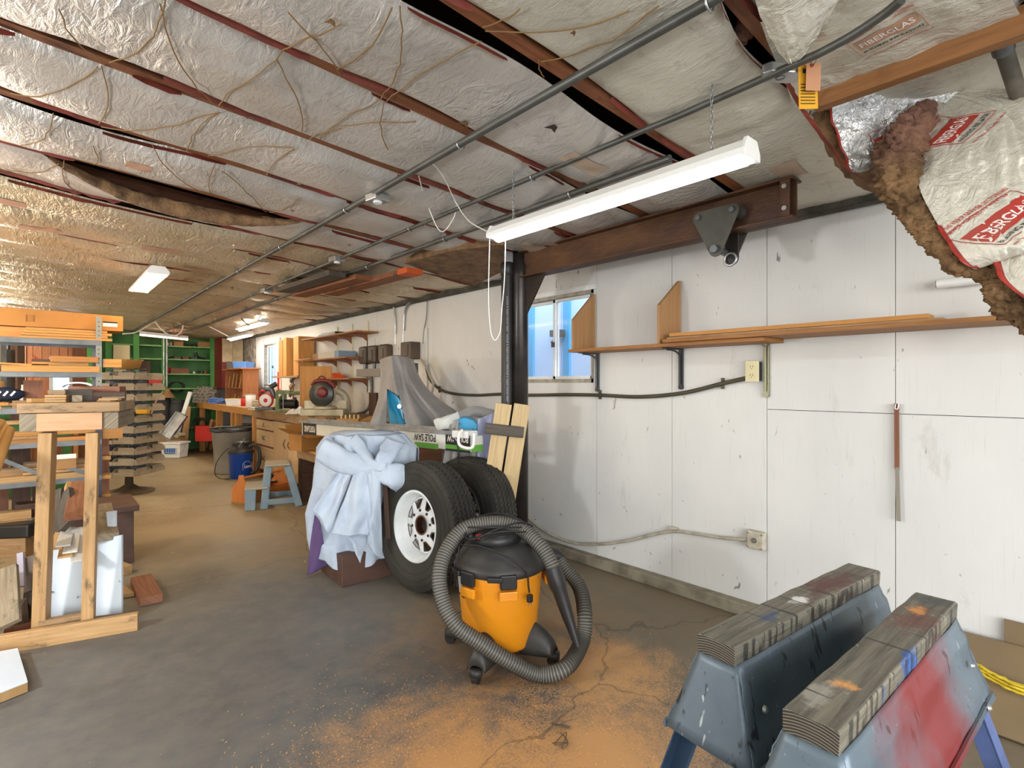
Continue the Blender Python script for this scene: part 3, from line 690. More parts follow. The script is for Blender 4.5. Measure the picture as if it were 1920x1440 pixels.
def surf_label(fn, u, v, ang, parent, flip=1, wd=.17, ht=.075, **kw):
    """lay a label on surface fn, its centre seen at (u,v), text direction at photo angle ang (degrees, up positive)"""
    a0, b0 = inv_sheet(u, v, fn); c = fn(a0, b0)
    Lx = RT*cos(radians(ang)) + Vector((0, 0, 1))*sin(radians(ang)); Ly = -RT*sin(radians(ang)) + Vector((0, 0, 1))*cos(radians(ang))
    e = min(.09, a0-.001, .999-a0, b0-.001, .999-b0); pu = fn(a0+e, b0)-fn(a0-e, b0); pv = fn(a0, b0+e)-fn(a0, b0-e)
    # solve offsets in the plane spanned by pu,pv so that the projections on RT/Z match
    A = Matrix(((pu.dot(Lx)/(2*e), pv.dot(Lx)/(2*e)), (pu.dot(Ly)/(2*e), pv.dot(Ly)/(2*e)))).inverted()
    def mp(x, y, off=.002):
        d = A @ Vector((x, y)); a = min(1, max(0, a0+d.x)); b_ = min(1, max(0, b0+d.y))
        q = fn(a, b_); q2 = fn(min(1, a+.01), b_)-fn(max(0, a-.01), b_); q3 = fn(a, min(1, b_+.01))-fn(a, max(0, b_-.01)); n = q2.cross(q3).normalized()
        if n.dot(CAMP-q) < 0: n = -n
        return q + n*off
    label_on(mp, parent, wd=wd, ht=ht, **kw); return mp
surf_label(sheet, 1893, 412, 50, t, wd=.115, ht=.055)
surf_label(sheet, 1792, 242, 50, t, wd=.10, ht=.05)
# bright foil piece left of the tail and the pale batt above the purlin
t2 = thing('torn_batt', 'shiny silver foil batt end with a red edge, above the fibre tail', 'insulation', P(1650, 220, D=1.9))
A_ = [P(1552,182,D=1.80),P(1572,235,D=1.83),P(1590,285,D=1.86),P(1596,322,D=1.86)]
B_ = [P(1700,128,D=1.78),P(1690,200,D=1.80),P(1680,270,D=1.82),P(1668,296,D=1.84)]
C_ = [P(1850,70,D=1.66),P(1862,120,D=1.66),P(1800,175,D=1.74),P(1740,190,D=1.80)]
def s2(a, b_):
    def e(c): x = a*3; i = min(2, int(x)); return c[i].lerp(c[i+1], x-i)
    p0, p1, p2 = e(A_), e(B_), e(C_); q = (p0*(1-b_)**2 + (p1*2-(p0+p2)/2)*2*b_*(1-b_) + p2*b_*b_)
    return q + FW*(.012*N(a*6, b_*5, 9) + .006*N(a*22, b_*26, 3) + .02*sin(pi*a)) 
m = M(); m.grid(s2, 50, 60); m.build('foil_facing', foil_s, t2)
m = M(); q = [s2(i/14, 0) for i in range(15)]; vs = []
for i, c in enumerate(q): vs += [c - FW*.004, c - RT*(.010+.008*abs(N(i*.6, 9))) - FW*.01]
m.add(vs, [(2*i, 2*i+2, 2*i+3, 2*i+1) for i in range(14)]); m.build('kraft_flange', red_tape, t2, solid=.0015)
mp_ = surf_label(s2, 1678, 262, 28, t2, wd=.11, ht=.05, full=False)
# pale printed batt between conduit and purlin
t3 = thing('printed_batt', 'pale foil batt with a faded red printed panel above the purlin', 'insulation', P(1640, 90, D=1.7))
def z3(x, y): return zc(x) - .030 + .010*N(x*6, y*7, 2) + .005*N(x*18, y*20, 5)
def s3(a, b_):
    u0, v0 = 1490+430*a, 200-165*a; u1, v1 = 1425+400*a, 45-150*a
    q = PC(u0+(u1-u0)*b_, v0+(v1-v0)*b_, -.03); return Vector((q.x, q.y, z3(q.x, q.y)))
m = M(); m.grid(s3, 60, 40); m.build('foil_facing', foil_w, t3)
c3 = PC(1665, 62, -.03); e1 = PC(1725, 32, -.03) - PC(1605, 92, -.03); e1.z = 0; e1.normalize(); e2 = Vector((-e1.y, e1.x, 0)); pz_ = PC(1660, 40, -.03) - c3
if e2.dot(pz_) < 0: e2 = -e2
def mp3(x, y, off=.002): q = c3 + e1*x + e2*y; return Vector((q.x, q.y, z3(q.x, q.y) - off))
label_on(mp3, t3, wd=.145, ht=.065, fade=True)
for i in range(6): pass
# folded drape of foil beside the junction box
t4 = thing('foil_drape', 'crumpled pale foil fold drooping above the round junction box', 'insulation', PC(1450, 50, -.1))
a0, a1, a2 = PC(1400,-60,-.02), PC(1425,62,-.04), PC(1478,120,-.10); c0, c1, c2 = PC(1600,-60,-.03), PC(1560,40,-.05), PC(1500,112,-.10)
def s4(a, b_):
    l = a0*(1-a)**2 + a1*2*a*(1-a) + a2*a*a; r = c0*(1-a)**2 + c1*2*a*(1-a) + c2*a*a; q = l.lerp(r, b_)
    q.z += -.03*sin(pi*b_)*sin(pi*a) + .010*sin(b_*13 + a*2)*a*(1-a) + .006*N(a*9, b_*12, 6); return q
m = M(); m.grid(s4, 30, 36); m.build('foil_facing', foil_w, t4)
# small fibre tuft at the rafter (chain hangs from it)
fc = cat_rom([P(1420,-20,D=1.5), P(1408,20,D=1.53), P(1395,50,D=1.55), P(1393,82,D=1.58)], 8); nfc = len(fc)
def f5(a, b_):
    x = a*(nfc-1); i = min(nfc-2, int(x)); c = fc[i].lerp(fc[i+1], x-i); r = .035*(1-.25*a)*(1 if a < .9 else .5); ang = 2*pi*b_
    d = RT*cos(ang) + FW*sin(ang)*.7; q = c + d*r; return q + d*r*(.6*noise.noise(q*25) + .3*noise.noise(q*70))
m = M(); m.grid(f5, 40, 16); tag(m.build('fibre_tuft', fibre_p), 'dirty pink fibre tuft hanging where the light chain is hooked', 'insulation')
# fibre glimpsed in the gap beside the bright batt
m = M(); a = PC(1540, 195, .0); b_ = PC(1640, 345, 0)
gp = [P(1535,205,D=1.9), P(1565,265,D=1.93), P(1600,320,D=1.97), P(1655,345,D=2.0)]
m.tube(cat_rom(gp, 8), .030, 12); 
m.v = [p + Vector((noise.noise(p*20), noise.noise(p*23), noise.noise(p*27)))*.02 for p in m.v]
tag(m.build('gap_fibre', fibre), 'brown fibre showing in the gap left of the bright foil batt', 'insulation')
m = M(); rg = cat_rom([P(1468,148,D=1.62), P(1500,205,D=1.72), P(1545,265,D=1.80), P(1592,322,D=1.90), P(1650,348,D=2.0)], 8); vs = []
for i, c in enumerate(rg): vs += [c, c + RT*(.012+.012*abs(N(i*.5, 4))) - FW*.006 + Vector((0, 0, -.004))]
m.add(vs, [(2*i, 2*i+2, 2*i+3, 2*i+1) for i in range(len(rg)-1)]); tag(m.build('red_flange', kraft, solid=.0015), 'torn dark red kraft edge along the joist right of the hanging light', 'insulation')
# purlin and pipes
m = M(); zz = zc(1.89)-.046; m.bar((1.89, .645, zz), (1.89, -2.9, zz), .038, .075)
tag(m.build('ceiling_purlin', W_purlin), 'amber coloured wooden purlin running to the top right corner', 'beam')
t = thing('vent_pipe', 'dirty grey pipe dropping through the ceiling at the top right corner', 'pipe', P(1890, 90, D=1.45))
m = M(); m.cyl(P(1835, -60, D=1.36), P(1912, 188, D=1.62), .021, 16); m.build('pipe', mat('dirty_pipe', '4A463C', .7, c2='605A4C', sc=14), t)
m = M(); a, b_ = P(1862, 25, D=1.42), P(1882, 95, D=1.5); m.cyl(a, b_, .026, 16); m.build('coupling', steel_g, t)
# void above the torn area is dark roof deck; small remnants of foil behind the pipe
def s6(a, b_):
    x = 1.93 + 1.05*a; y = .60 - .9*b_; return Vector((x, y, zc(x) + .04 - .03*sin(3*a+2*b_) + .02*N(x*6, y*6, 8)))
m = M(); m.grid(s6, 40, 30); tag(m.build('ceiling_batt', foil_w), 'pale crinkled foil batt in the corner behind the dirty pipe', 'insulation')

# tags
t = thing('inspection_tag', 'yellow printed inspection tag hanging from the conduit', 'tag', P(1514, 160, D=1.55))
def card_at(c, wd, ht, mt_, name, par, tilt=0, dd=0):
    m = M(); ax = (RT*cos(tilt) + Vector((0, 0, 1))*sin(tilt)); az = (-RT*sin(tilt) + Vector((0, 0, 1))*cos(tilt)); m.ebox(c, ax*wd/2, az*ht/2, FW*.0006); return m.build(name, mt_, par)
yel = mat('yellow_card', 'E0A31A', .6); pkc = mat('pink_card', 'C08A66', .7)
card_at(P(1515, 163, D=1.55), .055, .128, yel, 'card', t, .02)
for i in range(7):
    m = M(); c = P(1515, 158+6*i, D=1.548); m.ebox(c, RT*.021, Vector((0, 0, .0011)), FW*.0003); m.build('print_line', txt_k, t)
card_at(P(1515, 133, D=1.547), .03, .012, txt_k, 'print_word', t)
m = M(); m.tube(cat_rom([P(1510, 122, D=1.55), P(1506, 112, D=1.55), P(1514, 104, D=1.55), P(1518, 114, D=1.55), P(1512, 124, D=1.55)], 5), .001, 5); m.build('wire', steel_g, t)
t = thing('manila_tag', 'blank brown card tag hanging in front of the yellow tag', 'tag', P(1525, 142, D=1.53))
card_at(P(1525, 144, D=1.535), .042, .08, pkc, 'card', t, -.03)
m = M(); m.tube(cat_rom([P(1522, 122, D=1.53), P(1520, 108, D=1.53), P(1528, 103, D=1.53), P(1530, 114, D=1.53), P(1524, 124, D=1.53)], 5), .001, 5); m.build('wire', steel_g, t)
m = M(); m.tube([P(1523, 122, D=1.532) + RT*.004*cos(a) + Vector((0, 0, .004*sin(a))) for a in [pi*i/5 for i in range(10)]], .0012, 4, closed=True); m.build('eyelet', red_m, t)

# ================================================================ JIB CRANE
iron = mat('dark_painted_iron', '2E2A28', .3, .4, c2='3F3835', sc=5, bp=.1); rust = mat('rusty_iron', '4A3126', .55, .35, c2='6A4A2C', sc=9, lo=.35, hi=.75, bp=.25, stretch=(1, .5, 1))
t = thing('jib_crane', 'dark steel crane post with a rusty overhead beam', 'crane', (2.507, 2.75, 0)); cx, cy = 2.507, 2.75
m = M(); m.lathe([(0, 0), (.058, 0), (.058, 2.0), (.062, 2.05), (.062, 2.12), (.05, 2.14), (.05, 2.24), (0, 2.24)], 28, Matrix.Translation((cx, cy, 0))); m.build('post', iron, t)
m = M(); m.box((cx, cy, .008), (.26, .26, .016)); o = m.build('base_plate', iron, t)
for sx in (-1, 1):
    for sy in (-1, 1): m = M(); m.lathe([(0, 0), (.014, 0), (.014, .014), (0, .014)], 6, Matrix.Translation((cx+sx*.1, cy+sy*.1, .016)), smooth=False); m.build('bolt', galv, o)
zb, zt = 2.03, 2.212; m = M()
m.bb(cx-.05, cx+.05, .93, cy-.04, zb, zb+.011); m.bb(cx-.05, cx+.05, .93, cy-.04, zt-.011, zt); m.bb(cx-.004, cx+.004, .93, cy-.04, zb, zt); m.build('beam', rust, t, bevel=.002)
m = M(); m.prism([(0, 0), (.2, 0), (0, -.28)], .012, Matrix(((0, 0, 1, cx-.006), (-1, 0, 0, cy-.05), (0, 1, 0, zb), (0, 0, 0, 1)))); m.build('gusset', iron, t)
m = M(); m.bb(cx-.046, cx-.004, .975, .985, zb+.011, zt-.011); m.bb(cx-.046, cx-.038, .945, .985, zb+.011, zt-.011); m.build('stop_angle', rust, t)
for z in (zb+.045, zt-.04):
    m = M(); m.cyl((cx-.056, .965, z), (cx-.046, .965, z), .011, 6); m.build('bolt', galv, t)
t = thing('beam_trolley', 'triangular grey plate trolley riding on the overhead crane beam', 'trolley', (cx, 1.257, 2.0))
gp_ = mat('trolley_grey', '5B5952', .55, .5, c2='4B4943', sc=8)
tri = []
for (y, z, r) in ((.085, .045, .032), (-.085, .045, .032), (-.002, -.125, .034)):
    a0_ = {0: -30, 1: 90, 2: 210}[[.085, -.085, -.002].index(y)]
    for k in range(7): a = radians(a0_ + 20*k); tri.append((y + r*cos(a), z + r*sin(a)))
hull = tri
for sx in (-1, 1):
    m = M(); m.prism(hull, .008, Matrix(((0, 0, 1, cx+sx*.078-.004), (1, 0, 0, 1.27), (0, 1, 0, 2.07), (0, 0, 0, 1)))); m.build('side_plate', gp_, t, bevel=.0015)
    for (y, z) in ((.085, .045), (-.085, .045)):
        m = M(); m.cyl((cx+sx*.012, 1.27+y, 2.07+z-.0), (cx+sx*.046, 1.27+y, 2.07+z), .036, 20, r2=.030); m.build('wheel', gp_, t)
        m = M(); m.cyl((cx+sx*.082, 1.27+y, 2.07+z), (cx+sx*.096, 1.27+y, 2.07+z), .013, 6); m.build('bolt', steel_g, t)
m = M(); m.cyl((cx-.1, 1.268, 1.945), (cx+.1, 1.268, 1.945), .017, 10); m.cyl((cx-.104, 1.268, 1.945), (cx-.082, 1.268, 1.945), .02, 6); m.build('axle', steel_g, t)
m = M(); m.prism([(-.032, .1), (.032, .1), (.032, -.02)] + [(.032*cos(a), -.02+.032*sin(a)) for a in [-radians(20*k) for k in range(1, 9)]] + [(-.032, -.02)], .012, Matrix(((0, 0, 1, cx+.01), (1, 0, 0, 1.235), (0, 1, 0, 1.93), (0, 0, 0, 1)))); m.build('shackle', iron, t)
m = M(); m.tube([(cx, 1.235 + .03*cos(a), 1.905 + .03*sin(a)) for a in [2*pi*i/20 for i in range(20)]], .0065, 8, closed=True); m.build('ring', galv, t)
# black plastic drain pipe beside the post, with white lettering
q = P(951, 720, D=3.70); t = thing('drain_pipe', 'black plastic drain pipe with faint white lettering, strapped left of the crane post', 'pipe', (q.x, q.y, 0))
m = M(); m.cyl((q.x, q.y, 0), (q.x, q.y, 2.08), .041, 24); m.build('pipe', black, t)
m = M(); m.lathe([(.041, 2.05), (.047, 2.055), (.047, 2.13), (.041, 2.14), (0, 2.14)], 24, Matrix.Translation((q.x, q.y, 0))); m.build('coupling', black, t)
m = M(); m.box((q.x+.04, q.y, 1.93), (.03, .09, .02)); m.build('strap', iron, t)
for zc_ in (1.78, 1.30, 1.52):
    dv = (CAMP - Vector((q.x, q.y, 1.3))); dv.z = 0; dv.normalize(); sd = Vector((-dv.y, dv.x, 0))
    put_text('lettering', 'ABS DWV PIPE 3 INCH', lambda x, y, z0=zc_: Vector((q.x, q.y, z0)) + dv*.0415 + Vector((0, 0, x)) - sd*y, mat('worn_white', '8F8D88', .6), t, .24, .011)

# ================================================================ RIGHT WALL
xs0, xs1 = 2.75, 2.998
t = thing('wall_shelf', 'long brown wooden wall shelf on metal brackets', 'shelf', (2.9, 1.0, 1.53))
m = M(); m.bb(xs0, xs1, 1.18, 2.52, 1.52, 1.54); m.build('board', W_shelf, t, bevel=.002)
m = M(); m.bb(xs0-.03, xs1, -.9, 1.75, 1.541, 1.561); m.build('board', W_shelf, t, bevel=.002)
def divider(y, zw, zf):
    m = M(); m.prism([(xs0+.005, 1.541), (xs1-.01, 1.541), (xs1-.01, zw), (xs1-.025, zw), (xs0+.005, zf)], .018, Matrix(((1, 0, 0, 0), (0, 0, 1, y), (0, 1, 0, 0), (0, 0, 0, 1)))); m.build('divider', W_ply, t, bevel=.001)
divider(2.475, 1.945, 1.745); divider(1.79, 1.94, 1.77)
def bracket(y, mt_, z1=1.52, L=.26, rot=0):
    m = M(); m.bar((2.99, y, z1), (2.99, y, z1-L), .03, .012, up=(1, 0, 0)); 
    m.bar((2.995, y, z1-.004), (2.80, y, z1-.004), .028, .008)
    m.tube(cat_rom([(2.975, y, z1-L+.02), (2.972, y, z1-.06), (2.955, y, z1-.03), (2.90, y, z1-.014), (2.83, y, z1-.012)], 5), .006, 6)
    m.cyl((2.98, y, z1-L), (3.0, y, z1-L), .015, 12)
    o = m.build('bracket', mt_, t, bevel=.002)
grey_br = mat('grey_bracket', '55585C', .45, .5); dark_br = mat('dark_bracket', '3A3A3C', .45, .5); gal_br = mat('olive_galvanised', '8C8A70', .4, .6)
bracket(2.455, grey_br, 1.52); bracket(1.79, dark_br, 1.52, .24); bracket(1.268, gal_br, 1.541, .3)
def board(name, p0, p1, wd, h, mt_, label, cat_='board', group=None, bevel=.0015, up=(0, 0, 1)):
    m = M(); m.bar(p0, p1, wd, h, up); o = m.build(name, mt_, bevel=bevel); return tag(o, label, cat_, group)
board('loose_board', (2.85, 1.76, 1.5685), (2.86, .47, 1.5685), .14, .015, W_old, 'rough thin board lying on the wall shelf, under the amber one')
board('loose_board', (2.83, 1.74, 1.588), (2.86, .52, 1.588), .11, .020, W_amber, 'amber board lying on top of the boards on the wall shelf')
# outlet
t = thing('wall_outlet', 'cream double power outlet on the right wall below the shelf', 'outlet', (2.98, 1.33, 1.37))
m = M(); m.bb(2.955, 3.0, 1.297, 1.363, 1.318, 1.422); m.build('box', steel_g, t)
m = M(); m.bb(2.948, 2.955, 1.292, 1.367, 1.312, 1.428); m.build('cover_plate', cream, t, bevel=.002)
for zz_ in (1.394, 1.347):
    m = M(); m.cyl((2.945, 1.33, zz_), (2.949, 1.33, zz_), .0165, 20); o = m.build('socket', cream, t)
    m = M(); m.bb(2.944, 2.9455, 1.3225, 1.325, zz_-.002, zz_+.008); m.bb(2.944, 2.9455, 1.335, 1.3375, zz_-.002, zz_+.008); m.bb(2.944, 2.9455, 1.328, 1.332, zz_-.011, zz_-.007); m.build('slot', black, o)
def wallpath(pts, X_=2.978): return [P(u, v, X=X_) for u, v in pts]
def flex(name, pts, r, mt_, label, ribs=True):
    pts = cat_rom(pts, 10); t = thing(name, label, 'conduit', pts[0]); m = M()
    if not ribs: m.tube(pts, r, 8)
    else:
        L = sum((pts[i+1]-pts[i]).length for i in range(len(pts)-1)); n = int(L/.006); q = []; acc = [0]
        for i in range(len(pts)-1): acc.append(acc[-1] + (pts[i+1]-pts[i]).length)
        j = 0
        for i in range(n+1):
            s_ = L*i/n
            while j < len(acc)-2 and acc[j+1] < s_: j += 1
            q.append(pts[j].lerp(pts[j+1], (s_-acc[j])/max(1e-6, acc[j+1]-acc[j])))
        m.tube(q, [r*(1.06 if i % 2 else .94) for i in range(len(q))], 8)
    m.build('sleeve', mt_, t); return t
drk = mat('flex_dark', '54503F', .5, .3, c2='474437', sc=8); pale = mat('flex_painted', 'BDB6A4', .6, c2='97907E', sc=12)
t = flex('flex_conduit', wallpath([(1404,708),(1355,719),(1280,737),(1200,744),(1125,741),(1060,740),(985,741),(940,739),(890,741),(850,738),(825,730),(806,712),(798,685)], 2.975), .0125, drk, 'dark ribbed conduit drooping along the wall below window and shelf')
for (u, v) in ((1355, 719), (1125, 740), (824, 730)):
    p = P(u, v, X=2.985); m = M(); m.box(p, (.02, .012, .065)); m.tube([p + Vector((-.012*abs(sin(a)) - .002, 0, .014*cos(a))) for a in [pi*i/6 for i in range(7)]], .003, 5); m.build('clamp', drk, t)
t = flex('flex_conduit', wallpath([(1400,1012),(1350,1008),(1300,1000),(1262,996),(1225,1002),(1180,1013),(1130,1020),(1080,1019),(1040,1006),(1010,988),(990,970),(972,950)], 2.978), .010, pale, 'white painted ribbed conduit low on the right wall')
p = P(1262, 992, X=2.985); m = M(); m.box(p, (.016, .05, .03)); m.build('clamp', pale, t)
c = P(1417, 1013, X=2.97); t = thing('socket_box', 'square paint-smeared metal socket box low on the right wall', 'electrical box', c)
m = M(); m.box(c + Vector((.008, 0, 0)), (.045, .1, .1)); m.build('box', pale, t, bevel=.01)
m = M(); m.cyl(c + Vector((-.02, 0, .002)), c + Vector((-.012, 0, .002)), .02, 18); o = m.build('socket', pale, t)
m = M(); m.tube([c + Vector((-.021, .012*cos(a), .002+.012*sin(a))) for a in [2*pi*i/14 for i in range(14)]], .0022, 5, closed=True); m.box(c + Vector((-.021, 0, .002)), (.003, .003, .012)); m.build('slot', black, o)
for sy in (-1, 1):
    for sz in (-1, 1): m = M(); m.cyl(c + Vector((-.019, sy*.038, sz*.038)), c + Vector((-.012, sy*.038, sz*.038)), .005, 8); m.build('screw', galv, t)
# wooden lath with metal strip nailed to the wall
t = thing('wall_lath', 'narrow brown lath hanging flat on the right wall from a hook', 'strip', P(1682, 870, X=2.98))
a, b_ = P(1681, 757, X=2.985), P(1682, 880, X=2.985); m = M(); m.bar(a, b_, .018, .01, up=(1, 0, 0)); m.build('lath', W_red, t)
a, b_ = P(1682, 876, X=2.978), P(1685, 977, X=2.978); m = M(); m.bar(a, b_, .016, .006, up=(1, 0, 0)); lab(m.build('metal_strip', mat('strip_grey', '8A8478', .5), t), 'dull grey lower strip')
a = P(1682, 762, X=2.975); m = M(); m.tube(cat_rom([a + Vector((0, -.006, .012)), a + Vector((-.006, -.004, -.01)), a + Vector((-.006, .006, -.01)), a + Vector((0, .006, .01))], 5), .0025, 6); m.build('hook', white_pl, t)
# white tube on the wall
t = thing('wall_tube', 'short white round tube sticking out behind the torn insulation', 'tube', P(1800, 532, X=2.95))
a = P(1757, 533, X=2.96); m = M(); m.cyl(a, a + Vector((0, -.62, -.0)), .021, 20); m.build('tube', white_pl, t)
m = M(); m.cyl(a + Vector((0, .004, 0)), a + Vector((0, -.004, 0)), .017, 16); m.build('end_disc', galv, t)
m = M(); m.box(a + Vector((.018, -.4, 0)), (.045, .03, .05)); m.build('bracket', galv, t)
# brown sheet leaning at the foot of the wall and the yellow rope
brn = mat('brown_hardboard', '7F6C4C', .8, c2='75624A', sc=3)
m = M(); m.ebox((2.80, -.02, .125), (0, .56, 0), (.16, 0, .115), (.002, 0, -.003)); tag(m.build('hardboard_sheet', brn), 'plain brown sheet leaning low against the wall behind the sawhorses', 'sheet')
m = M(); m.bb(2.975, 2.985, -.5, .302, .22, .33); tag(m.build('hardboard_offcut', brn), 'brown square offcut against the wall at the right edge', 'sheet')
t = thing('yellow_rope', 'bundle of yellow rope strands lying at the right edge', 'rope', P(1870, 1275, D=2.07))
yr_ = mat('yellow_rope', 'D8BE2E', .6, c2='C2A524', sc=30)
for i in range(9):
    o_ = FW*(-.008*(i // 3)) + Vector((0, 0, .013*(i % 3 - 1))); m = M()
    m.tube([q + o_ + Vector((N(j*.5, i), N(j*.5, i+9), N(j*.4, i+20)))*.006 for j, q in enumerate(cat_rom([P(1832,1252,D=2.13), P(1860,1268,D=2.085), P(1900,1287,D=2.025), P(1950,1300,D=1.975)], 6))], .0055, 6); m.build('strand', yr_, t)

# ================================================================ SAWHORSES
def m_sheetmetal(name, red):
    m, t, b = base(name); v = coord(t, 'Object', rnd=False); n = noi(t, v, 3.5, 5, .6)
    out = ramp(t, n, [(.3, lin('525F69')), (.7, lin('707E88'))]).outputs[0]
    k = noi(t, coord(t, 'Object', (3, 3, 1.2)), 14, 4, .7); r = ramp(t, k, [(.62, (0,0,0)), (.68, (1,1,1))]); out = mixc(t, math_(t, 'MULTIPLY', r.outputs[0], .7), out, lin('2B2E30'))
    k = noi(t, coord(t, 'Object', (1, 1, 1)), 60, 2, .5); r = ramp(t, k, [(.72, (0,0,0)), (.75, (1,1,1))]); out = mixc(t, math_(t, 'MULTIPLY', r.outputs[0], .6), out, lin('A7B3BA'))
    k = noi(t, coord(t, 'Object', (30, 30, 2.2), rnd=False), 1.0, 2, .5); r = ramp(t, k, [(.64, (0,0,0)), (.67, (1,1,1))]); out = mixc(t, math_(t, 'MULTIPLY', r.outputs[0], .8), out, lin('26282A'))
    k = noi(t, coord(t, 'Object', (22, 22, 5), rnd=False), 2.0, 2, .5); r = ramp(t, k, [(.71, (0,0,0)), (.74, (1,1,1))]); out = mixc(t, math_(t, 'MULTIPLY', r.outputs[0], .8), out, lin('C4CCD2'))
    if red:
        x = sep(t, v, 0); d = math_(t, 'DIVIDE', math_(t, 'ABSOLUTE', math_(t, 'SUBTRACT', x, .02)), .30)
        f = math_(t, 'SUBTRACT', 1.15, d); f = math_(t, 'ADD', f, math_(t, 'MULTIPLY', math_(t, 'SUBTRACT', noi(t, v, 5, 5, .6), .5), 1.6))
        r = ramp(t, f, [(.25, (0,0,0)), (.95, (1,1,1))]); out = mixc(t, math_(t, 'MULTIPLY', r.outputs[0], .9), out, lin('84201F'))
    t.links.new(out, b.inputs['Base Color']); b.inputs['Roughness'].default_value = .42; b.inputs['Metallic'].default_value = .25
    bump(t, b, n, .15, .01); return m
sm_blue = m_sheetmetal('blue_grey_sheet_metal', False); sm_red = m_sheetmetal('red_oversprayed_sheet_metal', True)
leg_m = mat('sawhorse_leg_blue', '3D5570', .5, .2, c2='2E4258', sc=8); leg_m2 = mat('sawhorse_leg_violet', '5B6C9C', .5, .2, c2='46557C', sc=8)
def m_sawtop(name, patches, Lh=.5):
    """old grey board with its own paint stains: (x, y, rx, ry, colour) in metres from the board's centre"""
    m, t, b = base(name); v = coord(t, 'Object', rnd=False); uvv = coord(t, 'UV', (1.5, 30, 1))
    g = noi(t, uvv, 2.4, 6, .65, .5); out = ramp(t, g, [(.3, lin('454138')), (.7, lin('857F6E'))]).outputs[0]
    x = sep(t, v, 0); y = sep(t, v, 1); n2 = noi(t, v, 22, 6, .75)
    for (px_, py_, rx, ry, c_, am) in patches:
        dx = math_(t, 'DIVIDE', math_(t, 'SUBTRACT', x, px_), rx); dy = math_(t, 'DIVIDE', math_(t, 'SUBTRACT', y, py_), ry)
        d = math_(t, 'SQRT', math_(t, 'ADD', math_(t, 'MULTIPLY', dx, dx), math_(t, 'MULTIPLY', dy, dy)))
        f = math_(t, 'ADD', math_(t, 'SUBTRACT', 1.0, d), math_(t, 'MULTIPLY', math_(t, 'SUBTRACT', n2, .5), 2.6))
        r = ramp(t, f, [(.3, (0,0,0)), (.7, (1,1,1))]); out = mixc(t, math_(t, 'MULTIPLY', r.outputs[0], am), out, lin(c_))
    k = noi(t, coord(t, 'Object', (1, 1, 1)), 70, 3, .6); r = ramp(t, k, [(.68, (0,0,0)), (.72, (1,1,1))]); out = mixc(t, math_(t, 'MULTIPLY', r.outputs[0], .5), out, lin('C9C5BC'))
    k = noi(t, coord(t, 'Object', (60, 2, 2)), 1.0, 2, .5); r = ramp(t, k, [(.66, (0,0,0)), (.68, (1,1,1))]); out = mixc(t, math_(t, 'MULTIPLY', r.outputs[0], .8), out, lin('2E2A24'))
    # growth rings on the sawn ends, dark drips down the sides
    z = sep(t, v, 2); dz = math_(t, 'SUBTRACT', z, .575); rr_ = math_(t, 'SQRT', math_(t, 'ADD', math_(t, 'MULTIPLY', y, y), math_(t, 'MULTIPLY', dz, dz)))
    rg = math_(t, 'SINE', math_(t, 'ADD', math_(t, 'MULTIPLY', rr_, 1150), math_(t, 'MULTIPLY', noi(t, v, 30, 3, .5), 3)))
    gn = nd(t, 'ShaderNodeTexCoord'); ns = nd(t, 'ShaderNodeSeparateXYZ'); t.links.new(gn.outputs['Normal'], ns.inputs[0])
    endm = math_(t, 'GREATER_THAN', math_(t, 'ABSOLUTE', ns.outputs[0]), .8)
    rc = ramp(t, rg, [(.1, lin('2F2A24')), (.8, lin('7C7362'))]); out = mixc(t, endm, out, rc.outputs[0])
    sm_ = math_(t, 'GREATER_THAN', math_(t, 'ABSOLUTE', ns.outputs[1]), .7); dn = noi(t, coord(t, 'Object', (34, 1, 5), rnd=False), 1.0, 3, .6)
    dr = ramp(t, dn, [(.52, (0,0,0)), (.58, (1,1,1))]); out = mixc(t, math_(t, 'MULTIPLY', math_(t, 'MULTIPLY', dr.outputs[0], sm_), .8), out, lin('23221F'))
    dr = ramp(t, dn, [(.30, (1,1,1)), (.34, (0,0,0))]); out = mixc(t, math_(t, 'MULTIPLY', math_(t, 'MULTIPLY', dr.outputs[0], sm_), .7), out, lin('C8C6C0'))
    t.links.new(out, b.inputs['Base Color']); b.inputs['Roughness'].default_value = .55; bump(t, b, g, .5, .004); return m
top1 = m_sawtop('stained_top_red', [(.17, 0, .26, .07, '5E3430', .85), (-.03, .0, .05, .03, 'E4E2DE', .9), (-.2, -.01, .07, .03, '28466E', .7), (0, -.06, .5, .02, '2A2825', .7)])
top2 = m_sawtop('stained_top_dusty', [(.2, 0, .16, .08, '6A3A30', .7), (.37, 0, .07, .1, '3E4448', .6), (.27, .01, .05, .035, 'D9924C', .9), (-.25, .0, .035, .035, 'E0A05A', .95), (-.02, -.05, .1, .02, '1F5CA8', .8), (-.18, -.06, .06, .02, '2358A0', .8), (-.33, .02, .08, .04, 'A6A294', .7)])
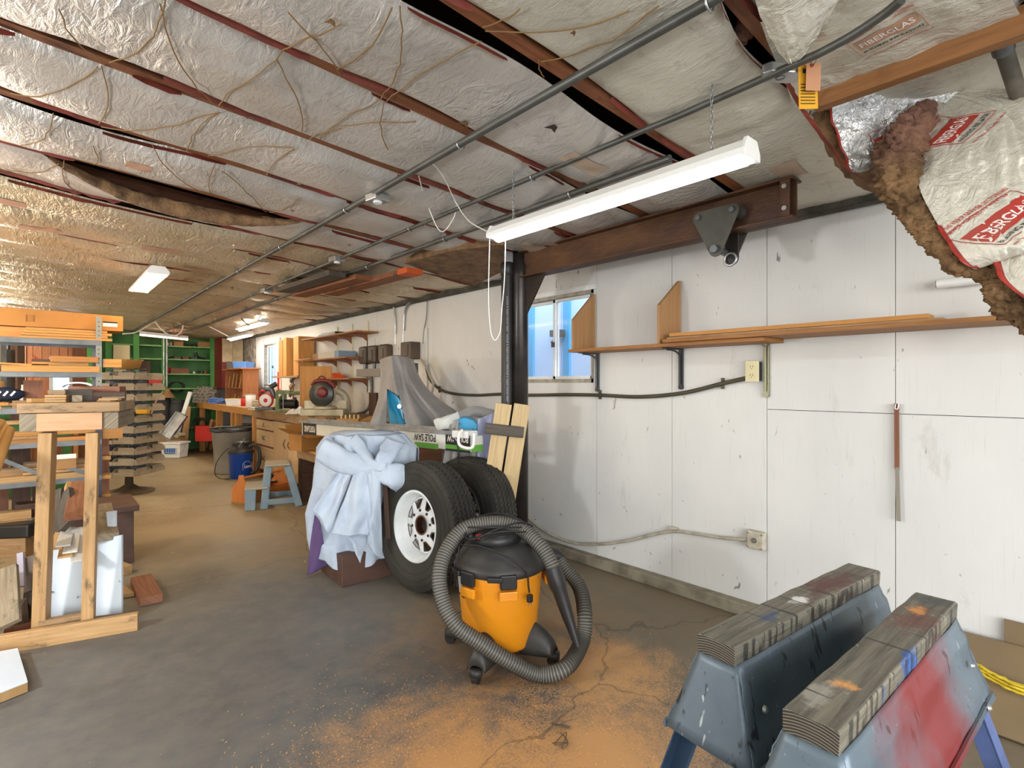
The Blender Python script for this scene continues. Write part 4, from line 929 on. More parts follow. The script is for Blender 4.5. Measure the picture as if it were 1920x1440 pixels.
def sawhorse(c, ang, topm, bm, bm2, lm, label, L=.85, zt=.72):
    """local x along the beam; origin on the floor under its middle"""
    t = thing('sawhorse', label, 'sawhorse', (c[0], c[1], 0), ang, None)
    R3 = mw(t)
    def w(p): return R3 @ Vector(p)
    ax = (R3.to_3x3() @ Vector((1, 0, 0))); ay = (R3.to_3x3() @ Vector((0, 1, 0)))
    # mesh in local coordinates: parts are built at identity and parented
    def lb(m, name, mt_, parent=t, **k):
        m.v = [w(p) for p in m.v]; return m.build(name, mt_, parent, **k)
    m = M(); n = 26
    prof = [(-.046, -.043), (.046, -.043), (.047, -.004), (.043, 0), (-.043, 0), (-.047, -.004)]
    vs = []; fs = []; uvs = []
    for i in range(n+1):
        x = -L/2 + L*i/n
        for (a, b_) in prof: vs.append((x + (.004*N(b_*90, a*60, ang) if i in (0, n) else 0), a + .0022*N(x*14, b_*50+ang), zt + b_ + .002*N(x*17, a*30, ang)))
    for i in range(n):
        for j in range(6): j2 = (j+1) % 6; fs.append((i*6+j, i*6+j2, (i+1)*6+j2, (i+1)*6+j)); uvs.append([(vs[k][0], vs[k][1]*1.0+vs[k][2]) for k in fs[-1]])
    fs += [(5, 4, 3, 2, 1, 0), tuple(n*6+j for j in range(6))]; uvs += [[(vs[k][1]*.3, vs[k][2]*3) for k in fs[-2]], [(vs[k][1]*.3, vs[k][2]*3) for k in fs[-1]]]
    m.add(vs, fs, uvs); lb(m, 'top_board', topm, bevel=.002)
    z1, z0 = zt-.04, zt-.235
    for s_, mm in ((-1, bm), (1, bm2)):
        # flared side sheet with a folded lower lip and a pressed crease
        m = M()
        def fn(a, b_, s_=s_):
            x0 = -L/2 + .012 - .045*b_; x = x0 + (-2*x0)*a; z = z1 + (z0-z1)*b_; y = .047 + .062*b_ + .004*sin(b_*9)*(1 if .2 < b_ < .9 else 0) + .0035*N(x*8, b_*5, s_)
            if b_ > .93: y += .008
            return Vector((x, s_*y, z))
        m.grid(fn, 30, 14, flip=(s_ > 0)); lb(m, 'side_panel', mm, solid=.003)
        m = M()
        def fe(a, b_, s_=s_):
            y = (.047 + .062*b_)*(2*a-1); z = z1 + (z0-z1)*b_; x = s_*(L/2 - .012 + .045*b_ + .004*sin(pi*a)); return Vector((x, y, z))
        m.grid(fe, 8, 8, flip=(s_ < 0)); lb(m, 'end_panel', mm if s_ < 0 else bm, solid=.003)
        m = M(); m.bar((-L/2-.035, s_*.112, z0+.004), (L/2+.035, s_*.112, z0+.004), .006, .018); lb(m, 'lip', mm)
    for sx in (-1, 1):
        for sy in (-1, 1):
            a = Vector((sx*(L/2-.03), sy*.080, zt-.175)); b_ = Vector((sx*(L/2+.06), sy*.235, .0)); d = (b_-a)
            m = M(); m.bar(a, b_, .052, .004, up=(0, sy, .35)); m.bar(a + Vector((-sx*.024, -sy*.02, 0)), b_ + Vector((-sx*.024, -sy*.02, 0)), .004, .04, up=(0, sy, .35))
            lg = lb(m, 'leg', lm, bevel=.001)
        for sy in (-1, 1):
            for (dx, dz) in ((.03, .10), (.05, .20)):
                c_ = Vector((sx*(L/2-.06+dx*.2), sy*(.055+.062*dz/.2), zt-.04-dz*.95)); nn = Vector((0, sy, .3)).normalized(); m = M(); m.cyl(c_, c_ + nn*.006, .009, 12, r2=.005); lb(m, 'rivet', galv)
    return t
def horse_pose(nl, nr, fl, fr_, zt=.72):
    a, b_ = (P(*nl, Z=zt)+P(*nr, Z=zt))/2, (P(*fl, Z=zt)+P(*fr_, Z=zt))/2
    return (a+b_)/2, atan2((b_-a).y, (b_-a).x), (b_-a).length
c, an, L = horse_pose((1304, 1189), (1380, 1212), (1588, 1054), (1651, 1070))
sawhorse(c, an, top1, sm_blue, sm_blue, leg_m, 'blue-grey metal sawhorse with a white paint splash on its top, nearer the wall', L)
c, an, L = horse_pose((1464, 1330), (1575, 1367), (1716, 1109), (1794, 1128))
h2 = sawhorse(c, an, top2, sm_red, sm_blue, leg_m2, 'metal sawhorse with red overspray on its side, at the lower right', L)

# ================================================================ SHOP VACUUM
vc = P(937, 720, D=2.57); vx, vy = vc.x, vc.y
t = thing('shop_vacuum', 'yellow and black wheeled shop vacuum with a thick grey hose', 'vacuum', (vx, vy, 0))
def m_yel():
    m, t_, b = base('vac_yellow'); v = coord(t_, 'Object', rnd=False); g = noi(t_, v, 5, 5, .65); out = ramp(t_, g, [(.35, lin('E29012')), (.7, lin('D98A1C'))]).outputs[0]
    k = noi(t_, v, 2.6, 4, .7); r = ramp(t_, k, [(.5, (0,0,0)), (.75, (1,1,1))]); out = mixc(t_, math_(t_, 'MULTIPLY', r.outputs[0], .35), out, lin('BE8434'))
    t_.links.new(out, b.inputs['Base Color']); b.inputs['Roughness'].default_value = .42; return m
yelm = m_yel(); dustblk = mat('dusty_black_plastic', '262523', .5, c2='3D3A35', sc=6, lo=.35, hi=.7)
T = Matrix.Translation((vx, vy, 0))
m = M(); m.lathe([(0, .075), (.155, .075), (.168, .09), (.178, .16), (.180, .165), (.203, .40), (.207, .437), (.200, .445), (0, .445)], 56, T); m.build('tank', yelm, t)
dv = (CAMP - Vector((vx, vy, 0))); dv.z = 0; dv.normalize(); sv = Vector((-dv.y, dv.x, 0))   # sv points to the photo's left? (checked below)
if sv.dot(RT) < 0: sv = -sv     # sv = to the right in the photo
def vp(r, f, z): return Vector((vx, vy, z)) + sv*r + dv*f
# lid
m = M(); m.lathe([(.198, .425), (.218, .43), (.221, .45), (.218, .468), (.205, .478), (.19, .50), (.165, .535), (.13, .55), (0, .555)], 56, T); lid = m.build('lid', dustblk, t)
m = M(); m.lathe([(.118, .545), (.124, .56), (.12, .585), (.10, .603), (.06, .612), (0, .614)], 40, T @ Matrix.Translation((-.02*sv.x, -.02*sv.y, 0))); m.build('motor_head', black, lid)
m = M(); m.tube(cat_rom([vp(-.10, .02, .60), vp(-.09, .0, .63), vp(0, -.01, .648), vp(.09, -.02, .63), vp(.1, -.03, .60)], 6), .016, 10); m.build('handle', black, lid)
m = M(); m.tube([Vector((vx, vy, 0)) + (sv*cos(a) + dv*sin(a))*.155 + Vector((0, 0, .558 + .004*sin(3*a))) for a in [radians(200+i*14) for i in range(14)]], .012, 8); m.build('hose_groove', black, lid)
m = M(); m.box(vp(-.095, .085, .59), (.03, .02, .02)); m.build('switch', red_m, lid, bevel=.003)
for a in (-10+90, 130, 250, 355):
    aa = radians(a); d = sv*cos(aa)+dv*sin(aa); c = Vector((vx, vy, .425)) + d*.222; tn = Vector((-d.y, d.x, 0))
    m = M(); m.ebox(c, tn*.038, d*.012, Vector((0, 0, .032))); o = m.build('latch', black, lid, bevel=.006)
    m = M(); m.ebox(c + Vector((0, 0, -.062)), tn*.042, d*.010, Vector((0, 0, .022))); m.build('latch_boss', yelm, t, bevel=.006)
for a in (95, 150):
    aa = radians(a); d = sv*cos(aa)+dv*sin(aa); c = Vector((vx, vy, .438)) + d*.222; tn = Vector((-d.y, d.x, 0)); m = M(); m.ebox(c, tn*.035, d*.018, Vector((0, 0, .012))); m.build('handgrip', black, lid, bevel=.006)
# label with print
def cylmap(a0, z0, rr=.2):
    def f(x, y, off=.0015):
        a = a0 + x/rr; z = z0+y; r = .180 + (z-.165)/.235*.023 if z > .165 else .178
        return Vector((vx, vy, z)) + (sv*cos(a) + dv*sin(a))*(r+off)
    return f
cm = cylmap(radians(157), .375)
m = M(); m.grid(lambda a, b_: cm((.5-a)*.075, (b_-.5)*.13, .0008), 8, 3); m.build('label', txt_k, t)
m = M(); m.grid(lambda a, b_: cm((.5-a)*.064, (b_-.62)*.085, .0014), 8, 3); m.build('label_panel', paperw, t)
cmf = lambda x, y: cm(-x, y+.048, .002)
put_text('label_text', '16 GAL', cmf, txt_w, t, .05, .016)
for i in range(7): m = M(); m.grid(lambda a, b_, i=i: cm((.5-a)*.055, .022-.011*i+b_*.004, .002), 6, 1); m.build('label_line', txt_k, t)
# casters
for a in (25, 112, 205, 300):
    aa = radians(a); d = sv*cos(aa)+dv*sin(aa); tn = Vector((-d.y, d.x, 0)); o_ = Vector((vx, vy, 0))
    m = M()
    def ft(u_, b_, d=d, tn=tn):
        r = .13 + .15*u_; hgt = (.165*(1-u_)**.6 + .075*u_**.5) if u_ < 1 else .07; wd = .065*(1-.35*u_); an_ = pi*b_
        return o_ + d*r + tn*wd*cos(an_) + Vector((0, 0, .055 + (hgt-.055+.01)*sin(an_)))
    m.grid(ft, 12, 12); m.build('foot', dustblk, t, solid=.004)
    m = M(); m.lathe([(0, 0), (.028, 0), (.028, .03), (0, .03)], 16, Matrix.Translation(o_ + d*.275 + Vector((0, 0, .035)))); m.build('foot_cap', dustblk, t)
    m = M(); c = o_ + d*.272 + Vector((0, 0, .026)); m.cyl(c - tn*.014, c + tn*.014, .026, 18); m.build('caster', black, t, bevel=.004)
# hose
hp = [P(1040,1040,D=2.72), P(1060,1068,D=2.68), P(1086,1100,D=2.62), P(1096,1150,D=2.52), P(1092,1200,D=2.46), P(1060,1252,D=2.33), P(1010,1264,D=2.32), P(955,1240,D=2.30), P(900,1205,D=2.30), P(855,1172,D=2.31), P(830,1125,D=2.35), P(824,1075,D=2.40), P(838,1030,D=2.46), P(870,992,D=2.52), P(925,980,D=2.56), P(975,992,D=2.54), P(1010,1020,D=2.48), P(1033,1055,D=2.44), P(1042,1085,D=2.42)]
for q in hp: q.z = max(q.z, .038)
hc = cat_rom(hp, 14); L = 0; acc = [0]
for i in range(len(hc)-1): L += (hc[i+1]-hc[i]).length; acc.append(L)
n = int(L/.0062); q = []; j = 0
for i in range(n+1):
    s_ = L*i/n
    while j < len(acc)-2 and acc[j+1] < s_: j += 1
    q.append(hc[j].lerp(hc[j+1], (s_-acc[j])/(acc[j+1]-acc[j])))
m = M(); m.tube(q, [(.0372 if i % 2 else .0300) for i in range(len(q))], 18)
hm, ht_, hb2 = base('grey_ribbed_hose'); uu = sep(ht_, coord(ht_, 'UV', rnd=False), 0); sn = math_(ht_, 'SINE', math_(ht_, 'MULTIPLY', uu, 2*pi/.0124))
hr = ramp(ht_, sn, [(.0, lin('3B3933')), (.75, lin('79746A'))]); ht_.links.new(hr.outputs[0], hb2.inputs['Base Color']); hb2.inputs['Roughness'].default_value = .55
m.build('hose', hm, t)
a, b_ = hp[-1], P(1083, 1212, D=2.36); d = (b_-a).normalized()
m = M(); m.tube([a - d*.05, a - d*.02, a, a + d*.03, a + d*.05, a+(b_-a)*.5, b_], [.039, .040, .041, .040, .034, .028, .014], 20); m.build('nozzle', black, t)
m = M(); m.tube([P(1000, 1035, D=2.66), hp[0], hp[1].lerp(hp[0], .6)], .042, 18); m.build('hose_port', black, t)
# cord coiled over the lid
cp = [vp(.02, .12, .60)]; rr = random.Random(5)
cp = [vp(-.20,.02,.40), vp(-.215,.03,.47), vp(-.19,.05,.54), vp(-.10,.12,.60), vp(.02,.13,.625), vp(.12,.08,.61), vp(.13,-.02,.62), vp(.02,-.06,.66), vp(-.1,.02,.665), vp(-.16,.08,.60), vp(-.12,.13,.59), vp(-.02,.12,.63), vp(.1,.05,.645), vp(.16,0,.61), vp(.1,.06,.625), vp(-.06,.12,.64), vp(-.17,.06,.62), vp(-.18,.1,.56), vp(-.1,.16,.57), vp(.02,.19,.535), vp(.08,.2,.50), vp(.12,.2,.46), vp(.128,.195,.40), vp(.132,.195,.37)]
m = M(); m.tube(cat_rom(cp, 8), .0042, 7); m.build('power_cord', wire_b, t)
m = M(); m.tube(cat_rom([vp(-.19,.05,.54), vp(-.205,.08,.44), vp(-.21,.05,.35), vp(-.2,.02,.33), vp(-.215,.0,.42), vp(-.19,.02,.52)], 8), .0042, 7); m.build('power_cord', wire_b, t)
m = M(); c = vp(.134, .197, .345); m.box(c, (.024, .02, .034)); o = m.build('plug', black, t, bevel=.003)
for s_ in (-1, 1): m = M(); m.box(c + sv*.006*s_ + Vector((0, 0, -.024)), (.0016, .006, .016)); m.build('prong', galv, o)

# ================================================================ TYRES
def tyre(c, R, w_, lean, label, rim=True, seed=0, yaw=0):
    """axis along x; outer face toward -x"""
    t = thing('spare_tyre', label, 'tyre', (c[0], c[1], 0), 0)
    Mx = Matrix.Translation((c[0], c[1], R*cos(lean)+.004)) @ Matrix.Rotation(yaw, 4, 'Z') @ Matrix.Rotation(lean, 4, 'Y') @ Matrix.Rotation(radians(-90), 4, 'Y')
    # lathe axis z -> -x ; z+ is the outer (camera) face
    h = w_/2; ri = R*.545
    prof = [(ri, h*.80), (ri+.006, h*.92), (R*.66, h*1.02), (R*.76, h*1.08), (R*.86, h*1.05), (R*.93, h*.98), (R*.965, h*.90)]
    tr = []
    m = M(); m.lathe(prof, 72, Mx); m.lathe([(r, -z) for r, z in prof[::-1]], 72, Mx)
    m.build('sidewall', blackrub, t)
    m = M()
    for r0 in (.70, .80, .885): m.tube([Mx @ Vector((R*r0*cos(a), R*r0*sin(a), h*(1.045 if r0 < .75 else 1.075 if r0 < .85 else 1.035))) for a in [2*pi*i/72 for i in range(72)]], .0022, 4, closed=True)
    m.build('sidewall_rib', blackrub, t)
    # tread with zigzag grooves
    m = M(); nt_, nz = 288, 36
    def ft(a, b_):
        ang = 2*pi*a; z = h*.9*(1-2*b_); zz = z + .006*(abs(((a*72) % 1)*2-1)-.5)*2
        g = min(abs(zz - k*h*.9*.36) for k in (-2, -1, 0, 1, 2)); dep = .009 if g < .0045 else 0
        if abs(z) > h*.74 and (a*72) % 1 < .22: dep = .007
        return Mx @ Vector(((R*(1-.035*(abs(z)/(h*.9))**3)-dep)*cos(ang), (R*(1-.035*(abs(z)/(h*.9))**3)-dep)*sin(ang), z))
    m.grid(ft, nt_, nz, smooth=False); m.build('tread', blackrub, t)
    rp = [(ri+.004, h*.82), (ri-.006, h*.9), (ri-.014, h*.86), (ri-.022, h*.6), (ri-.030, h*.5), (ri-.036, -h*.1), (ri-.05, -h*.15)]
    m = M(); m.lathe(rp, 72, Mx); m.lathe([(ri+.004, -h*.82), (ri-.01, -h*.9), (ri-.03, -h*.5), (ri-.05, -h*.15)][::-1], 72, Mx); r_o = m.build('rim_barrel', white_pt if rim else steel_g, t)
    # wheel disc with eight triangular openings, a hub hole and stud holes
    rd, zd, zh = ri-.045, h*.05, h*.28; n = 8; rh = .058
    def dp(r, a, off=0):
        f = (rd-r)/(rd-rh); z = zd + (zh-zd)*sin(min(1, f*1.35)*pi/2) ; return Mx @ Vector((r*cos(a), r*sin(a), z+off))
    vs = []; fs = []; rings = [rd, rd*.93, rd*.60, rd*.5, rh]; per = 6; tot = n*per
    for r in rings:
        for j in range(tot): vs.append((r, 2*pi*j/tot))
    for i in range(len(rings)-1):
        for j in range(tot):
            j2 = (j+1) % tot
            if i == 1 and j % per in (1, 2, 3, 4): continue
            fs.append((i*tot+j, i*tot+j2, (i+1)*tot+j2, (i+1)*tot+j))
    # taper the openings: pull inner-side opening corners together
    vv = []
    for (r, a) in vs:
        j = round(a/(2*pi)*tot) % tot; cen = (j//per)*per + 3; da = 0
        if abs(r-rd*.60) < 1e-6 and (j % per) in (1, 2, 4, 5):
            s0 = {1: .35, 2: .62, 4: -.62, 5: -.35}[j % per]; da = s0*2*pi/tot*(2.4 if j % per in (1, 5) else 1)*.9
        vv.append(dp(r, a+da))
    m = M(); m.add(vv, fs, smooth=True); m.build('wheel_disc', white_pt if rim else steel_g, t, solid=.005)
    rustm = mat('rusty_edge', '6B4A32', .8)
    m = M()
    for k in range(n):
        a = 2*pi*(k+.5)/n; w1 = 2*pi/tot*2; m.tube([dp(rd*.93, a-w1, .003), dp(rd*.93, a, .003), dp(rd*.93, a+w1, .003), dp(rd*.6, a+w1*.25, .003), dp(rd*.6, a-w1*.25, .003)], .0025, 5, closed=True)
    m.build('opening_edge', rustm, t)
    m = M(); m.tube([dp(rh, 2*pi*i/32, .002) for i in range(32)], .005, 6, closed=True); m.build('hub_ring', rustm, t)
    for k in range(n):
        a = 2*pi*(k+.25)/n; c0 = dp(rh+.034, a, .004); nn = (Mx.to_3x3() @ Vector((0, 0, 1))); m = M(); m.cyl(c0 - nn*.004, c0 + nn*.003, .009, 12); m.build('stud_hole', black, t)
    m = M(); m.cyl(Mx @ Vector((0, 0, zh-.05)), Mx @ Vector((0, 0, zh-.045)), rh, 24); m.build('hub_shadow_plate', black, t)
    return t
tyre((1.83, 2.90), .405, .20, radians(4), 'tyre on a white steel wheel with eight openings, leaning on the other tyre', True, yaw=radians(5))
tyre((2.24, 2.98), .395, .20, radians(5), 'second worn tyre behind the white-wheeled one, next to the leaning planks', False, yaw=radians(3))
# leaning pallet boards
t = thing('plank_pair', 'two pale planks joined by a dark cross piece, leaning against the crane post', 'planks', P(935, 900, D=3.4))
for (a, b_) in ((P(945, 757, D=3.60), P(898, 1064, D=3.70)), (P(979, 758, D=3.60), P(932, 1064, D=3.70))):
    a = Vector(a); b_ = Vector(b_); m = M(); m.bar(a, b_, .108, .02, up=-FW); m.build('plank', W_pallet, t, bevel=.001)
a, b_ = P(909, 803, D=3.575), P(982, 811, D=3.575); m = M(); m.bar(a, b_, .072, .03, up=FW); m.build('cross_piece', W_char, t, bevel=.003)

# ================================================================ CLOTH COVERED MACHINES
def m_cloth(name, c, c2, sc=3):
    m, t_, b = base(name); v = coord(t_, 'Object', rnd=False); g = noi(t_, v, sc, 5, .6); out = ramp(t_, g, [(.35, lin(c)), (.7, lin(c2))]).outputs[0]
    t_.links.new(out, b.inputs['Base Color']); b.inputs['Roughness'].default_value = .85; b.inputs['Specular IOR Level'].default_value = .2
    h = noi(t_, coord(t_, 'Object', (1, 1, .6)), 12, 5, .65, .8); bump(t_, b, h, .35, .02); return m
sheet_w = m_cloth('white_bedsheet', 'A9B6C8', 'C0CBD8'); cloth_g = m_cloth('grey_canvas', '928E8B', 'A8A4A0'); cloth_p = m_cloth('purple_cloth', '5C4872', '6E5A86')
def mw_(m, R=1): return m
def drape(cx_, cy_, rows, folds, seed, mt_, name, label, cat_='cover', nu=180, nv=70, amp=.03, capz=None, knot=None, parent=None):
    """closed hanging cloth: rows = [(z, rx, ry, dx, dy)] top to bottom, in the camera-facing frame (right, depth)"""
    def fn(a, b_):
        x = b_*(len(rows)-1); i = min(len(rows)-2, int(x)); f = x-i; f = f*f*(3-2*f); r0, r1 = rows[i], rows[i+1]
        z, rx, ry, dx, dy = [r0[k]*(1-f)+r1[k]*f for k in range(5)]
        an_ = 2*pi*a; k = b_**.8
        fo = amp*k*(sin(an_*folds + 2.2*N(an_, b_*1.5, seed)*2) + .6*sin(an_*folds*2.3+seed + 3*N(a*5, b_*2, seed+3)))
        fo += .018*N(cos(an_)*3, sin(an_)*3, b_*5+seed)
        r = 1 + 0
        q = Vector((cx_, cy_, z)) + RT*(cos(an_)*(rx+fo)+dx) + FW*(sin(an_)*(ry+fo)+dy)
        q.z += .012*N(an_*2, b_*6, seed+8)
        if b_ > .97: q.z += .03*sin(an_*3+seed) + .03*N(an_*3, seed)
        if knot:
            kx, kz, kr, ks = knot; d = (q-Vector((cx_, cy_, 0))).dot(RT)-kx; e = q.z-kz
            if sin(an_) < .2:
                g = math.exp(-(d*d+e*e)/(kr*kr)); q += FW*(ks*g)
                rad = atan2(e, d); dist = sqrt(d*d+e*e); q += FW*(.022*sin(rad*7+1.5)*math.exp(-(dist-.14)**2/.012)) 
        return q
    m = M(); m.grid(fn, nu, nv, flip=True)
    c0 = sum((fn(i/24, 0) for i in range(24)), Vector())/24
    m.add([fn(i/60, 0) for i in range(60)] + [c0 + Vector((0, 0, .012))], [(i, (i+1) % 60, 60) for i in range(60)], smooth=True)
    o = m.build(name, mt_, parent, solid=.003)
    return o
wc = P(682, 1040, D=3.70)
t = thing('covered_machine', 'shop machine under a gathered white bedsheet with a brown base', 'machine', (wc.x, wc.y, 0))
drape(wc.x, wc.y, [(.965, .20, .17, .02, 0), (.955, .26, .2, .02, 0), (.86, .33, .23, .03, 0), (.72, .34, .23, .02, 0), (.60, .31, .2, -.03, 0), (.42, .31, .2, -.07, 0), (.25, .30, .21, -.07, 0), (.115, .28, .22, -.06, 0)], 6, 3, sheet_w, 'bedsheet', '', amp=.020, knot=(.06, .74, .07, .09), parent=t, nu=220, nv=90)
# twisted roll of sheet across the front
def roll(pts, r0, mt_, parent, seed, fl=.7, name='gathered_fold'):
    pts = cat_rom(pts, 8); n_ = len(pts); m = M()
    def fn(a, b_):
        x = a*(n_-1); i = min(n_-2, int(x)); c = pts[i].lerp(pts[i+1], x-i); tn = (pts[i+1]-pts[i]).normalized(); n1 = FW.cross(tn).normalized(); an_ = 2*pi*b_
        r = r0[0] + (r0[1]-r0[0])*a if len(r0) == 2 else (r0[0]*(1-a)**2 + r0[1]*2*a*(1-a) + r0[2]*a*a)
        r *= 1 + .10*sin(an_*3+a*7+seed) + .18*N(a*5, cos(an_)*1.5, sin(an_)*1.5+seed); return c + (n1*cos(an_) + FW*sin(an_)*fl)*r
    m.grid(fn, 60, 28); return m.build(name, mt_, parent)
roll([P(606, 838, D=3.5), P(640, 862, D=3.44), P(680, 878, D=3.40), P(712, 876, D=3.39)], [.085, .05], sheet_w, t, 1)
roll([P(662, 822, D=3.5), P(680, 848, D=3.42), P(700, 872, D=3.37), P(725, 874, D=3.38)], [.045, .03], sheet_w, t, 4)
roll([P(742, 826, D=3.52), P(728, 850, D=3.42), P(712, 868, D=3.39), P(700, 876, D=3.40)], [.07, .035], sheet_w, t, 7)
roll([P(708, 880, D=3.40), P(735, 892, D=3.40), P(760, 905, D=3.46), P(770, 915, D=3.52)], [.04, .12, .06], sheet_w, t, 9)
# front flap with a hem hanging from the knot
def flap(corner, mt_, parent, name='hanging_flap', seed=0, waves=3, amp=.018, nu=40, nv=50, sol=.002):
    tl, tr, bl, br = corner
    def fn(a, b_):
        q = tl.lerp(tr, a).lerp(bl.lerp(br, a), b_)
        q = q + FW*(amp*sin(a*waves*2*pi+seed + 2*N(b_*2, seed))*min(1, b_*3+.3) + .01*N(a*4, b_*5, seed)); return q
    m = M(); m.grid(fn, nu, nv); return m.build(name, mt_, parent, solid=sol)
flap((P(668, 872, D=3.37), P(708, 878, D=3.37), P(620, 1003, D=3.33), P(690, 1004, D=3.33)), sheet_w, t, seed=1, waves=1.3)
flap((P(690, 880, D=3.36), P(712, 884, D=3.36), P(688, 1020, D=3.34), P(716, 1050, D=3.36)), sheet_w, t, seed=2, waves=.8)
flap((P(640, 880, D=3.42), P(664, 876, D=3.40), P(588, 955, D=3.38), P(618, 1000, D=3.36)), sheet_w, t, seed=5, waves=1.2)
flap((P(640, 1000, D=3.40), P(690, 1000, D=3.40), P(660, 1010, D=3.38), P(674, 1058, D=3.36)), sheet_w, t, seed=3, waves=.7)
bs = P(672, 1060, D=3.62)
m = M(); m.box((wc.x-.02, wc.y, .10), (.42, .40, .20), -TH+radians(38)); m.build('base_box', brownpt, t, bevel=.006)
m = M(); a_, b2 = P(722, 905, D=3.50), P(729, 1010, D=3.46); m.bar(a_, b2, .03, .02, up=FW); m.build('stand_leg', W_dark, t)
def pfn(a, b_):
    q = P(590, 965, D=3.50).lerp(P(606, 1000, D=3.48), a).lerp(P(576, 1078, D=3.60).lerp(P(612, 1062, D=3.58), a), b_)
    q += FW*(.02*sin(a*5+b_*3)); q -= RT*(.012*sin(pi*b_)*(1-a)); q.z = max(q.z, .006); return q
m = M(); m.grid(pfn, 20, 30); tag(m.build('purple_cloth', cloth_p, solid=.003), 'purple cloth hanging to the floor at the left of the white bedsheet', 'cloth')

# grey canvas over the drill press by the wall, with a cyan housing showing
gc = P(765, 720, D=4.95)
t = thing('covered_drill_press', 'tall machine under a grey canvas with its bright blue body showing', 'machine', (gc.x, gc.y, .86))
def gfn(a, b_):
    # a: around the visible front from left (0) to right (1); b_: top to bottom
    topL, topR = P(712, 674, D=5.0), P(775, 676, D=5.0); bl, br = P(668, 812, D=4.4), P(925, 800, D=4.3)
    x = a
    tpt = topL.lerp(topR, x); bpt = bl.lerp(br, x); k = b_**1.5
    q = tpt.lerp(bpt, b_); 
    # narrow waist then flare to the right
    pxs = (1-b_)*(712+63*x) + b_*(690 + 235*x) - 40*sin(pi*b_)*x*.9 + 10*sin(pi*b_)*(1-x)
    pys = 674 + 128*b_ + 5*x*b_ - (8*sin(pi*x))*(1-b_) + 16*b_*b_*x*(1-x)
    D = 5.0 - .55*b_ - .22*sin(pi*min(1, x*1.1)) + .08*x
    D += (.05*sin(x*15+2*N(b_*2, 3)) + .03*sin(x*31+b_*3))*min(1, b_*2+.1) + .03*N(x*5, b_*4)
    return P(pxs, pys, D=D)
def keep(a, b_): return not (.14 < a < .42-.12*(b_) + .0 and .36 + a*.5 < b_ < .93)
m = M(); nu, nv = 90, 60; vs = [gfn(i/nu, j/nv) for i in range(nu+1) for j in range(nv+1)]; fs = []
for i in range(nu):
    for j in range(nv):
        if keep(i/nu, j/nv): a = i*(nv+1)+j; fs.append((a, a+nv+1, a+nv+2, a+1))
m.add(vs, fs, smooth=True); m.build('canvas', cloth_g, t, solid=.004)
# back of the canvas and the pole beneath
m = M(); m.lathe([(0, .86), (.055, .86), (.055, 1.5), (0, 1.5)], 20, Matrix.Translation((gc.x+.12, gc.y+.12, 0))); m.build('column', steel_g, t)
hb = P(742, 760, D=4.62)
m = M(); q0 = [P(724, 728, D=4.72), P(744, 742, D=4.66), P(757, 756, D=4.66), P(757, 785, D=4.64), P(766, 806, D=4.6), P(730, 800, D=4.66)]
m.add(q0 + [p + FW*.16 for p in q0], [(5,4,3,2,1,0), (6,7,8,9,10,11)] + [(i, (i+1) % 6, 6+(i+1) % 6, 6+i) for i in range(6)]); m.build('blue_housing', skyb, t, bevel=.012)
m = M(); m.cyl(P(749, 762, D=4.645), P(749, 762, D=4.60), .02, 12); m.build('lock_knob', galv, t)
# small machine to the right with blue guard under grey and white cloths
t = thing('covered_saw', 'low machine with a bright blue guard under grey and white cloths', 'machine', P(880, 860, D=3.95))
sc_ = P(880, 860, D=4.05)
m = M()
q0 = [(851,788),(870,783),(886,787),(896,797),(893,811),(860,823),(850,815)]
f = [P(u, v, D=3.86) for u, v in q0]; bk = [p + FW*.2 for p in f]; n = len(f)
m.add(f+bk, [tuple(range(n-1, -1, -1)), tuple(range(n, 2*n))] + [(i, (i+1) % n, n+(i+1) % n, n+i) for i in range(n)]); m.build('blue_guard', skyb, t, bevel=.006)
for u, v in ((859, 812), (887, 806), (862, 795)): m = M(); m.cyl(P(u, v, D=3.862), P(u, v, D=3.85), .006, 8); m.build('screw', black, t)
drape(sc_.x, sc_.y, [(1.0, .13, .12, -.02, 0), (.93, .17, .14, -.02, 0), (.80, .17, .14, -.02, 0), (.6, .17, .15, -.02, 0), (.36, .19, .17, -.02, 0)], 5, 11, cloth_g, 'grey_cover', '', amp=.02, parent=t, nu=110, nv=40)
roll([P(818, 800, D=3.9), P(838, 792, D=3.85), P(862, 784, D=3.92)], [.045, .05], m_cloth('white_rag', 'C9CBC6', 'D9DAD6'), t, 3, name='white_rag')
roll([P(862, 778, D=4.05), P(890, 772, D=4.1), P(925, 778, D=4.1)], [.03, .045], cloth_g, t, 8)
flap((P(896, 786, D=3.88), P(926, 774, D=3.95), P(895, 870, D=3.86), P(912, 886, D=3.9)), m_cloth('lilac_sheet', 'B8BDDD', 'C8CCE4'), t, 'white_sheet', 4, 1.2)
flap((P(845, 790, D=3.84), P(860, 785, D=3.84), P(830, 868, D=3.80), P(856, 880, D=3.80)), cloth_g, t, 'grey_flap', 6, 1.0)
m = M(); m.tube(cat_rom([P(846, 820, D=3.7), P(856, 830, D=3.68), P(860, 850, D=3.68), P(858, 885, D=3.7)], 6), .005, 6); m.build('cord', wire_b, t)
m = M(); m.box((sc_.x, sc_.y, .36), (.3, .3, .72), -TH); m.build('stand', W_dark, t)

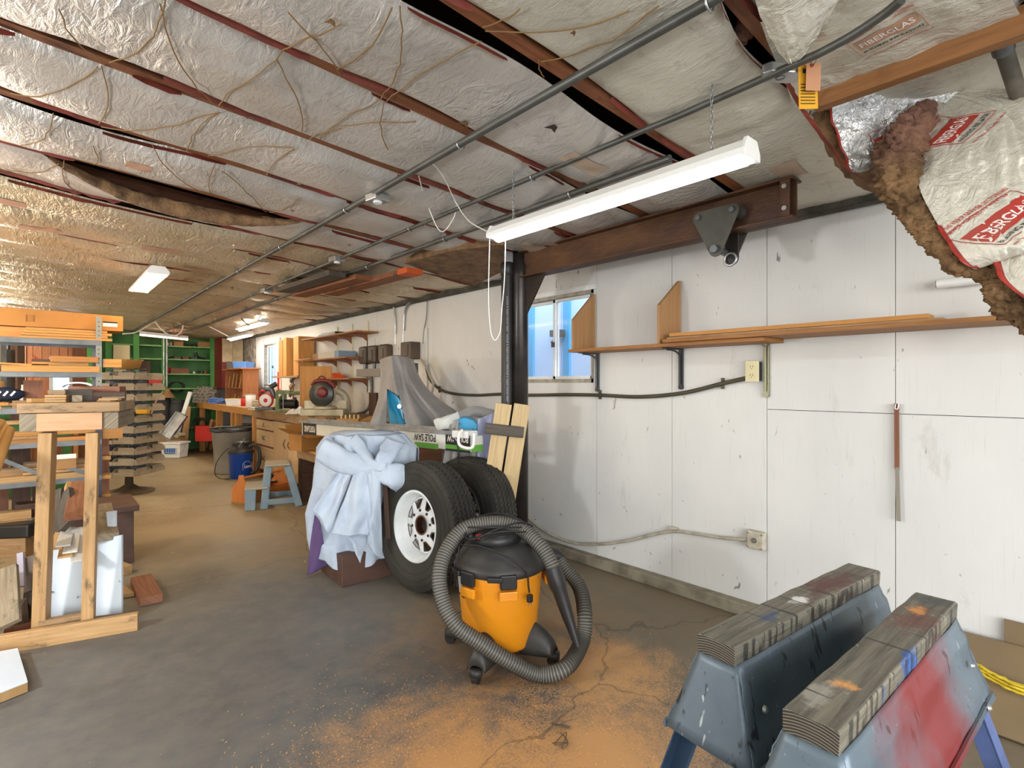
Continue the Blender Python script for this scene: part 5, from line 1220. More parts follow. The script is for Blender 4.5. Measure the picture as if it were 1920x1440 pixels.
# ================================================================ WORKBENCH ALONG THE RIGHT WALL
t = thing('workbench', 'long amber wooden workbench along the far right wall', 'workbench', (2.65, 10.2, 0))
m = M(); m.bb(2.30, 2.93, 8.22, 11.85, .905, .945); m.build('worktop', W_bench, t)
m = M(); m.bb(2.28, 2.30, 8.2, 11.86, .845, .945); m.build('fascia', W_amber, t)
for y in (8.28, 9.2, 9.45, 10.4, 11.75):
    m = M(); m.bb(2.31, 2.40, y-.045, y+.045, 0, .905); m.build('leg', W_amber, t)
m = M(); m.bb(2.35, 2.9, 8.3, 11.8, .22, .25); m.build('lower_shelf', W_dark, t)
t = thing('workbench', 'weathered workbench section with cupboards below, under the miter saw', 'workbench', (2.65, 7.0, 0))
m = M(); m.bb(2.30, 2.93, 5.62, 8.19, .905, .945); m.build('worktop', W_old, t)
m = M(); m.bb(2.28, 2.30, 5.95, 8.19, .83, .945); m.build('fascia', W_old, t)
m = M(); m.bb(2.30, 2.93, 5.95, 5.99, .83, .905); m.build('end_board', W_dark, t)
m = M(); m.bb(2.36, 2.9, 6.05, 8.15, .10, .83); m.build('carcass', W_cab, t)
fp_ = mat('maroon_frame', '7A3A32', .6)
m = M()
for y in (8.16, 7.42): m.bb(2.335, 2.36, y-.02, y+.02, .08, .83)
for z in (.10, .44, .665, .81): m.bb(2.335, 2.36, 7.42, 8.16, z-.018, z+.018)
m.build('face_frame', fp_, t)
for z0, z1 in ((.675, .80), (.455, .655), (.115, .43)):
    m = M(); m.bb(2.318, 2.345, 7.45, 8.13, z0, z1); d = m.build('drawer', W_cab, t, bevel=.002)
    for yy in ((7.79,) if z0 > .6 else (7.76, 7.82)): m = M(); m.tube(cat_rom([(2.318, yy, (z0+z1)/2+.03), (2.302, yy, (z0+z1)/2), (2.318, yy, (z0+z1)/2-.03)], 4), .004, 6); m.build('handle', black, d)
for y0, y1, hy in ((6.86, 7.39, 6.93), (6.34, 6.84, 6.77)):
    m = M(); m.bb(2.318, 2.342, y0, y1, .10, .81); d = m.build('door', W_cab, t, bevel=.002)
    m = M(); m.tube(cat_rom([(2.318, hy, .60), (2.298, hy+.01, .56), (2.298, hy+.01, .52), (2.318, hy, .48)], 4), .005, 6); m.build('handle', black, d)
m = M(); m.bb(2.32, 2.345, 6.06, 6.30, .10, .81); m.build('side_strip', W_amber, t)
# stand-alone greenish ledge continuing toward the camera
t = thing('low_desk', 'brown wooden desk with a dark kneehole beside the bench', 'desk', (2.4, 5.2, 0))
m = M(); m.bb(2.08, 2.95, 4.35, 6.0, .585, .61); m.build('desktop', W_bench, t, bevel=.003)
m = M(); m.bb(2.12, 2.15, 4.4, 5.97, .49, .585); m.build('apron', W_old, t)
for y in (4.42, 5.95):
    for x in (2.16, 2.88): m = M(); m.bar((x, y, 0), (x, y, .585), .05, .05, up=(1, 0, 0)); m.build('leg', W_dark, t)
m = M(); m.bb(2.85, 2.88, 4.4, 5.95, 0, .585); m.build('back_panel', W_dark, t)
m = M(); m.bb(2.16, 2.88, 5.90, 5.925, 0, .585); m.build('side_panel', W_dark, t)  # dark panel added to keep the kneehole looking shaded
t = thing('machine_cabinet', 'dark brown cabinet under the grey covered drill press', 'cabinet', (2.5, 4.1, 0))
m = M(); m.bb(2.12, 2.95, 3.72, 4.33, .06, .80); m.build('body', W_red, t, bevel=.003)
m = M(); m.bb(2.09, 2.96, 3.70, 4.34, .80, .83); m.build('top', W_red, t, bevel=.003)
for y0, y1 in ((3.76, 4.02), (4.04, 4.3)):
    m = M(); m.bb(2.105, 2.12, y0, y1, .12, .74); d = m.build('door', W_red, t, bevel=.002); m = M(); m.cyl((2.105, y1-.03, .5), (2.09, y1-.03, .5), .012, 10); m.build('knob', black, d)
# rear tabletop with loose things, below the grey canvas
t = thing('machine_table', 'wooden table against the wall behind the pole saw box', 'table', (2.65, 5.0, 0))
m = M(); m.bb(2.40, 2.95, 4.36, 5.58, .83, .86); m.build('tabletop', W_bench, t)
for y in (4.42, 5.5):
    for x in (2.45, 2.9): m = M(); m.bar((x, y, .612), (x, y, .83), .05, .05, up=(1, 0, 0)); m.build('leg', W_amber, t)

# ---- long cardboard pole saw box with the aluminium rails on it
t = thing('pole_saw_box', 'long cardboard box printed POLE SAW upside down, lying across the covered machine', 'box', (2.1, 4.5, .80))
bxm = mat('printed_carton', 'D9DAD2', .6, c2='C8C9BE', sc=3); blk = mat('carton_black', '191B1A', .5); grn = mat('carton_green', '5FA03C', .5)
A0, B0 = P(566, 803, D=5.30), P(882, 833, D=3.62)
ax = (B0-A0).normalized(); side = Vector((-ax.y, ax.x, 0)).normalized(); side = side if side.x > 0 else -side; upv = ax.cross(side); upv = upv if upv.z > 0 else -upv
Lb = (B0-A0).length; hb_ = .105; c0 = (A0+B0)/2 + side*.06
m = M(); m.ebox(c0, ax*Lb/2, side*.06, upv*hb_/2); m.build('carton', bxm, t, bevel=.002)
def onbox(x, y, off=.0012, s_=-1): return A0 + ax*x + upv*y - side*off
def band(x0, x1, y0, y1, mt_, name, off=.001):
    m = M(); m.add([onbox(x0, y0, off), onbox(x1, y0, off), onbox(x1, y1, off), onbox(x0, y1, off)], [(0, 1, 2, 3)]); return m.build(name, mt_, t)
band(.02, .30, -.055, .055, blk, 'brand_patch'); 
put_text('lettering', 'PORTLAND', lambda x, y: onbox(.165 - x, -y, .002), txt_w, t, .22, .06)
band(Lb-.62, Lb-.34, -.06, -.02, grn, 'green_band'); put_text('lettering', 'POLE SAW', lambda x, y: onbox(Lb-.50 - x, .018-y, .002), txt_k, t, .26, .055)
band(Lb-.26, Lb-.0, -.06, .06, blk, 'end_patch'); band(Lb-.26, Lb-.0, -.045, -.015, grn, 'green_band', .0016)
put_text('lettering', 'POLE SAW', lambda x, y: onbox(Lb-.13 - x, .028-y, .0025), txt_w, t, .22, .045)
e0 = B0 + side*.06 + ax*.0012
m = M(); m.add([e0 - side*.055 - upv*.055, e0 + side*.055 - upv*.055, e0 + side*.055 - upv*.01, e0 - side*.055 - upv*.01], [(0, 1, 2, 3)]); m.build('green_band', grn, t)
t = thing('fence_rail', 'long aluminium fence rail lying on top of the pole saw box', 'rail', A0 + upv*.09)
a, b_ = P(566, 797, D=5.35) , P(846, 825, D=3.66)
a = A0 + upv*(hb_/2+.011) + side*.03 - ax*.03; b_ = B0 + upv*(hb_/2+.011) + side*.03 - ax*.15
m = M(); m.bar(a, b_, .09, .006); m.bar(a + side*.04 + upv*.016, b_ + side*.04 + upv*.016, .006, .034); m.bar(a - side*.045 + upv*.006, b_ - side*.045 + upv*.006, .006, .026); m.build('rail', galv, t)
m = M(); m.bar(b_ - ax*.02, b_ + ax*.14, .10, .05); m.build('rail_head', white_pl, t, bevel=.006)
cc_ = b_ + ax*.1 - side*.06; m = M(); m.tube(cat_rom([cc_ + upv*.03, cc_ - side*.03 + upv*.0, cc_ - side*.02 - upv*.07, cc_ + ax*.1 - upv*.08, cc_ + ax*.12 + upv*.02], 5), .011, 8); m.build('clamp_handle', white_pl, t)

# ---- open cardboard box on the desk
c = P(578, 838, D=5.62); c.z = .612
t = thing('open_cardboard_box', 'open cardboard box with flaps and blue stuff on the desk', 'box', c, radians(12))
Rm = mw(t)
def lw(m): m.v = [Rm @ p for p in m.v]; return m
m = M(); w_, d_, h_ = .30, .24, .17; e = .004
for (x0, x1, y0, y1) in ((-w_/2, w_/2, -d_/2, -d_/2+e), (-w_/2, w_/2, d_/2-e, d_/2), (-w_/2, -w_/2+e, -d_/2, d_/2), (w_/2-e, w_/2, -d_/2, d_/2)): m.bb(x0, x1, y0, y1, 0, h_)
m.bb(-w_/2, w_/2, -d_/2, d_/2, 0, e); lw(m).build('carton', card, t)
for p0, p1, ov in (((-w_/2, -d_/2), (-w_/2, d_/2), (-.13, 0, .07)), ((-w_/2, -d_/2), (w_/2, -d_/2), (0, -.10, -.03)), ((w_/2, -d_/2), (w_/2, d_/2), (.12, 0, .0)), ((-w_/2, d_/2), (w_/2, d_/2), (0, .08, .09))):
    a, b_ = Vector((*p0, h_)), Vector((*p1, h_)); o_ = Vector(ov); m = M(); m.add([a, b_, b_+o_, a+o_], [(0, 1, 2, 3)]); lw(m).build('flap', card, t, solid=.003)
m = M(); m.grid(lambda a, b_: Vector(((a-.5)*.24, (b_-.5)*.18, .15 + .03*N(a*4, b_*4, 1) + .025*sin(pi*a)*sin(pi*b_))), 12, 12); tag(lw(m).build('blue_bag', blue_pl), 'crumpled blue plastic bag inside the open cardboard box', 'bag')

# ---- machines and clutter on the bench
def onb(u, X_=None, D=None, z=.945):
    q = P(u, 720, D=D); return Vector((q.x, q.y, z))
# miter saw
c = onb(610, D=6.05); t = thing('miter_saw', 'big miter saw with a grey blade guard and red handle on the near bench end', 'saw', c)
beige = mat('saw_beige', 'B9B29A', .5, .3, c2='9E9780', sc=8); mar = mat('maroon_plastic', '6A1E1C', .45); dk = mat('saw_guard', '3A3C3A', .35, .3)
def cb(r, f, z): return c + RT*r + FW*f + Vector((0, 0, z))
m = M(); m.ebox(cb(0, 0, .035), RT*.24, FW*.12, Vector((0, 0, .035))); m.build('base', beige, t, bevel=.006)
m = M(); m.lathe([(0, 0), (.13, 0), (.135, .02), (.12, .035), (0, .035)], 28, Matrix.Translation(cb(0, 0, .07))); m.build('turntable', beige, t)
for s_ in (-.17, .17): m = M(); m.ebox(cb(s_, .02, .12), RT*.07, FW*.015, Vector((0, 0, .045))); m.build('fence', beige, t)
Mg = Matrix.Translation(cb(-.02, -.02, .24)) @ Matrix(((RT.x, 0, -FW.x, 0), (RT.y, 0, -FW.y, 0), (0, 1, 0, 0), (0, 0, 0, 1)))
m = M(); m.lathe([(.11, 0), (.13, .008), (.14, .02), (.14, .05), (.13, .06), (.03, .066), (0, .066)], 40, Mg); m.build('blade_guard', dk, t)
m = M(); m.lathe([(.128, .0), (.147, 0), (.147, .03), (.128, .03), (.128, 0)], 40, Mg); m.build('guard_rim', beige, t)
m = M(); m.lathe([(0, .066), (.06, .066), (.058, .09), (.03, .10), (0, .10)], 28, Mg @ Matrix.Translation((.02, .02, 0))); m.build('motor_cap', mar, t)
m = M(); m.tube(cat_rom([cb(-.13, -.05, .34), cb(-.09, -.06, .385), cb(0, -.06, .395), cb(.08, -.06, .375), cb(.12, -.04, .31)], 6), .022, 10); m.build('handle', mar, t)
m = M(); m.tube([cb(-.02 + .04*cos(a), -.06, .405 + .035*sin(a)) for a in [2*pi*i/16 for i in range(16)]], .009, 6, closed=True); m.build('carry_handle', mar, t)
m = M(); m.tube(cat_rom([cb(.10, .06, .28), cb(.17, .10, .24), cb(.21, .12, .14), cb(.22, .12, .03)], 5), .04, 12); m.build('pivot_arm', beige, t)
# ply sheet behind the saw
m = M(); a = P(592, 720, D=6.75); m.ebox(Vector((a.x, a.y, .945+.29)), RT*.20, Vector((0, 0, .29)), FW*.006); tag(m.build('plywood_sheet', W_drop), 'square orange-brown plywood sheet standing behind the miter saw', 'sheet')
# bench grinder / sander
c = onb(537, D=6.85); t = thing('bench_sander', 'green bench sander with a black motor, left of the miter saw', 'sander', c); olive = mat('olive_enamel', '7C8A5A', .45, c2='64704A', sc=8)
m = M(); m.ebox(cb(0, 0, .012), RT*.12, FW*.08, Vector((0, 0, .012))); m.build('base', olive, t, bevel=.003)
m = M(); m.tube([cb(-.06, 0, .10), cb(.13, 0, .10)], .058, 24); m.lathe([(0, 0), (.05, 0), (.045, .015), (0, .015)], 20, Matrix.Translation(cb(.13, 0, .10)) @ Matrix(((0, 0, RT.x, 0), (0, 1, RT.y, 0), (1, 0, 0, 0), (0, 0, 0, 1)))); m.build('motor', black, t)
m = M(); m.cyl(cb(-.06, 0, .12), cb(-.085, 0, .12), .09, 28); m.build('disc', olive, t)
m = M(); m.bar(cb(-.10, -.06, .02), cb(-.09, -.06, .28), .02, .03); m.bar(cb(-.02, -.02, .16), cb(-.02, -.02, .24), .05, .05); m.build('arm', olive, t)
m = M(); m.ebox(cb(.0, -.02, .25), RT*.07, FW*.05, Vector((0, 0, .025))); m.cyl(cb(.06, -.02, .24), cb(.19, -.02, .24), .025, 14); m.build('belt_housing', olive, t)
m = M(); m.cyl(cb(.0, -.1, .02), cb(.0, -.1, .22), .004, 6); m.build('rod', galv, t)
# small red chop saw
c = onb(500, D=7.35); t = thing('chop_saw', 'small red bladed chop saw crowded on the bench left of the green sander', 'saw', c)
m = M(); m.ebox(cb(0, 0, .02), RT*.12, FW*.09, Vector((0, 0, .02))); m.build('base', steel_g, t, bevel=.004)
Mg = Matrix.Translation(cb(.02, -.04, .13)) @ Matrix(((RT.x, 0, -FW.x, 0), (RT.y, 0, -FW.y, 0), (0, 1, 0, 0), (0, 0, 0, 1)))
m = M(); m.lathe([(0, 0), (.095, 0), (.1, .01), (.1, .03), (.05, .035), (0, .035)], 30, Mg); m.build('blade_guard', red_m, t)
m = M(); m.lathe([(.03, .036), (.085, .036), (.085, .04), (.03, .04)], 30, Mg); m.build('guard_ring', white_pl, t)
m = M(); m.tube(cat_rom([cb(-.06, 0, .25), cb(.0, .0, .29), cb(.06, .02, .27), cb(.09, .03, .15)], 5), .035, 12); m.build('motor', steel_g, t)
m = M(); m.cyl(cb(.02, .02, .30), cb(.12, .04, .36), .035, 16); m.build('motor_cap', dk, t)
m = M(); m.tube(cat_rom([cb(-.1, -.03, .2), cb(-.05, -.05, .26), cb(0, -.05, .25)], 5), .012, 8); m.build('handle', red_m, t)
def can(u, D, r, h, mt_, name, label, cat_='can', lid_=None, group=None, z=.945):
    c_ = onb(u, D=D, z=z); T_ = Matrix.Translation(c_); t_ = thing(name, label, cat_, c_, group=group)
    m = M(); m.lathe([(0, 0), (r, 0), (r, h), (r*.92, h+.004), (0, h+.004)], 20, T_); m.build('body', mt_, t_)
    m = M(); m.lathe([(r*.9, h), (r*1.02, h), (r*1.02, h+.01), (r*.8, h+.012), (0, h+.01)], 20, T_); m.build('lid', lid_ or galv, t_); return t_
can(470, 8.0, .07, .19, white_pl, 'paint_can', 'white, red and green labelled can on the bench left of the small chop saw')
c = onb(468, D=7.93); 
m = M(); m.bb(c.x-.0, c.x+.02, c.y, c.y+.02, .99, 1.0)
can(481, 7.6, .055, .11, tan_pl, 'jar', 'dusty round tub at the bench front beside the red chop saw', 'jar')
can(479, 7.35, .095, .025, cream, 'round_tin', 'flat round pale tin at the front edge of the bench', 'tin')
can(458, 8.6, .05, .13, red_m, 'spray_can', 'red can on the bench below the wooden cabinet', 'can', black)
can(548, 7.15, .03, .13, red_m, 'bottle', 'small red bottle behind the green sander', 'bottle', red_m)
can(553, 7.3, .02, .16, blue_pl, 'bottle', 'small blue bottle behind the green sander', 'bottle', black)
# red can label strips
def bxo(u, v, D, w_, d_, h_, mt_, name, label, cat_, z=None, rz=None, group=None, bevel=.003, parts=None):
    q = P(u, v, D=D); z = q.z if z is None else z
    m = M(); m.box((q.x, q.y, z+h_/2), (w_, d_, h_), -TH if rz is None else rz); o = m.build(name, mt_, bevel=bevel); return tag(o, label, cat_, group)
# blue straps heap, clear box, organisers
c = onb(408, D=9.6); m = M(); rr = random.Random(9)
for i in range(7):
    q = [c + RT*rr.uniform(-.17, .17) + FW*rr.uniform(-.08, .08) + Vector((0, 0, rr.uniform(.01, .10))) for _ in range(7)]; m.tube(cat_rom(q, 5), .013, 6)
tag(m.build('blue_strap', mat('blue_strap', '5A78B8', .7)), 'tangled heap of light blue straps on the bench', 'strap')
def tub(u, D, w_, d_, h_, mt_, name, label, cat_='box', z=.945, lidm=None, group=None, rz=None):
    c_ = onb(u, D=D, z=z); t_ = thing(name, label, cat_, c_, -TH if rz is None else rz, group); Rm_ = mw(t_)
    m = M(); k = .90
    vs = [Vector((sx*w_/2*(k if z_ == 0 else 1), sy*d_/2*(k if z_ == 0 else 1), z_)) for z_ in (0, h_) for sx, sy in ((-1, -1), (1, -1), (1, 1), (-1, 1))]
    m.add(vs, [(3, 2, 1, 0), (0, 1, 5, 4), (1, 2, 6, 5), (2, 3, 7, 6), (3, 0, 4, 7)]); m.v = [Rm_ @ p for p in m.v]; m.build('tub', mt_, t_, solid=.004)
    m = M(); m.box((0, 0, h_+.004), (w_*1.05, d_*1.05, .014)); m.v = [Rm_ @ p for p in m.v]; m.build('lid', lidm or mt_, t_, bevel=.003); return t_
tub(448, 8.9, .33, .24, .10, white_pt, 'plastic_box', 'shallow clear white box with a lid on the middle of the bench', lidm=cream)
oc = mat('organiser_clear', 'A9A294', .4, c2='8E8677', sc=30)
for i in range(5):
    c_ = onb(388 + (0, 1, -2, 1, 1)[i], D=10.35, z=.945+.062*i); t_ = thing('parts_organiser', 'grey parts organiser case, %s of the stack at the far bench end' % ['bottom', 'second', 'middle', 'fourth', 'top'][i], 'case', c_, -TH+.05*i, 'parts organisers stacked on the bench'); Rm_ = mw(t_)
    w_ = .42 if i < 4 else .28
    m = M(); m.box((0, 0, .028), (w_, .26, .056)); m.v = [Rm_ @ p for p in m.v]; m.build('case', oc, t_, bevel=.005)
    m = M(); 
    for j in range(5): m.box((-w_*.4+j*w_*.2, -.132, .03), (w_*.16, .004, .036))
    m.v = [Rm_ @ p for p in m.v]; m.build('compartment', mat('organiser_dark', '5E574B', .5), t_)
    for s_ in (-.3, .3): m = M(); m.box((s_*w_, -.135, .05), (.04, .008, .02)); m.v = [Rm_ @ p for p in m.v]; m.build('latch', black, t_)
# wooden cabinet on the bench with open shelves
t = thing('wooden_cabinet', 'reddish wooden cabinet with open front standing at the far bench end', 'cabinet', (2.67, 10.25, .945)); x0, x1, y0, y1, z0, z1 = 2.55, 2.80, 9.7, 10.84, .947, 1.55
wc_ = wood('cedar', '9C6238', 'B8794A')
m = M(); m.bb(x0, x1, y0, y0+.02, z0, z1); m.bb(x0, x1, y1-.02, y1, z0, z1); m.bb(x1-.01, x1, y0, y1, z0, z1); m.bb(x0, x1, y0, y1, z0, z0+.02); m.build('case', wc_, t)
m = M(); m.bb(x0-.04, x1+.03, y0-.04, y1+.04, z1, z1+.025); m.build('top', wc_, t, bevel=.003)
m = M(); m.bb(x0+.01, x1-.01, y0+.02, y1-.02, 1.22, 1.235); m.build('shelf', wc_, t)
rr = random.Random(4)
for i in range(9):
    y = y0 + .1 + i*.115; m = M(); m.bar((x0+.03, y, z0+.02 if i % 2 else 1.236), (x0+.06, y+rr.uniform(-.04, .04), (1.15 if i % 2 else 1.5)-rr.uniform(0, .08)), .03, .015, up=(1, 0, 0)); tag(m.build('wood_offcut', W_new if i % 3 else W_pine), 'narrow pale offcut standing in the open wooden cabinet, %s from its near end' % ['first', 'second', 'third', 'fourth', 'fifth', 'sixth', 'seventh', 'eighth', 'ninth'][i], 'offcut', 'offcuts in the open wooden cabinet')
tub(457, 9.45, .24, .30, .10, mat('sky_blue_bin', '4E86D2', .4), 'blue_bin', 'bright blue bin on top of the wooden cabinet', z=1.577)
tub(436, 9.75, .12, .20, .12, mat('smoke_box', '4B443E', .4), 'dark_box', 'dark lidded box on the wooden cabinet beside the blue bin', z=1.577)
# end corner: red cabinet with white front, mottled board
t = thing('wall_cabinet', 'dark red cabinet with pale doors hung in the far right corner', 'cabinet', (2.8, 11.8, 1.3))
m = M(); m.bb(2.60, 2.98, 11.3, 12.28, 1.22, 2.19); m.build('case', red_pt, t)
m = M(); m.bb(2.605, 2.78, 11.275, 11.3, 1.72, 2.17); m.build('door', tan_pl, t, bevel=.002); m = M(); m.bb(2.785, 2.97, 11.275, 11.3, 1.72, 2.17); m.build('door', tan_pl, t, bevel=.002)
m = M(); m.bb(2.985, 2.999, 10.55, 11.26, 1.55, 2.17); tag(m.build('stained_board', mat('mottled_board', '9E978C', .8, c2='6E665C', sc=9, lo=.4, hi=.6)), 'mottled grey board on the wall between corner cabinet and window', 'board')

# ---- right wall shelves above the bench
t = thing('wall_shelf_unit', 'three wooden shelves on slotted wall standards above the bench', 'shelf', (2.85, 6.5, 1.9))
for y in (6.92, 6.47, 6.03): m = M(); m.bb(2.985, 2.998, y-.012, y+.012, 1.18, 2.07); m.build('standard', cream, t)
for z, ya, yb in ((1.90, 7.45, 5.75), (1.61, 7.5, 6.05), (1.355, 7.0, 5.95)):
    m = M(); m.bb(2.71, 2.985, yb, ya, z, z+.018); sh = m.build('shelf', W_shelf, t, bevel=.001)
    for y in (6.92, 6.47, 6.03): m = M(); m.prism([(2.985, z-.085), (2.985, z), (2.75, z), (2.75, z-.012), (2.93, z-.04)], .012, Matrix(((1, 0, 0, 0), (0, 0, 1, y-.006), (0, 1, 0, 0), (0, 0, 0, 1)))); m.build('bracket', W_red, sh)
m = M(); m.bb(2.76, 2.94, 6.45, 7.0, 1.92, 1.95); m.bb(2.78, 2.92, 6.5, 6.95, 1.95, 1.965); tag(m.build('flat_tray', black), 'flat black tray on the top wall shelf', 'tray')
m = M(); m.bb(2.74, 2.96, 6.3, 6.95, 1.63, 1.71); t2_ = m.build('printed_box', mat('carton_pale', 'C9C1AE', .6), bevel=.002); tag(t2_, 'pale blue-ended box on the middle wall shelf', 'box')
m = M(); m.bb(2.738, 2.962, 6.296, 6.42, 1.632, 1.712); m.build('box_end', mat('carton_blue', '7E93A8', .6), t2_)
m = M(); m.bb(2.75, 2.9, 6.98, 7.15, 1.63, 1.70); tag(m.build('brown_box', card_d), 'small brown box beside the pale box on the middle wall shelf', 'box')
for i in range(5): m = M(); m.bar((2.70+.02*i, 7.1, 1.637), (2.72+.02*i, 7.75-.05*i, 1.637), .015, .014); tag(m.build('wood_strip', W_new), '%s thin strip poking off the left end of the middle wall shelf' % ['frontmost', 'second', 'middle', 'fourth', 'rearmost'][i], 'strip', 'strips on the middle wall shelf')
m = M(); m.bb(2.78, 2.92, 6.55, 6.85, 1.375, 1.42); m.bb(2.80, 2.9, 6.6, 6.8, 1.42, 1.44); tag(m.build('orange_case', mat('orange_plastic', 'E2551A', .4)), 'bright orange case on the lowest wall shelf', 'case')
# upright wooden boxes (boards stood on end)
for i, (ya, yb, xa, mt_, z1) in enumerate(((8.62, 8.45, 2.78, W_new, 1.97), (8.3, 8.16, 2.74, W_drop, 1.99), (8.14, 7.98, 2.86, W_dark, 1.97), (7.86, 7.66, 2.74, W_drop, 1.98))):
    m = M(); m.bb(xa, 2.97, yb, ya, 1.42, z1); tag(m.build('upright_box', mt_, bevel=.002), ['pale narrow wooden box left of the upright pair', 'left wooden box of the upright pair above the plywood sheet', 'dark box between the two upright wooden boxes', 'right wooden box of the upright pair above the plywood sheet'][i], 'box', 'upright wooden boxes on the wall')
m = M(); m.bb(2.70, 2.98, 7.6, 8.7, 1.395, 1.418); tag(m.build('box_ledge', W_old), 'narrow wooden ledge carrying the upright boxes', 'shelf')
# framed white board and hanging tools
t = thing('framed_board', 'white board in a thin wooden frame on the wall right of the far window', 'board', (2.98, 8.85, 1.4))
m = M(); m.bb(2.985, 2.995, 8.6, 9.1, 1.0, 1.72); m.build('board', white_pl, t)
m = M(); m.bb(2.98, 2.998, 8.58, 8.60, 1.0, 1.74); m.bb(2.98, 2.998, 9.1, 9.12, 1.0, 1.74); m.bb(2.98, 2.998, 8.58, 9.12, 1.72, 1.74); m.build('frame', W_amber, t)
m = M(); m.bar((2.97, 9.2, 1.15), (2.97, 9.2, 1.5), .05, .03, up=(1, 0, 0)); tag(m.build('red_level', red_m), 'red tool hanging on the wall beside the framed white board', 'tool')
m = M(); m.bar((2.975, 9.17, 1.6), (2.975, 9.17, 1.78), .03, .02, up=(1, 0, 0)); tag(m.build('hanging_tool', steel_g), 'small grey tool hanging above the red one', 'tool')
for i in range(5):
    y = 8.5 - .03*i; z = 1.1 + .11*i; m = M(); m.bar((2.9, y, z), (2.96, y-.02, z+.09), .04, .03, up=(1, 0, 0)); m.tube([(2.91, y, z), (2.90, y+.03, z+.05), (2.92, y, z+.09)], .007, 6); tag(m.build('hand_clamp', W_old if i % 2 else steel_g), '%s clamp hung left of the plywood sheet' % ['lowest steel', 'second lowest wooden', 'middle steel', 'second highest wooden', 'highest steel'][i], 'clamp', 'clamps hanging by the upright boxes')
# ---- electrical boxes on the wall
ebr = mat('brown_bakelite', '5B4B3A', .5, c2='463A2E', sc=6)
m = M(); m.bb(2.985, 2.997, 5.2, 6.1, 1.2, 1.86); tag(m.build('backing_board', wallm), 'white painted backing board behind the three brown switch boxes', 'board')
m = M(); m.bb(2.985, 2.997, 4.7, 5.16, 1.2, 1.88); tag(m.build('backing_board', wallm), 'white painted board behind the single brown switch box', 'board')
for i, y in enumerate((5.98, 5.74, 5.48)):
    t = thing('switch_box', '%s of the three brown rounded switch boxes on the wall' % ['leftmost', 'middle', 'rightmost'][i], 'electrical box', (2.93, y, 1.54), 0, 'brown switch boxes on the wall')
    m = M(); m.bb(2.88, 2.985, y-.09, y+.09, 1.54, 1.75); m.build('case', ebr, t, bevel=.03, seg=4)
    m = M(); m.bb(2.87, 2.885, y-.05, y+.05, 1.57, 1.70); m.build('cover', ebr, t, bevel=.006)
    m = M(); m.cyl((2.93, y, 1.48), (2.93, y, 1.54), .02, 12); m.build('fitting', steel_g, t)
t = thing('switch_box', 'single square brown switch box above the grey canvas', 'electrical box', (2.92, 4.92, 1.55)); m = M(); m.bb(2.86, 2.985, 4.82, 5.02, 1.56, 1.74); m.build('case', ebr, t, bevel=.012)
m = M(); m.bb(2.852, 2.862, 4.86, 4.98, 1.59, 1.71); m.build('cover', ebr, t, bevel=.01)
m = M(); m.bb(2.9, 2.985, 5.5, 6.15, 1.39, 1.48); tag(m.build('wire_trough', mat('grey_trough', '8F8A80', .6)), 'grey metal trough below the brown switch boxes', 'trough')
def wire(name, pts, r, mt_, label, cat_='cord'): m = M(); m.tube(cat_rom(pts, 7), r, 8); return tag(m.build(name, mt_), label, cat_)
wire('wall_conduit', [P(738, 572, X=2.97), P(741, 600, X=2.98), P(741, 645, X=2.985)], .012, galv, 'left thin conduit dropping down the wall to the switch boxes', 'conduit')
wire('wall_conduit', [P(770, 565, X=2.96), P(760, 580, X=2.98), P(757, 610, X=2.985), P(755, 665, X=2.985)], .014, galv, 'middle conduit dropping down the wall between the backing boards', 'conduit')
wire('power_cable', [P(801, 560, X=2.98), P(800, 590, X=2.985), P(795, 620, X=2.985), P(793, 645, X=2.985)], .005, steel_g, 'thin grey cord running down the wall to the single switch box')
wire('wall_conduit', [P(695, 700, X=2.95), P(697, 730, X=2.96), P(693, 760, X=2.94), P(684, 772, X=2.9), P(670, 776, X=2.85)], .017, pipe_m, 'dark flexible conduit curving down to the bench behind the miter saw', 'conduit')
wire('power_cable', [P(790, 675, X=2.95), P(800, 690, X=2.93), P(806, 705, X=2.93), P(812, 720, X=2.93), P(808, 745, X=2.93), P(800, 770, X=2.9)], .012, mat('pale_cord', 'A9A79F', .5), 'pale grey cord loop hanging at the right of the grey canvas')
m = M(); c = onb(702, D=6.0, z=1.03); m.bb(2.80, 2.83, 5.45, 5.62, .95, 1.2); tag(m.build('dark_board', W_dark), 'dark board standing on the bench left of the grey canvas', 'board')
# loose items on the rear table and near bench end
c = P(655, 770, D=5.7)
bxo(655, 782, 5.4, .22, .12, .09, W_drop, 'drill_bit_rack', 'orange wooden rack with holes on the rear table', 'rack', z=.862)
for i in range(5):
    q = P(640+8*i, 782, D=5.37); m = M(); m.cyl((q.x, q.y, .952), (q.x, q.y, .99), .009, 8); tag(m.build('plug_cutter', cream), '%s pale bit standing in the orange rack' % ['leftmost', 'second', 'middle', 'fourth', 'rightmost'][i], 'bit', 'bits in the orange rack')
def heap(name, u, v, D, w_, d_, h_, mt_, label, cat_, z=None, seed=0):
    q = P(u, v, D=D); z = q.z if z is None else z; m = M()
    m.grid(lambda a, b_: Vector((q.x, q.y, z)) + RT*((a-.5)*w_) + FW*((b_-.5)*d_) + Vector((0, 0, h_*(sin(pi*a)*sin(pi*b_))**.6*(1+.5*N(a*4+seed, b_*4, seed)) + .012*N(a*12, b_*12, seed))), 26, 22); return tag(m.build(name, mt_), label, cat_)
heap('canvas_bag', 700, 790, 5.1, .36, .3, .12, card_d, 'crumpled brown canvas bag on the rear table left of the grey canvas', 'bag', .862, 2)
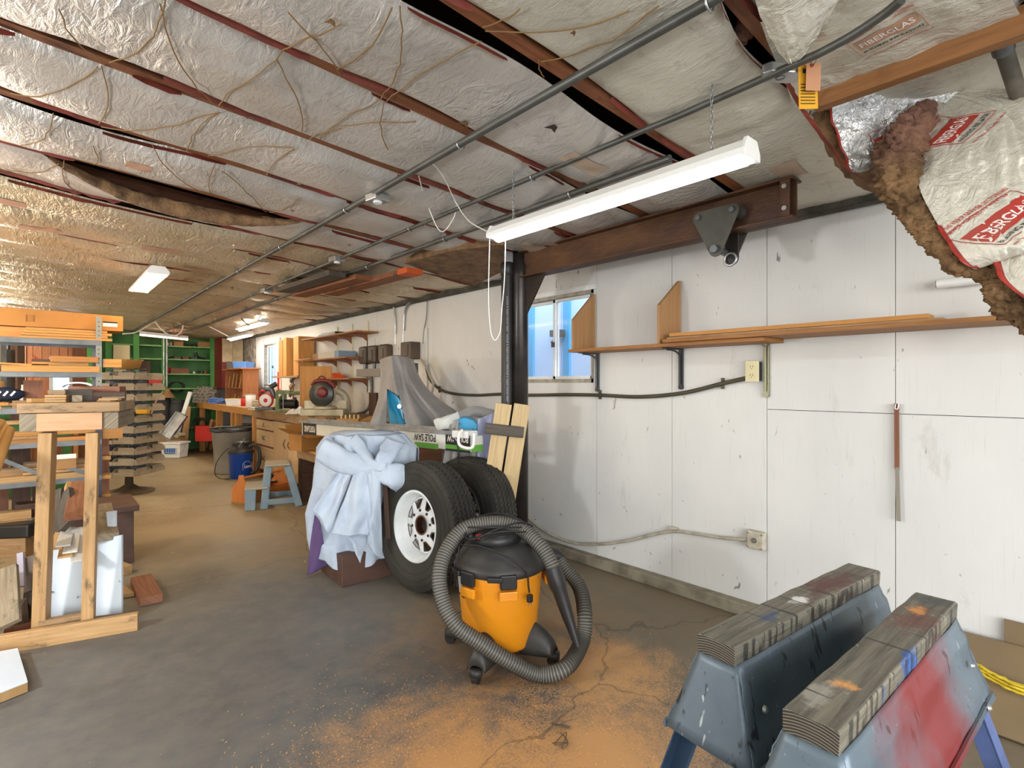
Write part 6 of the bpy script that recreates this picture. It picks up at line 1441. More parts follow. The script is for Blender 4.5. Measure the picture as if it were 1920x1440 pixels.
heap('rag', 655, 800, 5.2, .3, .2, .05, mat('dirty_rag', 'A7A08E', .9), 'dirty pale rag on the rear table behind the pole saw box', 'rag', .862, 5)
heap('plastic_bag', 562, 770, 6.35, .28, .18, .07, mat('crumpled_plastic', 'D2D2CC', .3), 'crumpled white plastic bag at the bench front, left of the miter saw', 'bag', .948, 7)
bxo(703, 800, 4.9, .14, .1, .03, W_new, 'wood_block', 'orange wood block beside the brown canvas bag', 'block', z=.862)
heap('grey_rag', 745, 805, 4.6, .34, .2, .05, cloth_g, 'folded grey cloth at the foot of the grey canvas', 'rag', .862, 11)
# ---- under the bench
bxo(392, 790, 9.9, .34, .3, .28, red_m, 'red_tool_case', 'red case on the lower bench shelf', 'case', z=.252)
t = thing('wooden_frames', 'wooden window frames leaning against the bench leg', 'frame', P(395, 845, D=9.6))
for i, (u, dD) in enumerate(((386, 0), (394, .08), (402, .2))):
    a, b_ = P(u, 843, Z=.01), P(u+12, 788, D=9.55+dD); m = M(); m.bar(a, b_, .06, .03, up=-FW); m.build('stile', [W_old, W_new, W_dark][i], t)
for i in range(4):
    m = M(); c = P(372+3*i, 800, D=9.9); m.tube([c + RT*(.13+.01*i)*cos(a) + Vector((0, 0, (.17-.01*i)*sin(a))) + FW*.03*i for a in [2*pi*j/24 for j in range(24)]], .009, 6, closed=True); tag(m.build('cable_coil', wire_b), '%s black cable coil hanging at the far bench leg' % ['largest', 'second', 'third', 'smallest'][3-i], 'cable', 'cable coils by the far bench leg')
bxo(442, 800, 9.1, .3, .3, .35, mat('dark_bin', '3B3C40', .5), 'dark_crate', 'dark grey crate on the shelf under the bench', 'crate', z=.252)
bxo(460, 790, 8.7, .22, .3, .40, mat('grey_bin', '70777E', .5), 'grey_crate', 'tall grey crate under the bench behind the trash can', 'crate', z=.252)
bxo(420, 800, 9.5, .2, .3, .2, W_dark, 'brown_crate', 'brown crate under the bench between the legs', 'crate', z=.252)

# ---- trash can, bucket vacuum, tote, step stool
q = P(437, 893, Z=0.0); q = P(436, 720, D=7.85); q.z = 0
t = thing('trash_can', 'tall grey plastic trash can lined with a black bag', 'bin', (q.x, q.y, 0)); T_ = Matrix.Translation((q.x, q.y, 0)); gcan = mat('grey_can', '9A958A', .5, c2='87837A', sc=3)
m = M(); m.lathe([(0, .0), (.215, 0), (.225, .02), (.27, .60), (.285, .61), (.29, .645), (.28, .65)], 40, T_); m.build('body', gcan, t)
m = M(); m.lathe([(.284, .63), (.286, .655), (.295, .665), (.297, .62), (.294, .61)], 40, T_); m.v = [p + Vector((0, 0, .008*N(p.x*14, p.y*14))) for p in m.v]; m.build('bin_bag', black, t)
m = M(); m.grid(lambda a, b_: Vector((q.x+(a-.5)*.38, q.y+(b_-.5)*.38, .62+.05*abs(N(a*5, b_*5, 3)))), 16, 16); m.build('rubbish', mat('rubbish', '3A3836', .6, c2='C8C4BC', sc=14, lo=.55, hi=.62), t)
c = P(468, 830, D=7.62); m = M(); m.tube(cat_rom([c + Vector((0, 0, .02)) - RT*.07, c - FW*.06 - RT*.07 + Vector((0, 0, -.10)), c - FW*.06 + RT*.05 + Vector((0, 0, -.10)), c + RT*.05 + Vector((0, 0, .02))], 5), .012, 8); m.build('handle', black, t)
q = P(452, 720, D=7.42); t = thing('bucket_vacuum', 'blue bucket vacuum with a black motor head and hose', 'vacuum', (q.x, q.y, 0)); T_ = Matrix.Translation((q.x, q.y, 0))
m = M(); m.lathe([(0, .0), (.135, 0), (.14, .01), (.152, .33), (.158, .335), (.158, .36), (.152, .365)], 36, T_); m.build('bucket', blue_pl, t)
m = M(); m.lathe([(.16, .345), (.165, .36), (.15, .39), (.115, .40), (.11, .47), (.115, .48), (.10, .50), (0, .505)], 32, T_); m.build('motor_head', dustblk, t)
dq = (CAMP - q); dq.z = 0; dq.normalize(); a0 = atan2(dq.y, dq.x)
def bk(x, y, off=.001):
    a = a0 + .70 + x/.148; z = .17 + y; r = .14 + (z-.01)*.0375 + off; return Vector((q.x + r*cos(a), q.y + r*sin(a), z))
put_text('lettering', 'Lowe\'s', lambda x, y: bk(x, y), txt_w, t, .12, .05)
m = M(); m.tube([bk(*p_) for p_ in ((-.08, -.05), (.07, -.05), (.07, .04), (.02, .04), (0, .065), (-.05, .065), (-.08, .03))], .003, 5, closed=True); m.build('emblem_outline', txt_w, t)
hs = cat_rom([P(468, 838, D=7.3), P(478, 835, D=7.25), P(486, 845, D=7.22), P(487, 862, D=7.22), P(482, 878, D=7.2), P(472, 888, D=7.15)], 8); m = M(); m.tube([p for p in hs], [.026 if i % 2 else .022 for i in range(len(hs))], 12); m.build('hose', dustblk, t)
m = M(); m.tube(cat_rom([P(430, 840, D=7.3), P(418, 850, D=7.3), P(406, 868, D=7.3), P(403, 888, D=7.3), P(412, 897, Z=.008), P(430, 898, Z=.008)], 6), .005, 6); m.build('cord', wire_b, t)
m = M(); m.tube([P(447, 838, D=7.2), P(460, 822, D=7.2)], .005, 6); m.build('bail_end', galv, t)
# tool tote
a, b_ = P(442, 943, Z=0), P(530, 930, Z=0); cx_, cy_ = (a.x+b_.x)/2+.05, (a.y+b_.y)/2+.1; an = atan2(b_.y-a.y, b_.x-a.x) + .45
t = thing('tool_tote', 'orange wooden tool tote with a dowel handle behind the step stool', 'tote', (cx_, cy_, 0), an); Rm = mw(t); totem = wood('tote_wood', 'B9692C', 'CF8440')
hl = .29
for s_ in (-1, 1):
    m = M(); m.prism([(-.13, 0), (.13, 0), (.13, .15), (.045, .24), (.03, .30), (-.03, .30), (-.045, .24), (-.13, .15)], .018, Matrix(((0, 0, 1, s_*hl-.009), (1, 0, 0, 0), (0, 1, 0, 0), (0, 0, 0, 1)))); lw(m).build('end_panel', totem, t, bevel=.003)
for s_ in (-1, 1): m = M(); m.bb(-hl, hl, s_*.12-.006, s_*.12+.006, 0, .13); lw(m).build('side', totem, t, bevel=.002)
m = M(); m.bb(-hl, hl, -.12, .12, 0, .012); lw(m).build('bottom', totem, t)
m = M(); m.cyl((-hl-.01, 0, .265), (hl+.01, 0, .265), .014, 14); lw(m).build('handle', totem, t)
for i in range(3):
    m = M(); m.tube([Vector((-.22, -.05+.05*i, .145+.01*i)), Vector((.05, -.04+.05*i, .16)), Vector((.2, -.03+.05*i, .15))], [.014, .016, .012], 10); lw(m); tag(m.build('hand_tool', [dustblk, W_new, W_pine][i]), ['dark handled tool lying in the orange tote', 'pale wood handled tool in the orange tote', 'slim wooden stick in the orange tote'][i], 'tool')
# step stool
a, b_ = P(520, 958, Z=0), P(560, 950, Z=0)
q = P(522, 945, Z=0); t = thing('step_stool', 'grey-blue plastic two step stool covered with dust', 'stool', (q.x, q.y, 0), radians(163)); Rm = mw(t)
sb = mat('stool_blue', '6D8494', .55, c2='7F9199', sc=5); sd_ = mat('stool_dusty', '9F9B8C', .8, c2='B0A590', sc=8)
def leg4(x, y, x2, y2, z2, w_=.05): m = M(); m.bar((x, y, 0), (x2, y2, z2), w_, .03, up=(0, 1, 0) if True else None); return m
for sy in (-1, 1):
    for (xb, xt, zt_) in ((-.20, -.09, .43), (.14, .10, .43)):
        m = leg4(xb, sy*.205, xt, sy*.15, zt_, .075); lw(m).build('leg', sb, t, bevel=.008)
    m = M(); m.bar((.27, sy*.215, 0), (.262, sy*.19, .21), .10, .03, up=(0, 1, 0)); lw(m).build('leg', sb, t, bevel=.008)
    m = M(); m.bar((-.17, sy*.2, .07), (.14, sy*.2, .07), .02, .06, up=(0, 0, 1)); lw(m).build('side_rail', sb, t, bevel=.005)
m = M(); m.bb(-.12, .13, -.18, .18, .43, .455); lw(m).build('top_step', sd_, t, bevel=.012)
m = M(); m.bb(.10, .32, -.21, .21, .205, .23); lw(m).build('lower_step', sd_, t, bevel=.012)
m = M(); m.bb(.30, .322, -.20, .20, .12, .205); lw(m).build('riser', sb, t, bevel=.008); m = M(); m.bb(-.13, -.11, -.17, .17, .33, .43); m.bb(.11, .13, -.17, .17, .33, .43); lw(m).build('apron', sb, t, bevel=.006)
m = M(); a = P(590, 935, Z=0); m.box((a.x, a.y, .08), (.02, .22, .14), .2, None); tag(m.build('leaning_board', W_amber), 'orange-brown board in the shade under the desk', 'board')

# ================================================================ END OF THE ROOM
t = thing('green_shelving', 'green painted shelving filling the end wall', 'shelving', (1.75, 12.1, 0))
gm2 = mat('green_shelf_paint', '4F9A4C', .55, c2='458A42', sc=3); gl = mat('green_edge', '7FB36E', .55)
for x in (.92, 1.32, 1.765, 2.58): m = M(); m.bb(x-.045, x+.045, 11.88, 11.97, 0, 2.22); m.build('post', gm2, t)
for z in (2.02, 1.77, 1.49, 1.21, .84, .45):
    for x0, x1 in ((.95, 1.74), (1.79, 2.56)): m = M(); m.bb(x0, x1, 11.92, 12.28, z-.012, z+.012); m.build('shelf', gl, t)
m = M()
for x in (1.745, 1.795): m.cyl((x, 11.86, 1.25), (x, 11.86, 2.22), .013, 10)
tag(m.build('twin_conduit', galv), 'pair of shiny conduits running down the green post', 'conduit')
rr = random.Random(12)
def small(name, x, z, w_, h_, mt_, label, cat_, group=None, y=12.05, cyl_=False):
    m = M()
    if cyl_: m.lathe([(0, 0), (w_/2, 0), (w_/2, h_*.8), (w_/4, h_*.9), (w_/4, h_), (0, h_)], 14, Matrix.Translation((x, y, z+.012)))
    else: m.bb(x-w_/2, x+w_/2, y-.1, y+.1, z+.012, z+.012+h_)
    return tag(m.build(name, mt_), label, cat_, group)
small('cardboard_box', 2.45, 2.02, .22, .10, card_d, 'brown box at the right end of the top green shelf', 'box')
small('cardboard_box', 2.0, 2.02, .16, .09, card_d, 'box on the top green shelf beside the white jars', 'box')
for i in range(3): small('jar', 1.84+.05*i, 2.02, .04, .07, white_pl, ['left', 'middle', 'right'][i] + ' of the three white jars on the top green shelf', 'jar', 'white jars on the top green shelf', cyl_=True)
for i in range(3): small('dark_tin', 2.12+.08*i, 2.02, .06, .06, ebr, ['left', 'middle', 'right'][i] + ' of the three dark tins on the top green shelf', 'tin', 'dark tins on the top green shelf', cyl_=True)
small('wooden_crate', 2.02, 1.49, .30, .10, W_red, 'wooden crate on the middle green shelf', 'crate')
small('red_bottle', 1.86, 1.49, .05, .13, red_m, 'red topped bottle left of the crate on the green shelf', 'bottle', cyl_=True)
small('red_jerry_can', 1.62, 1.21, .20, .19, red_m, 'red fuel can on the green shelf beside the post', 'can')
for i in range(4): small('small_bottle', 2.28+.07*i, 1.49, .045, .05+.02*(i % 3), [white_pl, ebr, steel_g, red_m][i], ['white', 'brown', 'grey', 'red'][i]+' small bottle right of the crate on the green shelf', 'bottle', cyl_=True)
t = thing('angle_tool', 'black power tool on the second green shelf', 'tool', (2.35, 12.05, 1.78)); m = M(); m.tube([(2.2, 12.05, 1.80), (2.35, 12.05, 1.83), (2.47, 12.05, 1.80)], .022, 8); m.tube([(2.33, 12.05, 1.82), (2.30, 12.05, 1.92)], .03, 8); m.build('body', black, t)
m = M(); m.tube(cat_rom([(1.85, 12.05, 1.80), (1.95, 12.0, 1.83), (2.05, 12.05, 1.81), (2.18, 12.05, 1.80)], 5), .012, 6); m.build('cord', wire_b, t)
for i in range(3): small('dark_tool', 1.98+.14*i, 1.77, .11, .045, [ebr, red_pt, black][i], ['brown', 'dark red', 'black'][i]+' small tool left of the black power tool on the second green shelf', 'tool')
for i in range(3): m = M(); m.tube([(1.95+.03*i + .12*cos(a), 12.0+.05*i, 1.36 - .12 + .0 + .10*sin(a)+.0) for a in [2*pi*j/20 for j in range(20)]], .008, 6, closed=True); tag(m.build('wire_coil', wire_b), '%s dark wire coil on the green shelf right of the fuel can' % ['leftmost', 'middle', 'rightmost'][i], 'coil', 'wire coils on the green shelf')
m = M(); m.bb(.98, 1.22, 11.84, 11.87, 1.5, 2.0); tag(m.build('cream_board', cream), 'cream rectangular board standing among the green posts', 'panel')
small('dark_box', 1.45, 1.49, .18, .22, W_dark, 'dark box on the green shelf left of the post', 'box')
# barrels, funnel, cardboard, tray, bucket
dkb = mat('dark_barrel', '2E2E30', .6, c2='39383A', sc=3)
for i, (u, D, r, h) in enumerate(((302, 10.0, .18, 1.02), (335, 10.05, .15, .98))):
    q = P(u, 720, D=D); t = thing('barrel', ['tall dark barrel in front of the green shelving', 'second dark barrel, right of the first'][i], 'barrel', (q.x, q.y, 0)); m = M(); m.lathe([(0, 0), (r*.9, 0), (r, .1), (r*1.02, h*.5), (r, h*.85), (r*.85, h), (0, h)], 28, Matrix.Translation((q.x, q.y, 0))); m.build('body', dkb, t)
    m = M(); m.lathe([(r*.86, h-.02), (r*.88, h+.01), (r*.8, h+.02), (0, h+.02)], 28, Matrix.Translation((q.x, q.y, 0))); m.build('lid', dkb, t)
q = P(314, 720, D=10.0); m = M(); m.lathe([(.13, 0), (.10, .04), (.05, .10), (.03, .17), (0, .17)], 24, Matrix.Translation((q.x, q.y, 1.045))); tag(m.build('funnel', card_d, solid=.004), 'brown funnel shaped hood on top of the dark barrel', 'funnel')
m = M(); m.tube(cat_rom([P(305, 735, D=9.9), P(296, 745, D=9.8), P(288, 765, D=9.7), P(282, 780, D=9.6)], 5), .012, 8); tag(m.build('bent_stick', W_pine), 'pale bent stick leaning on the dark barrel', 'stick')
def lean(name, u0, v0, D0_, u1, v1, D1_, wd, th, mt_, label, cat_='board', up=None, Z0=None):
    a = P(u0, v0, D=D0_) if Z0 is None else P(u0, v0, Z=Z0); b_ = P(u1, v1, D=D1_); m = M(); m.bar(a, b_, wd, th, up=-FW if up is None else up); return tag(m.build(name, mt_, bevel=.001), label, cat_)
lean('cardboard_sheet', 302, 846, 9.7, 304, 806, 9.75, .13, .01, card_d, 'brown cardboard sheet standing left of the white bucket', 'cardboard')
lean('cardboard_sheet', 345, 845, 9.9, 352, 762, 10.05, .12, .012, card_d, 'tall cardboard strip standing behind the white bucket', 'cardboard')
lean('white_lath', 330, 820, 9.6, 357, 735, 9.9, .07, .03, white_pt, 'long white lath leaning behind the metal tray', 'lath')
t = thing('metal_tray', 'shiny metal pan leaning on the cardboard box behind the bucket', 'tray', P(330, 800, D=9.5))
a, b_ = P(312, 818, D=9.45), P(342, 778, D=9.6); ax_ = (b_-a).normalized(); sd2 = ax_.cross(FW).normalized(); cc = (a+b_)/2
m = M(); m.ebox(cc, ax_*.24, sd2*.10, FW*.004); m.build('pan_bottom', galv, t)
m = M(); m.ebox(cc + sd2*.10 - FW*.03, ax_*.24, sd2*.004, FW*.035); m.ebox(cc - sd2*.10 - FW*.03, ax_*.24, sd2*.004, FW*.035); m.ebox(cc + ax_*.24 - FW*.03, ax_*.004, sd2*.1, FW*.035); m.ebox(cc - ax_*.24 - FW*.03, ax_*.004, sd2*.1, FW*.035); m.build('pan_rim', galv, t)
bxo(330, 822, 9.75, .26, .2, .36, card_d, 'cardboard_box', 'brown cardboard box right behind the white bucket', 'box', z=0)
bxo(331, 808, 9.68, .22, .16, .05, cream, 'cream_box', 'small cream box on the cardboard box behind the bucket', 'box', z=.362)
q = P(328, 720, D=9.45); t = thing('white_bucket', 'square white lidded bucket with a blue print on the floor', 'bucket', (q.x, q.y, 0), -TH); Rm = mw(t)
m = M(); vs = [Vector((sx*(.155 if z_ == 0 else .175), sy*(.12 if z_ == 0 else .14), z_)) for z_ in (0, .25) for sx, sy in ((-1, -1), (1, -1), (1, 1), (-1, 1))]; m.add(vs, [(3, 2, 1, 0), (0, 1, 5, 4), (1, 2, 6, 5), (2, 3, 7, 6), (3, 0, 4, 7), (4, 5, 6, 7)]); lw(m).build('body', white_pl, t, bevel=.02)
m = M(); m.box((0, 0, .262), (.38, .31, .03)); lw(m).build('lid', white_pl, t, bevel=.008)
m = M(); m.box((0, -.1435, .13), (.22, .004, .11)); lb_ = lw(m).build('label', mat('label_blue', 'B9CDE6', .5), t)
for i in range(5): m = M(); m.box((-.08+.04*i, -.1465, .14), (.03, .003, .07)); lw(m).build('label_print', txt_b, lb_)
m = M(); m.box((0, -.1465, .09), (.18, .003, .012)); lw(m).build('label_print', txt_k, lb_)
m = M(); m.tube(cat_rom([(.18, -.0, .22), (.19, -.08, .14), (.18, -.15, .1)], 4), .003, 5); lw(m).build('bail', galv, t)

# cables and cord ends at the far ceiling
wire('ceiling_cable', [P(230, 626, D=7.6), P(255, 623, D=7.8), P(275, 612, D=8.0), P(292, 602, D=8.2)], .010, wire_w, 'white cable hanging from the end of the leftmost ceiling conduit')
wire('ceiling_cable', [P(292, 604, D=8.3), P(303, 618, D=8.4), P(322, 630, D=8.5), P(338, 624, D=8.5), P(343, 610, D=8.5), P(334, 606, D=8.5)], .009, wire_w, 'white cable looping by the twin conduits of the green shelving')
wire('ceiling_cable', [P(322, 608, D=8.6), P(326, 622, D=8.6), P(336, 630, D=8.6), P(343, 620, D=8.6), P(340, 609, D=8.6)], .008, mat('orange_cable', 'C86A3A', .6), 'orange cable loop beside the white one at the far ceiling')
wire('ceiling_cable', [P(380, 607, D=8.6), P(400, 616, D=8.8), P(427, 630, D=9.2)], .008, wire_w, 'white cord running down to the farthest shop light')

# ================================================================ LEFT SIDE
# reddish board wall with a bright little window, seen through the racks
wn = sname('wall_left_end'); y = 12.22
for i in range(9):
    x = -.32 + .115*i; m = M(); m.bb(x+.003, x+.112, y, y+.03, 0, 2.2); m.build('cedar_board', wood('cedar_wall', 'B8744C', 'D29468') if i == 0 else bpy.data.materials['cedar_wall'], wn)
dw = sname('door_1'); pk = mat('pink_trim', 'F0B894', .6)
def pt(u, v): return P(u, v, Y=12.18)
a, b_ = pt(47, 646), pt(148, 742)
m = M(); m.bb(a.x-.03, a.x+.01, 12.16, 12.2, 0, a.z+.03); m.bb(b_.x-.04, b_.x+.02, 12.16, 12.2, 0, a.z+.03); m.bb(a.x, b_.x, 12.16, 12.2, a.z-.01, a.z+.03); m.build('door_frame', pk, dw)
w3 = sname('window_3'); a, b_ = pt(95, 670), pt(134, 740)
m = M(); m.bb(a.x-.02, a.x+.03, 12.15, 12.2, b_.z, a.z); m.bb(b_.x-.03, b_.x+.02, 12.15, 12.2, b_.z, a.z); m.bb(a.x, b_.x, 12.15, 12.2, a.z-.03, a.z+.02); m.bb(a.x, b_.x, 12.15, 12.2, b_.z-.02, b_.z+.02); m.bb(a.x, b_.x, 12.16, 12.19, (a.z+b_.z)/2+.05, (a.z+b_.z)/2+.08); m.build('window_frame', white_pt, w3)
m = M(); m.bb(a.x, b_.x, 12.19, 12.2, b_.z, a.z); m.build('pane', mat('daylit_blind', '9FC0F0', .5, emit=1.6), w3)
m = M(); m.bb(-.34, -.20, 11.2, 11.3, 0, 2.25); tag(m.build('dark_post', W_dark), 'dark wooden post far behind the racks at the left edge', 'post')
m = M(); m.bb(.60, .70, 11.6, 11.7, 0, 2.25); tag(m.build('green_post', gm2), 'green post standing left of the green shelving behind the rack', 'post')
m = M(); m.bb(.42, .60, 11.9, 11.95, 0, 2.2); tag(m.build('brown_board', W_red), 'brown board between the door and the green post', 'panel')
t = thing('desk_lamp', 'red hooded desk lamp in front of the cedar wall', 'lamp', pt(65, 700)); c = P(65, 668, D=8.8)
m = M(); m.tube([P(60, 700, D=8.8), c, P(76, 676, D=8.8)], .018, 8); m.build('arm', mat('coral_paint', 'D9624A', .5), t); m = M(); m.cyl(P(76, 674, D=8.8), P(80, 690, D=8.8), .03, 12, r2=.07); m.build('hood', bpy.data.materials['coral_paint'], t); c = P(60, 700, D=8.8); m = M(); m.cyl((c.x, c.y, .90), (c.x, c.y, .92), .09, 16); m.cyl((c.x, c.y, .92), (c.x, c.y, c.z), .014, 8); m.build('base', bpy.data.materials['coral_paint'], t)
m = M(); m.bb(-.9, .5, 11.5, 12.1, .86, .90); tb = thing('end_table', 'wooden table below the cedar wall behind the racks', 'table', (-.2, 11.8, 0)); m.build('tabletop', W_amber, tb)
for x in (-.85, .45):
    for y in (11.55, 12.05): m = M(); m.bar((x, y, 0), (x, y, .86), .06, .06, up=(1, 0, 0)); m.build('leg', W_amber, tb)
# benches / shelves behind the racks
t = thing('rear_bench', 'green fronted bench behind the lumber rack', 'workbench', (-.6, 8.8, 0))
m = M(); m.bb(-1.6, .28, 8.3, 9.2, .80, .84); m.build('worktop', W_old, t); m = M(); m.bb(-1.6, .28, 8.28, 8.3, .66, .84); m.build('apron', green_pt, t); m = M(); m.bb(-1.6, .28, 8.35, 9.1, .0, .2); m.build('plinth', green_pt, t)
for x in (-.5, .2): m = M(); m.bb(x, x+.08, 8.32, 8.4, 0, .8); m.build('leg', green_pt, t)
cl = [(4, 655, 'pale drill press head', tan_pl, .10, .35), (14, 668, 'pale metal vice body', steel_g, .12, .2), (28, 690, 'dark machine head', black, .14, .25), (42, 690, 'white spray bottle', white_pl, .06, .24), (8, 730, 'orange wooden block', W_new, .14, .12), (18, 735, 'red jar', red_m, .06, .10), (33, 700, 'brown board end', W_dark, .10, .4)]
for u, v, lb, mm, w_, h_ in cl:
    q = P(u, v, D=6.9); nm = lb.split()[-1] if lb.split()[-1] not in ('head', 'end', 'body') else lb.replace(' ', '_')
    if u < 40: 
        h_ = P(u, v, D=7.1).z + h_ - 1.052
        o = bxo(u, v, 7.1, w_, .12, h_, mm, nm, lb + ' among the clutter at the far left edge', nm.split('_')[-1], bevel=.012, z=1.052)
    else:
        q = P(u, v, D=7.1); q.z = 1.05; m = M(); m.lathe([(0, 0), (w_/2, 0), (w_/2, h_*.6), (w_/5, h_*.8), (w_/5, h_), (0, h_)], 16, Matrix.Translation(q)); tag(m.build('spray_bottle', mm), 'white bottle with red print among the clutter at the left edge', 'bottle')
q = P(15, 720, D=7.1); m = M(); m.bb(q.x-.7, q.x+.36, q.y-.25, q.y+.3, 1.02, 1.05); tag(m.build('clutter_shelf', W_old), 'shelf carrying the clutter at the far left edge', 'shelf')
# ---- steel rack
X1, Y1, Y2, XL_ = .385, 5.60, 6.05, -1.35
t = thing('steel_rack', 'tall slotted steel rack loaded with lumber', 'rack', (-.5, 5.8, 0))
for x, y_ in ((X1, Y1), (X1, Y2), (XL_, Y1), (XL_, Y2)):
    m = M(); sg = 1 if y_ == Y1 else -1; s2_ = -1 if x == X1 else 1
    m.bb(x-.0015, x+.0015, y_, y_+sg*.038, 0, 1.86); m.bb(x, x+s2_*.038, y_-.0015, y_+.0015, 0, 1.86); o = m.build('post', mat('rack_post_grey', '8A8C86', .5, .4) if y_ == Y1 and x == X1 else steel_g, t)
    if x == X1 and y_ == Y1:
        m = M(); 
        for i in range(48): m.cyl((x-.019, y_-.0022, .03+i*.038), (x-.019, y_-.003, .03+i*.038), .005, 6)
        h_ = m.build('slot_hole', black, o); h_['kind'] = 'stuff'
        m = M(); m.bb(x-.0385, x+.0025, y_-.0018, y_-.0005+.04, 0, 1.02); lab(m.build('painted_post', steel_n, o), 'navy painted lower half of the post')
beamz = (1.64, 1.376, 1.09, .82, .52, .18)
for z in beamz:
    m = M(); m.bb(XL_, X1, Y1-.004, Y1, z-.02, z+.02); m.bb(XL_, X1, Y2, Y2+.004, z-.02, z+.02); m.bb(X1-.004, X1, Y1, Y2, z-.02, z+.02); m.build('shelf_beam', steel_g, t)
    m = M(); m.bb(XL_, X1-.01, Y1+.005, Y2-.005, z+.006, z+.018); m.build('shelf_board', W_old, t)
m = M(); m.bar((-.02, Y1-.01, .60), (-.33, Y1-.01, .80), .03, .004, up=(0, 1, 0)); m.build('brace', steel_g, t); m = M(); m.bar((.02, Y1-.01, .70), (.3, Y1-.01, .56), .03, .004, up=(0, 1, 0)); m.build('brace', steel_g, t)
# long carton on top
t = thing('long_carton', 'long orange-brown carton lying on top of the steel rack', 'box', (-.3, 5.85, 1.68))
m = M(); m.bb(-1.3, .54, 5.70, 6.0, 1.755, 1.885); 
m.v = [Vector((p.x, p.y, p.z + (.03 if p.z > 1.8 and p.x < 0 else 0))) for p in m.v]; m.build('carton', card, t, bevel=.003)
m = M(); m.bb(.40, .50, 5.694, 5.70, 1.79, 1.83); m.build('label', paperw, t); m = M(); m.bb(.40, .50, 5.692, 5.698, 1.82, 1.832); m.build('label_band', txt_k, t)
m = M()
for i in range(4): m.bb(-.08, -.04, 5.696, 5.70, 1.80+.014*i, 1.803+.014*i)
m.bb(-.085, -.08, 5.696, 5.70, 1.795, 1.85); m.bb(-.04, -.035, 5.696, 5.70, 1.795, 1.85); m.build('carton_mark', mat('carton_print', '8A6030', .8), t)
rr = random.Random(21)
def stack(z, rows, y0=5.62, grp='', base_lab='', mats=(W_new, W_amber, W_pine), nm='lumber_board'):
    for (x0, x1, yy, w_, h_, mi, lb) in rows:
        m = M(); m.bb(x0, x1, yy, yy+w_, z, z+h_); tag(m.build(nm, mats[mi], bevel=.001), lb, 'board', grp)
# boards under the carton
zz = 1.659
for i in range(4):
    m = M(); m.bb(-.12+.012*i, .455-.03*(i % 2)+.0*i, 5.585+.015*i, 5.69, zz+.0225*i, zz+.0225*i+.019); tag(m.build('lumber_board', W_new, bevel=.001), '%s of the four thin boards stacked right under the long carton' % ['lowest', 'second', 'third', 'topmost'][i], 'board', 'thin boards under the long carton')
m = M(); m.bb(-1.2, -.52, 5.60, 5.69, zz, zz+.05); tag(m.build('lumber_board', W_new, bevel=.001), 'thick board end at the left under the long carton', 'board')
m = M(); m.bb(-1.2, .4, 5.72, 6.0, zz, zz+.09); tag(m.build('lumber_stack', W_amber), 'wide dark board stack beneath the long carton', 'board')
zz = 1.395; L_ = ['pale board spanning the second rack shelf at the front', 'board with a dark notch on the second shelf', 'short board lying on the others at the right of the second shelf', 'curved thin plank rising to the left on the second shelf', 'board sticking out past the rack post on the second shelf', 'row of small square stick ends at the left of the second shelf']
for (x0, x1, yy, w_, z0, h_, mm, lb) in ((-.22, .37, 5.575, .1, 0, .05, W_new, L_[0]), (-.05, .30, 5.60, .12, .052, .028, W_new, L_[1]), (.06, .36, 5.57, .08, .082, .045, W_amber, L_[2]), (.40, .52, 5.60, .1, .045, .07, W_new, L_[4]), (-.05, .12, 5.64, .1, .082, .02, W_dark, 'short dark board lying behind the others on the second shelf')):
    m = M(); m.bb(x0, x1, yy, yy+w_, zz+z0, zz+z0+h_); tag(m.build('lumber_board', mm, bevel=.001), lb, 'board')
m = M(); m.grid(lambda a, b_: Vector((-.9+.95*a, 5.60+.12*b_, zz+.055+.10*(1-a)**2)), 16, 2, smooth=False); tag(m.build('curved_plank', W_amber, solid=.012), L_[3], 'board')
for i in range(9): m = M(); m.bb(-.44+.024*i, -.423+.024*i, 5.585, 5.9, zz, zz+.035); tag(m.build('stick', W_new if i % 2 else W_amber), '%s square stick end from the left on the second rack shelf' % ['first', 'second', 'third', 'fourth', 'fifth', 'sixth', 'seventh', 'eighth', 'ninth'][i], 'stick', 'square sticks on the second rack shelf')
# third shelf
zz = 1.109
def navy(a, b_): an_ = 2*pi*b_; return Vector((-.24+.30*(a-.5), 5.72, zz+.11)) + Vector((0, .07*cos(an_), .055*sin(an_)))*max(.05, sin(pi*a))**.35*(1+.2*N(a*4, b_*4))
t = thing('navy_bag', 'navy blue tool bag with three pale stripes on the third rack shelf', 'bag', (-.24, 5.72, zz))
m = M(); m.grid(navy, 24, 20); m.build('body', mat('navy_canvas', '1E2A42', .8), t)
for i in range(3): m = M(); m.bar((-.25+.04*i, 5.651, zz+.10), (-.225+.04*i, 5.651, zz+.135), .014, .004, up=(0, 1, 0)); m.build('stripe', txt_w, t)
for i, (x0, x1, h0, mm) in enumerate(((-.9, -.22, 0, W_new), (-.9, -.25, .024, W_amber), (-.3, -.18, .028, W_drop), (-.16, -.08, 0, W_old))):
    m = M(); m.bb(x0, x1, 5.60, 5.68, zz+h0, zz+h0+.022+(.04 if i == 3 else 0)); tag(m.build('lumber_board', mm, bevel=.001), ['lowest board end below the navy bag', 'second board end below the navy bag', 'short orange block below the navy bag', 'brown cube beside the navy bag'][i], 'board')
m = M(); m.bb(-.10, .02, 5.75, 5.77, zz, zz+.22); tag(m.build('brown_board', W_red), 'brown board standing right of the navy bag', 'board')
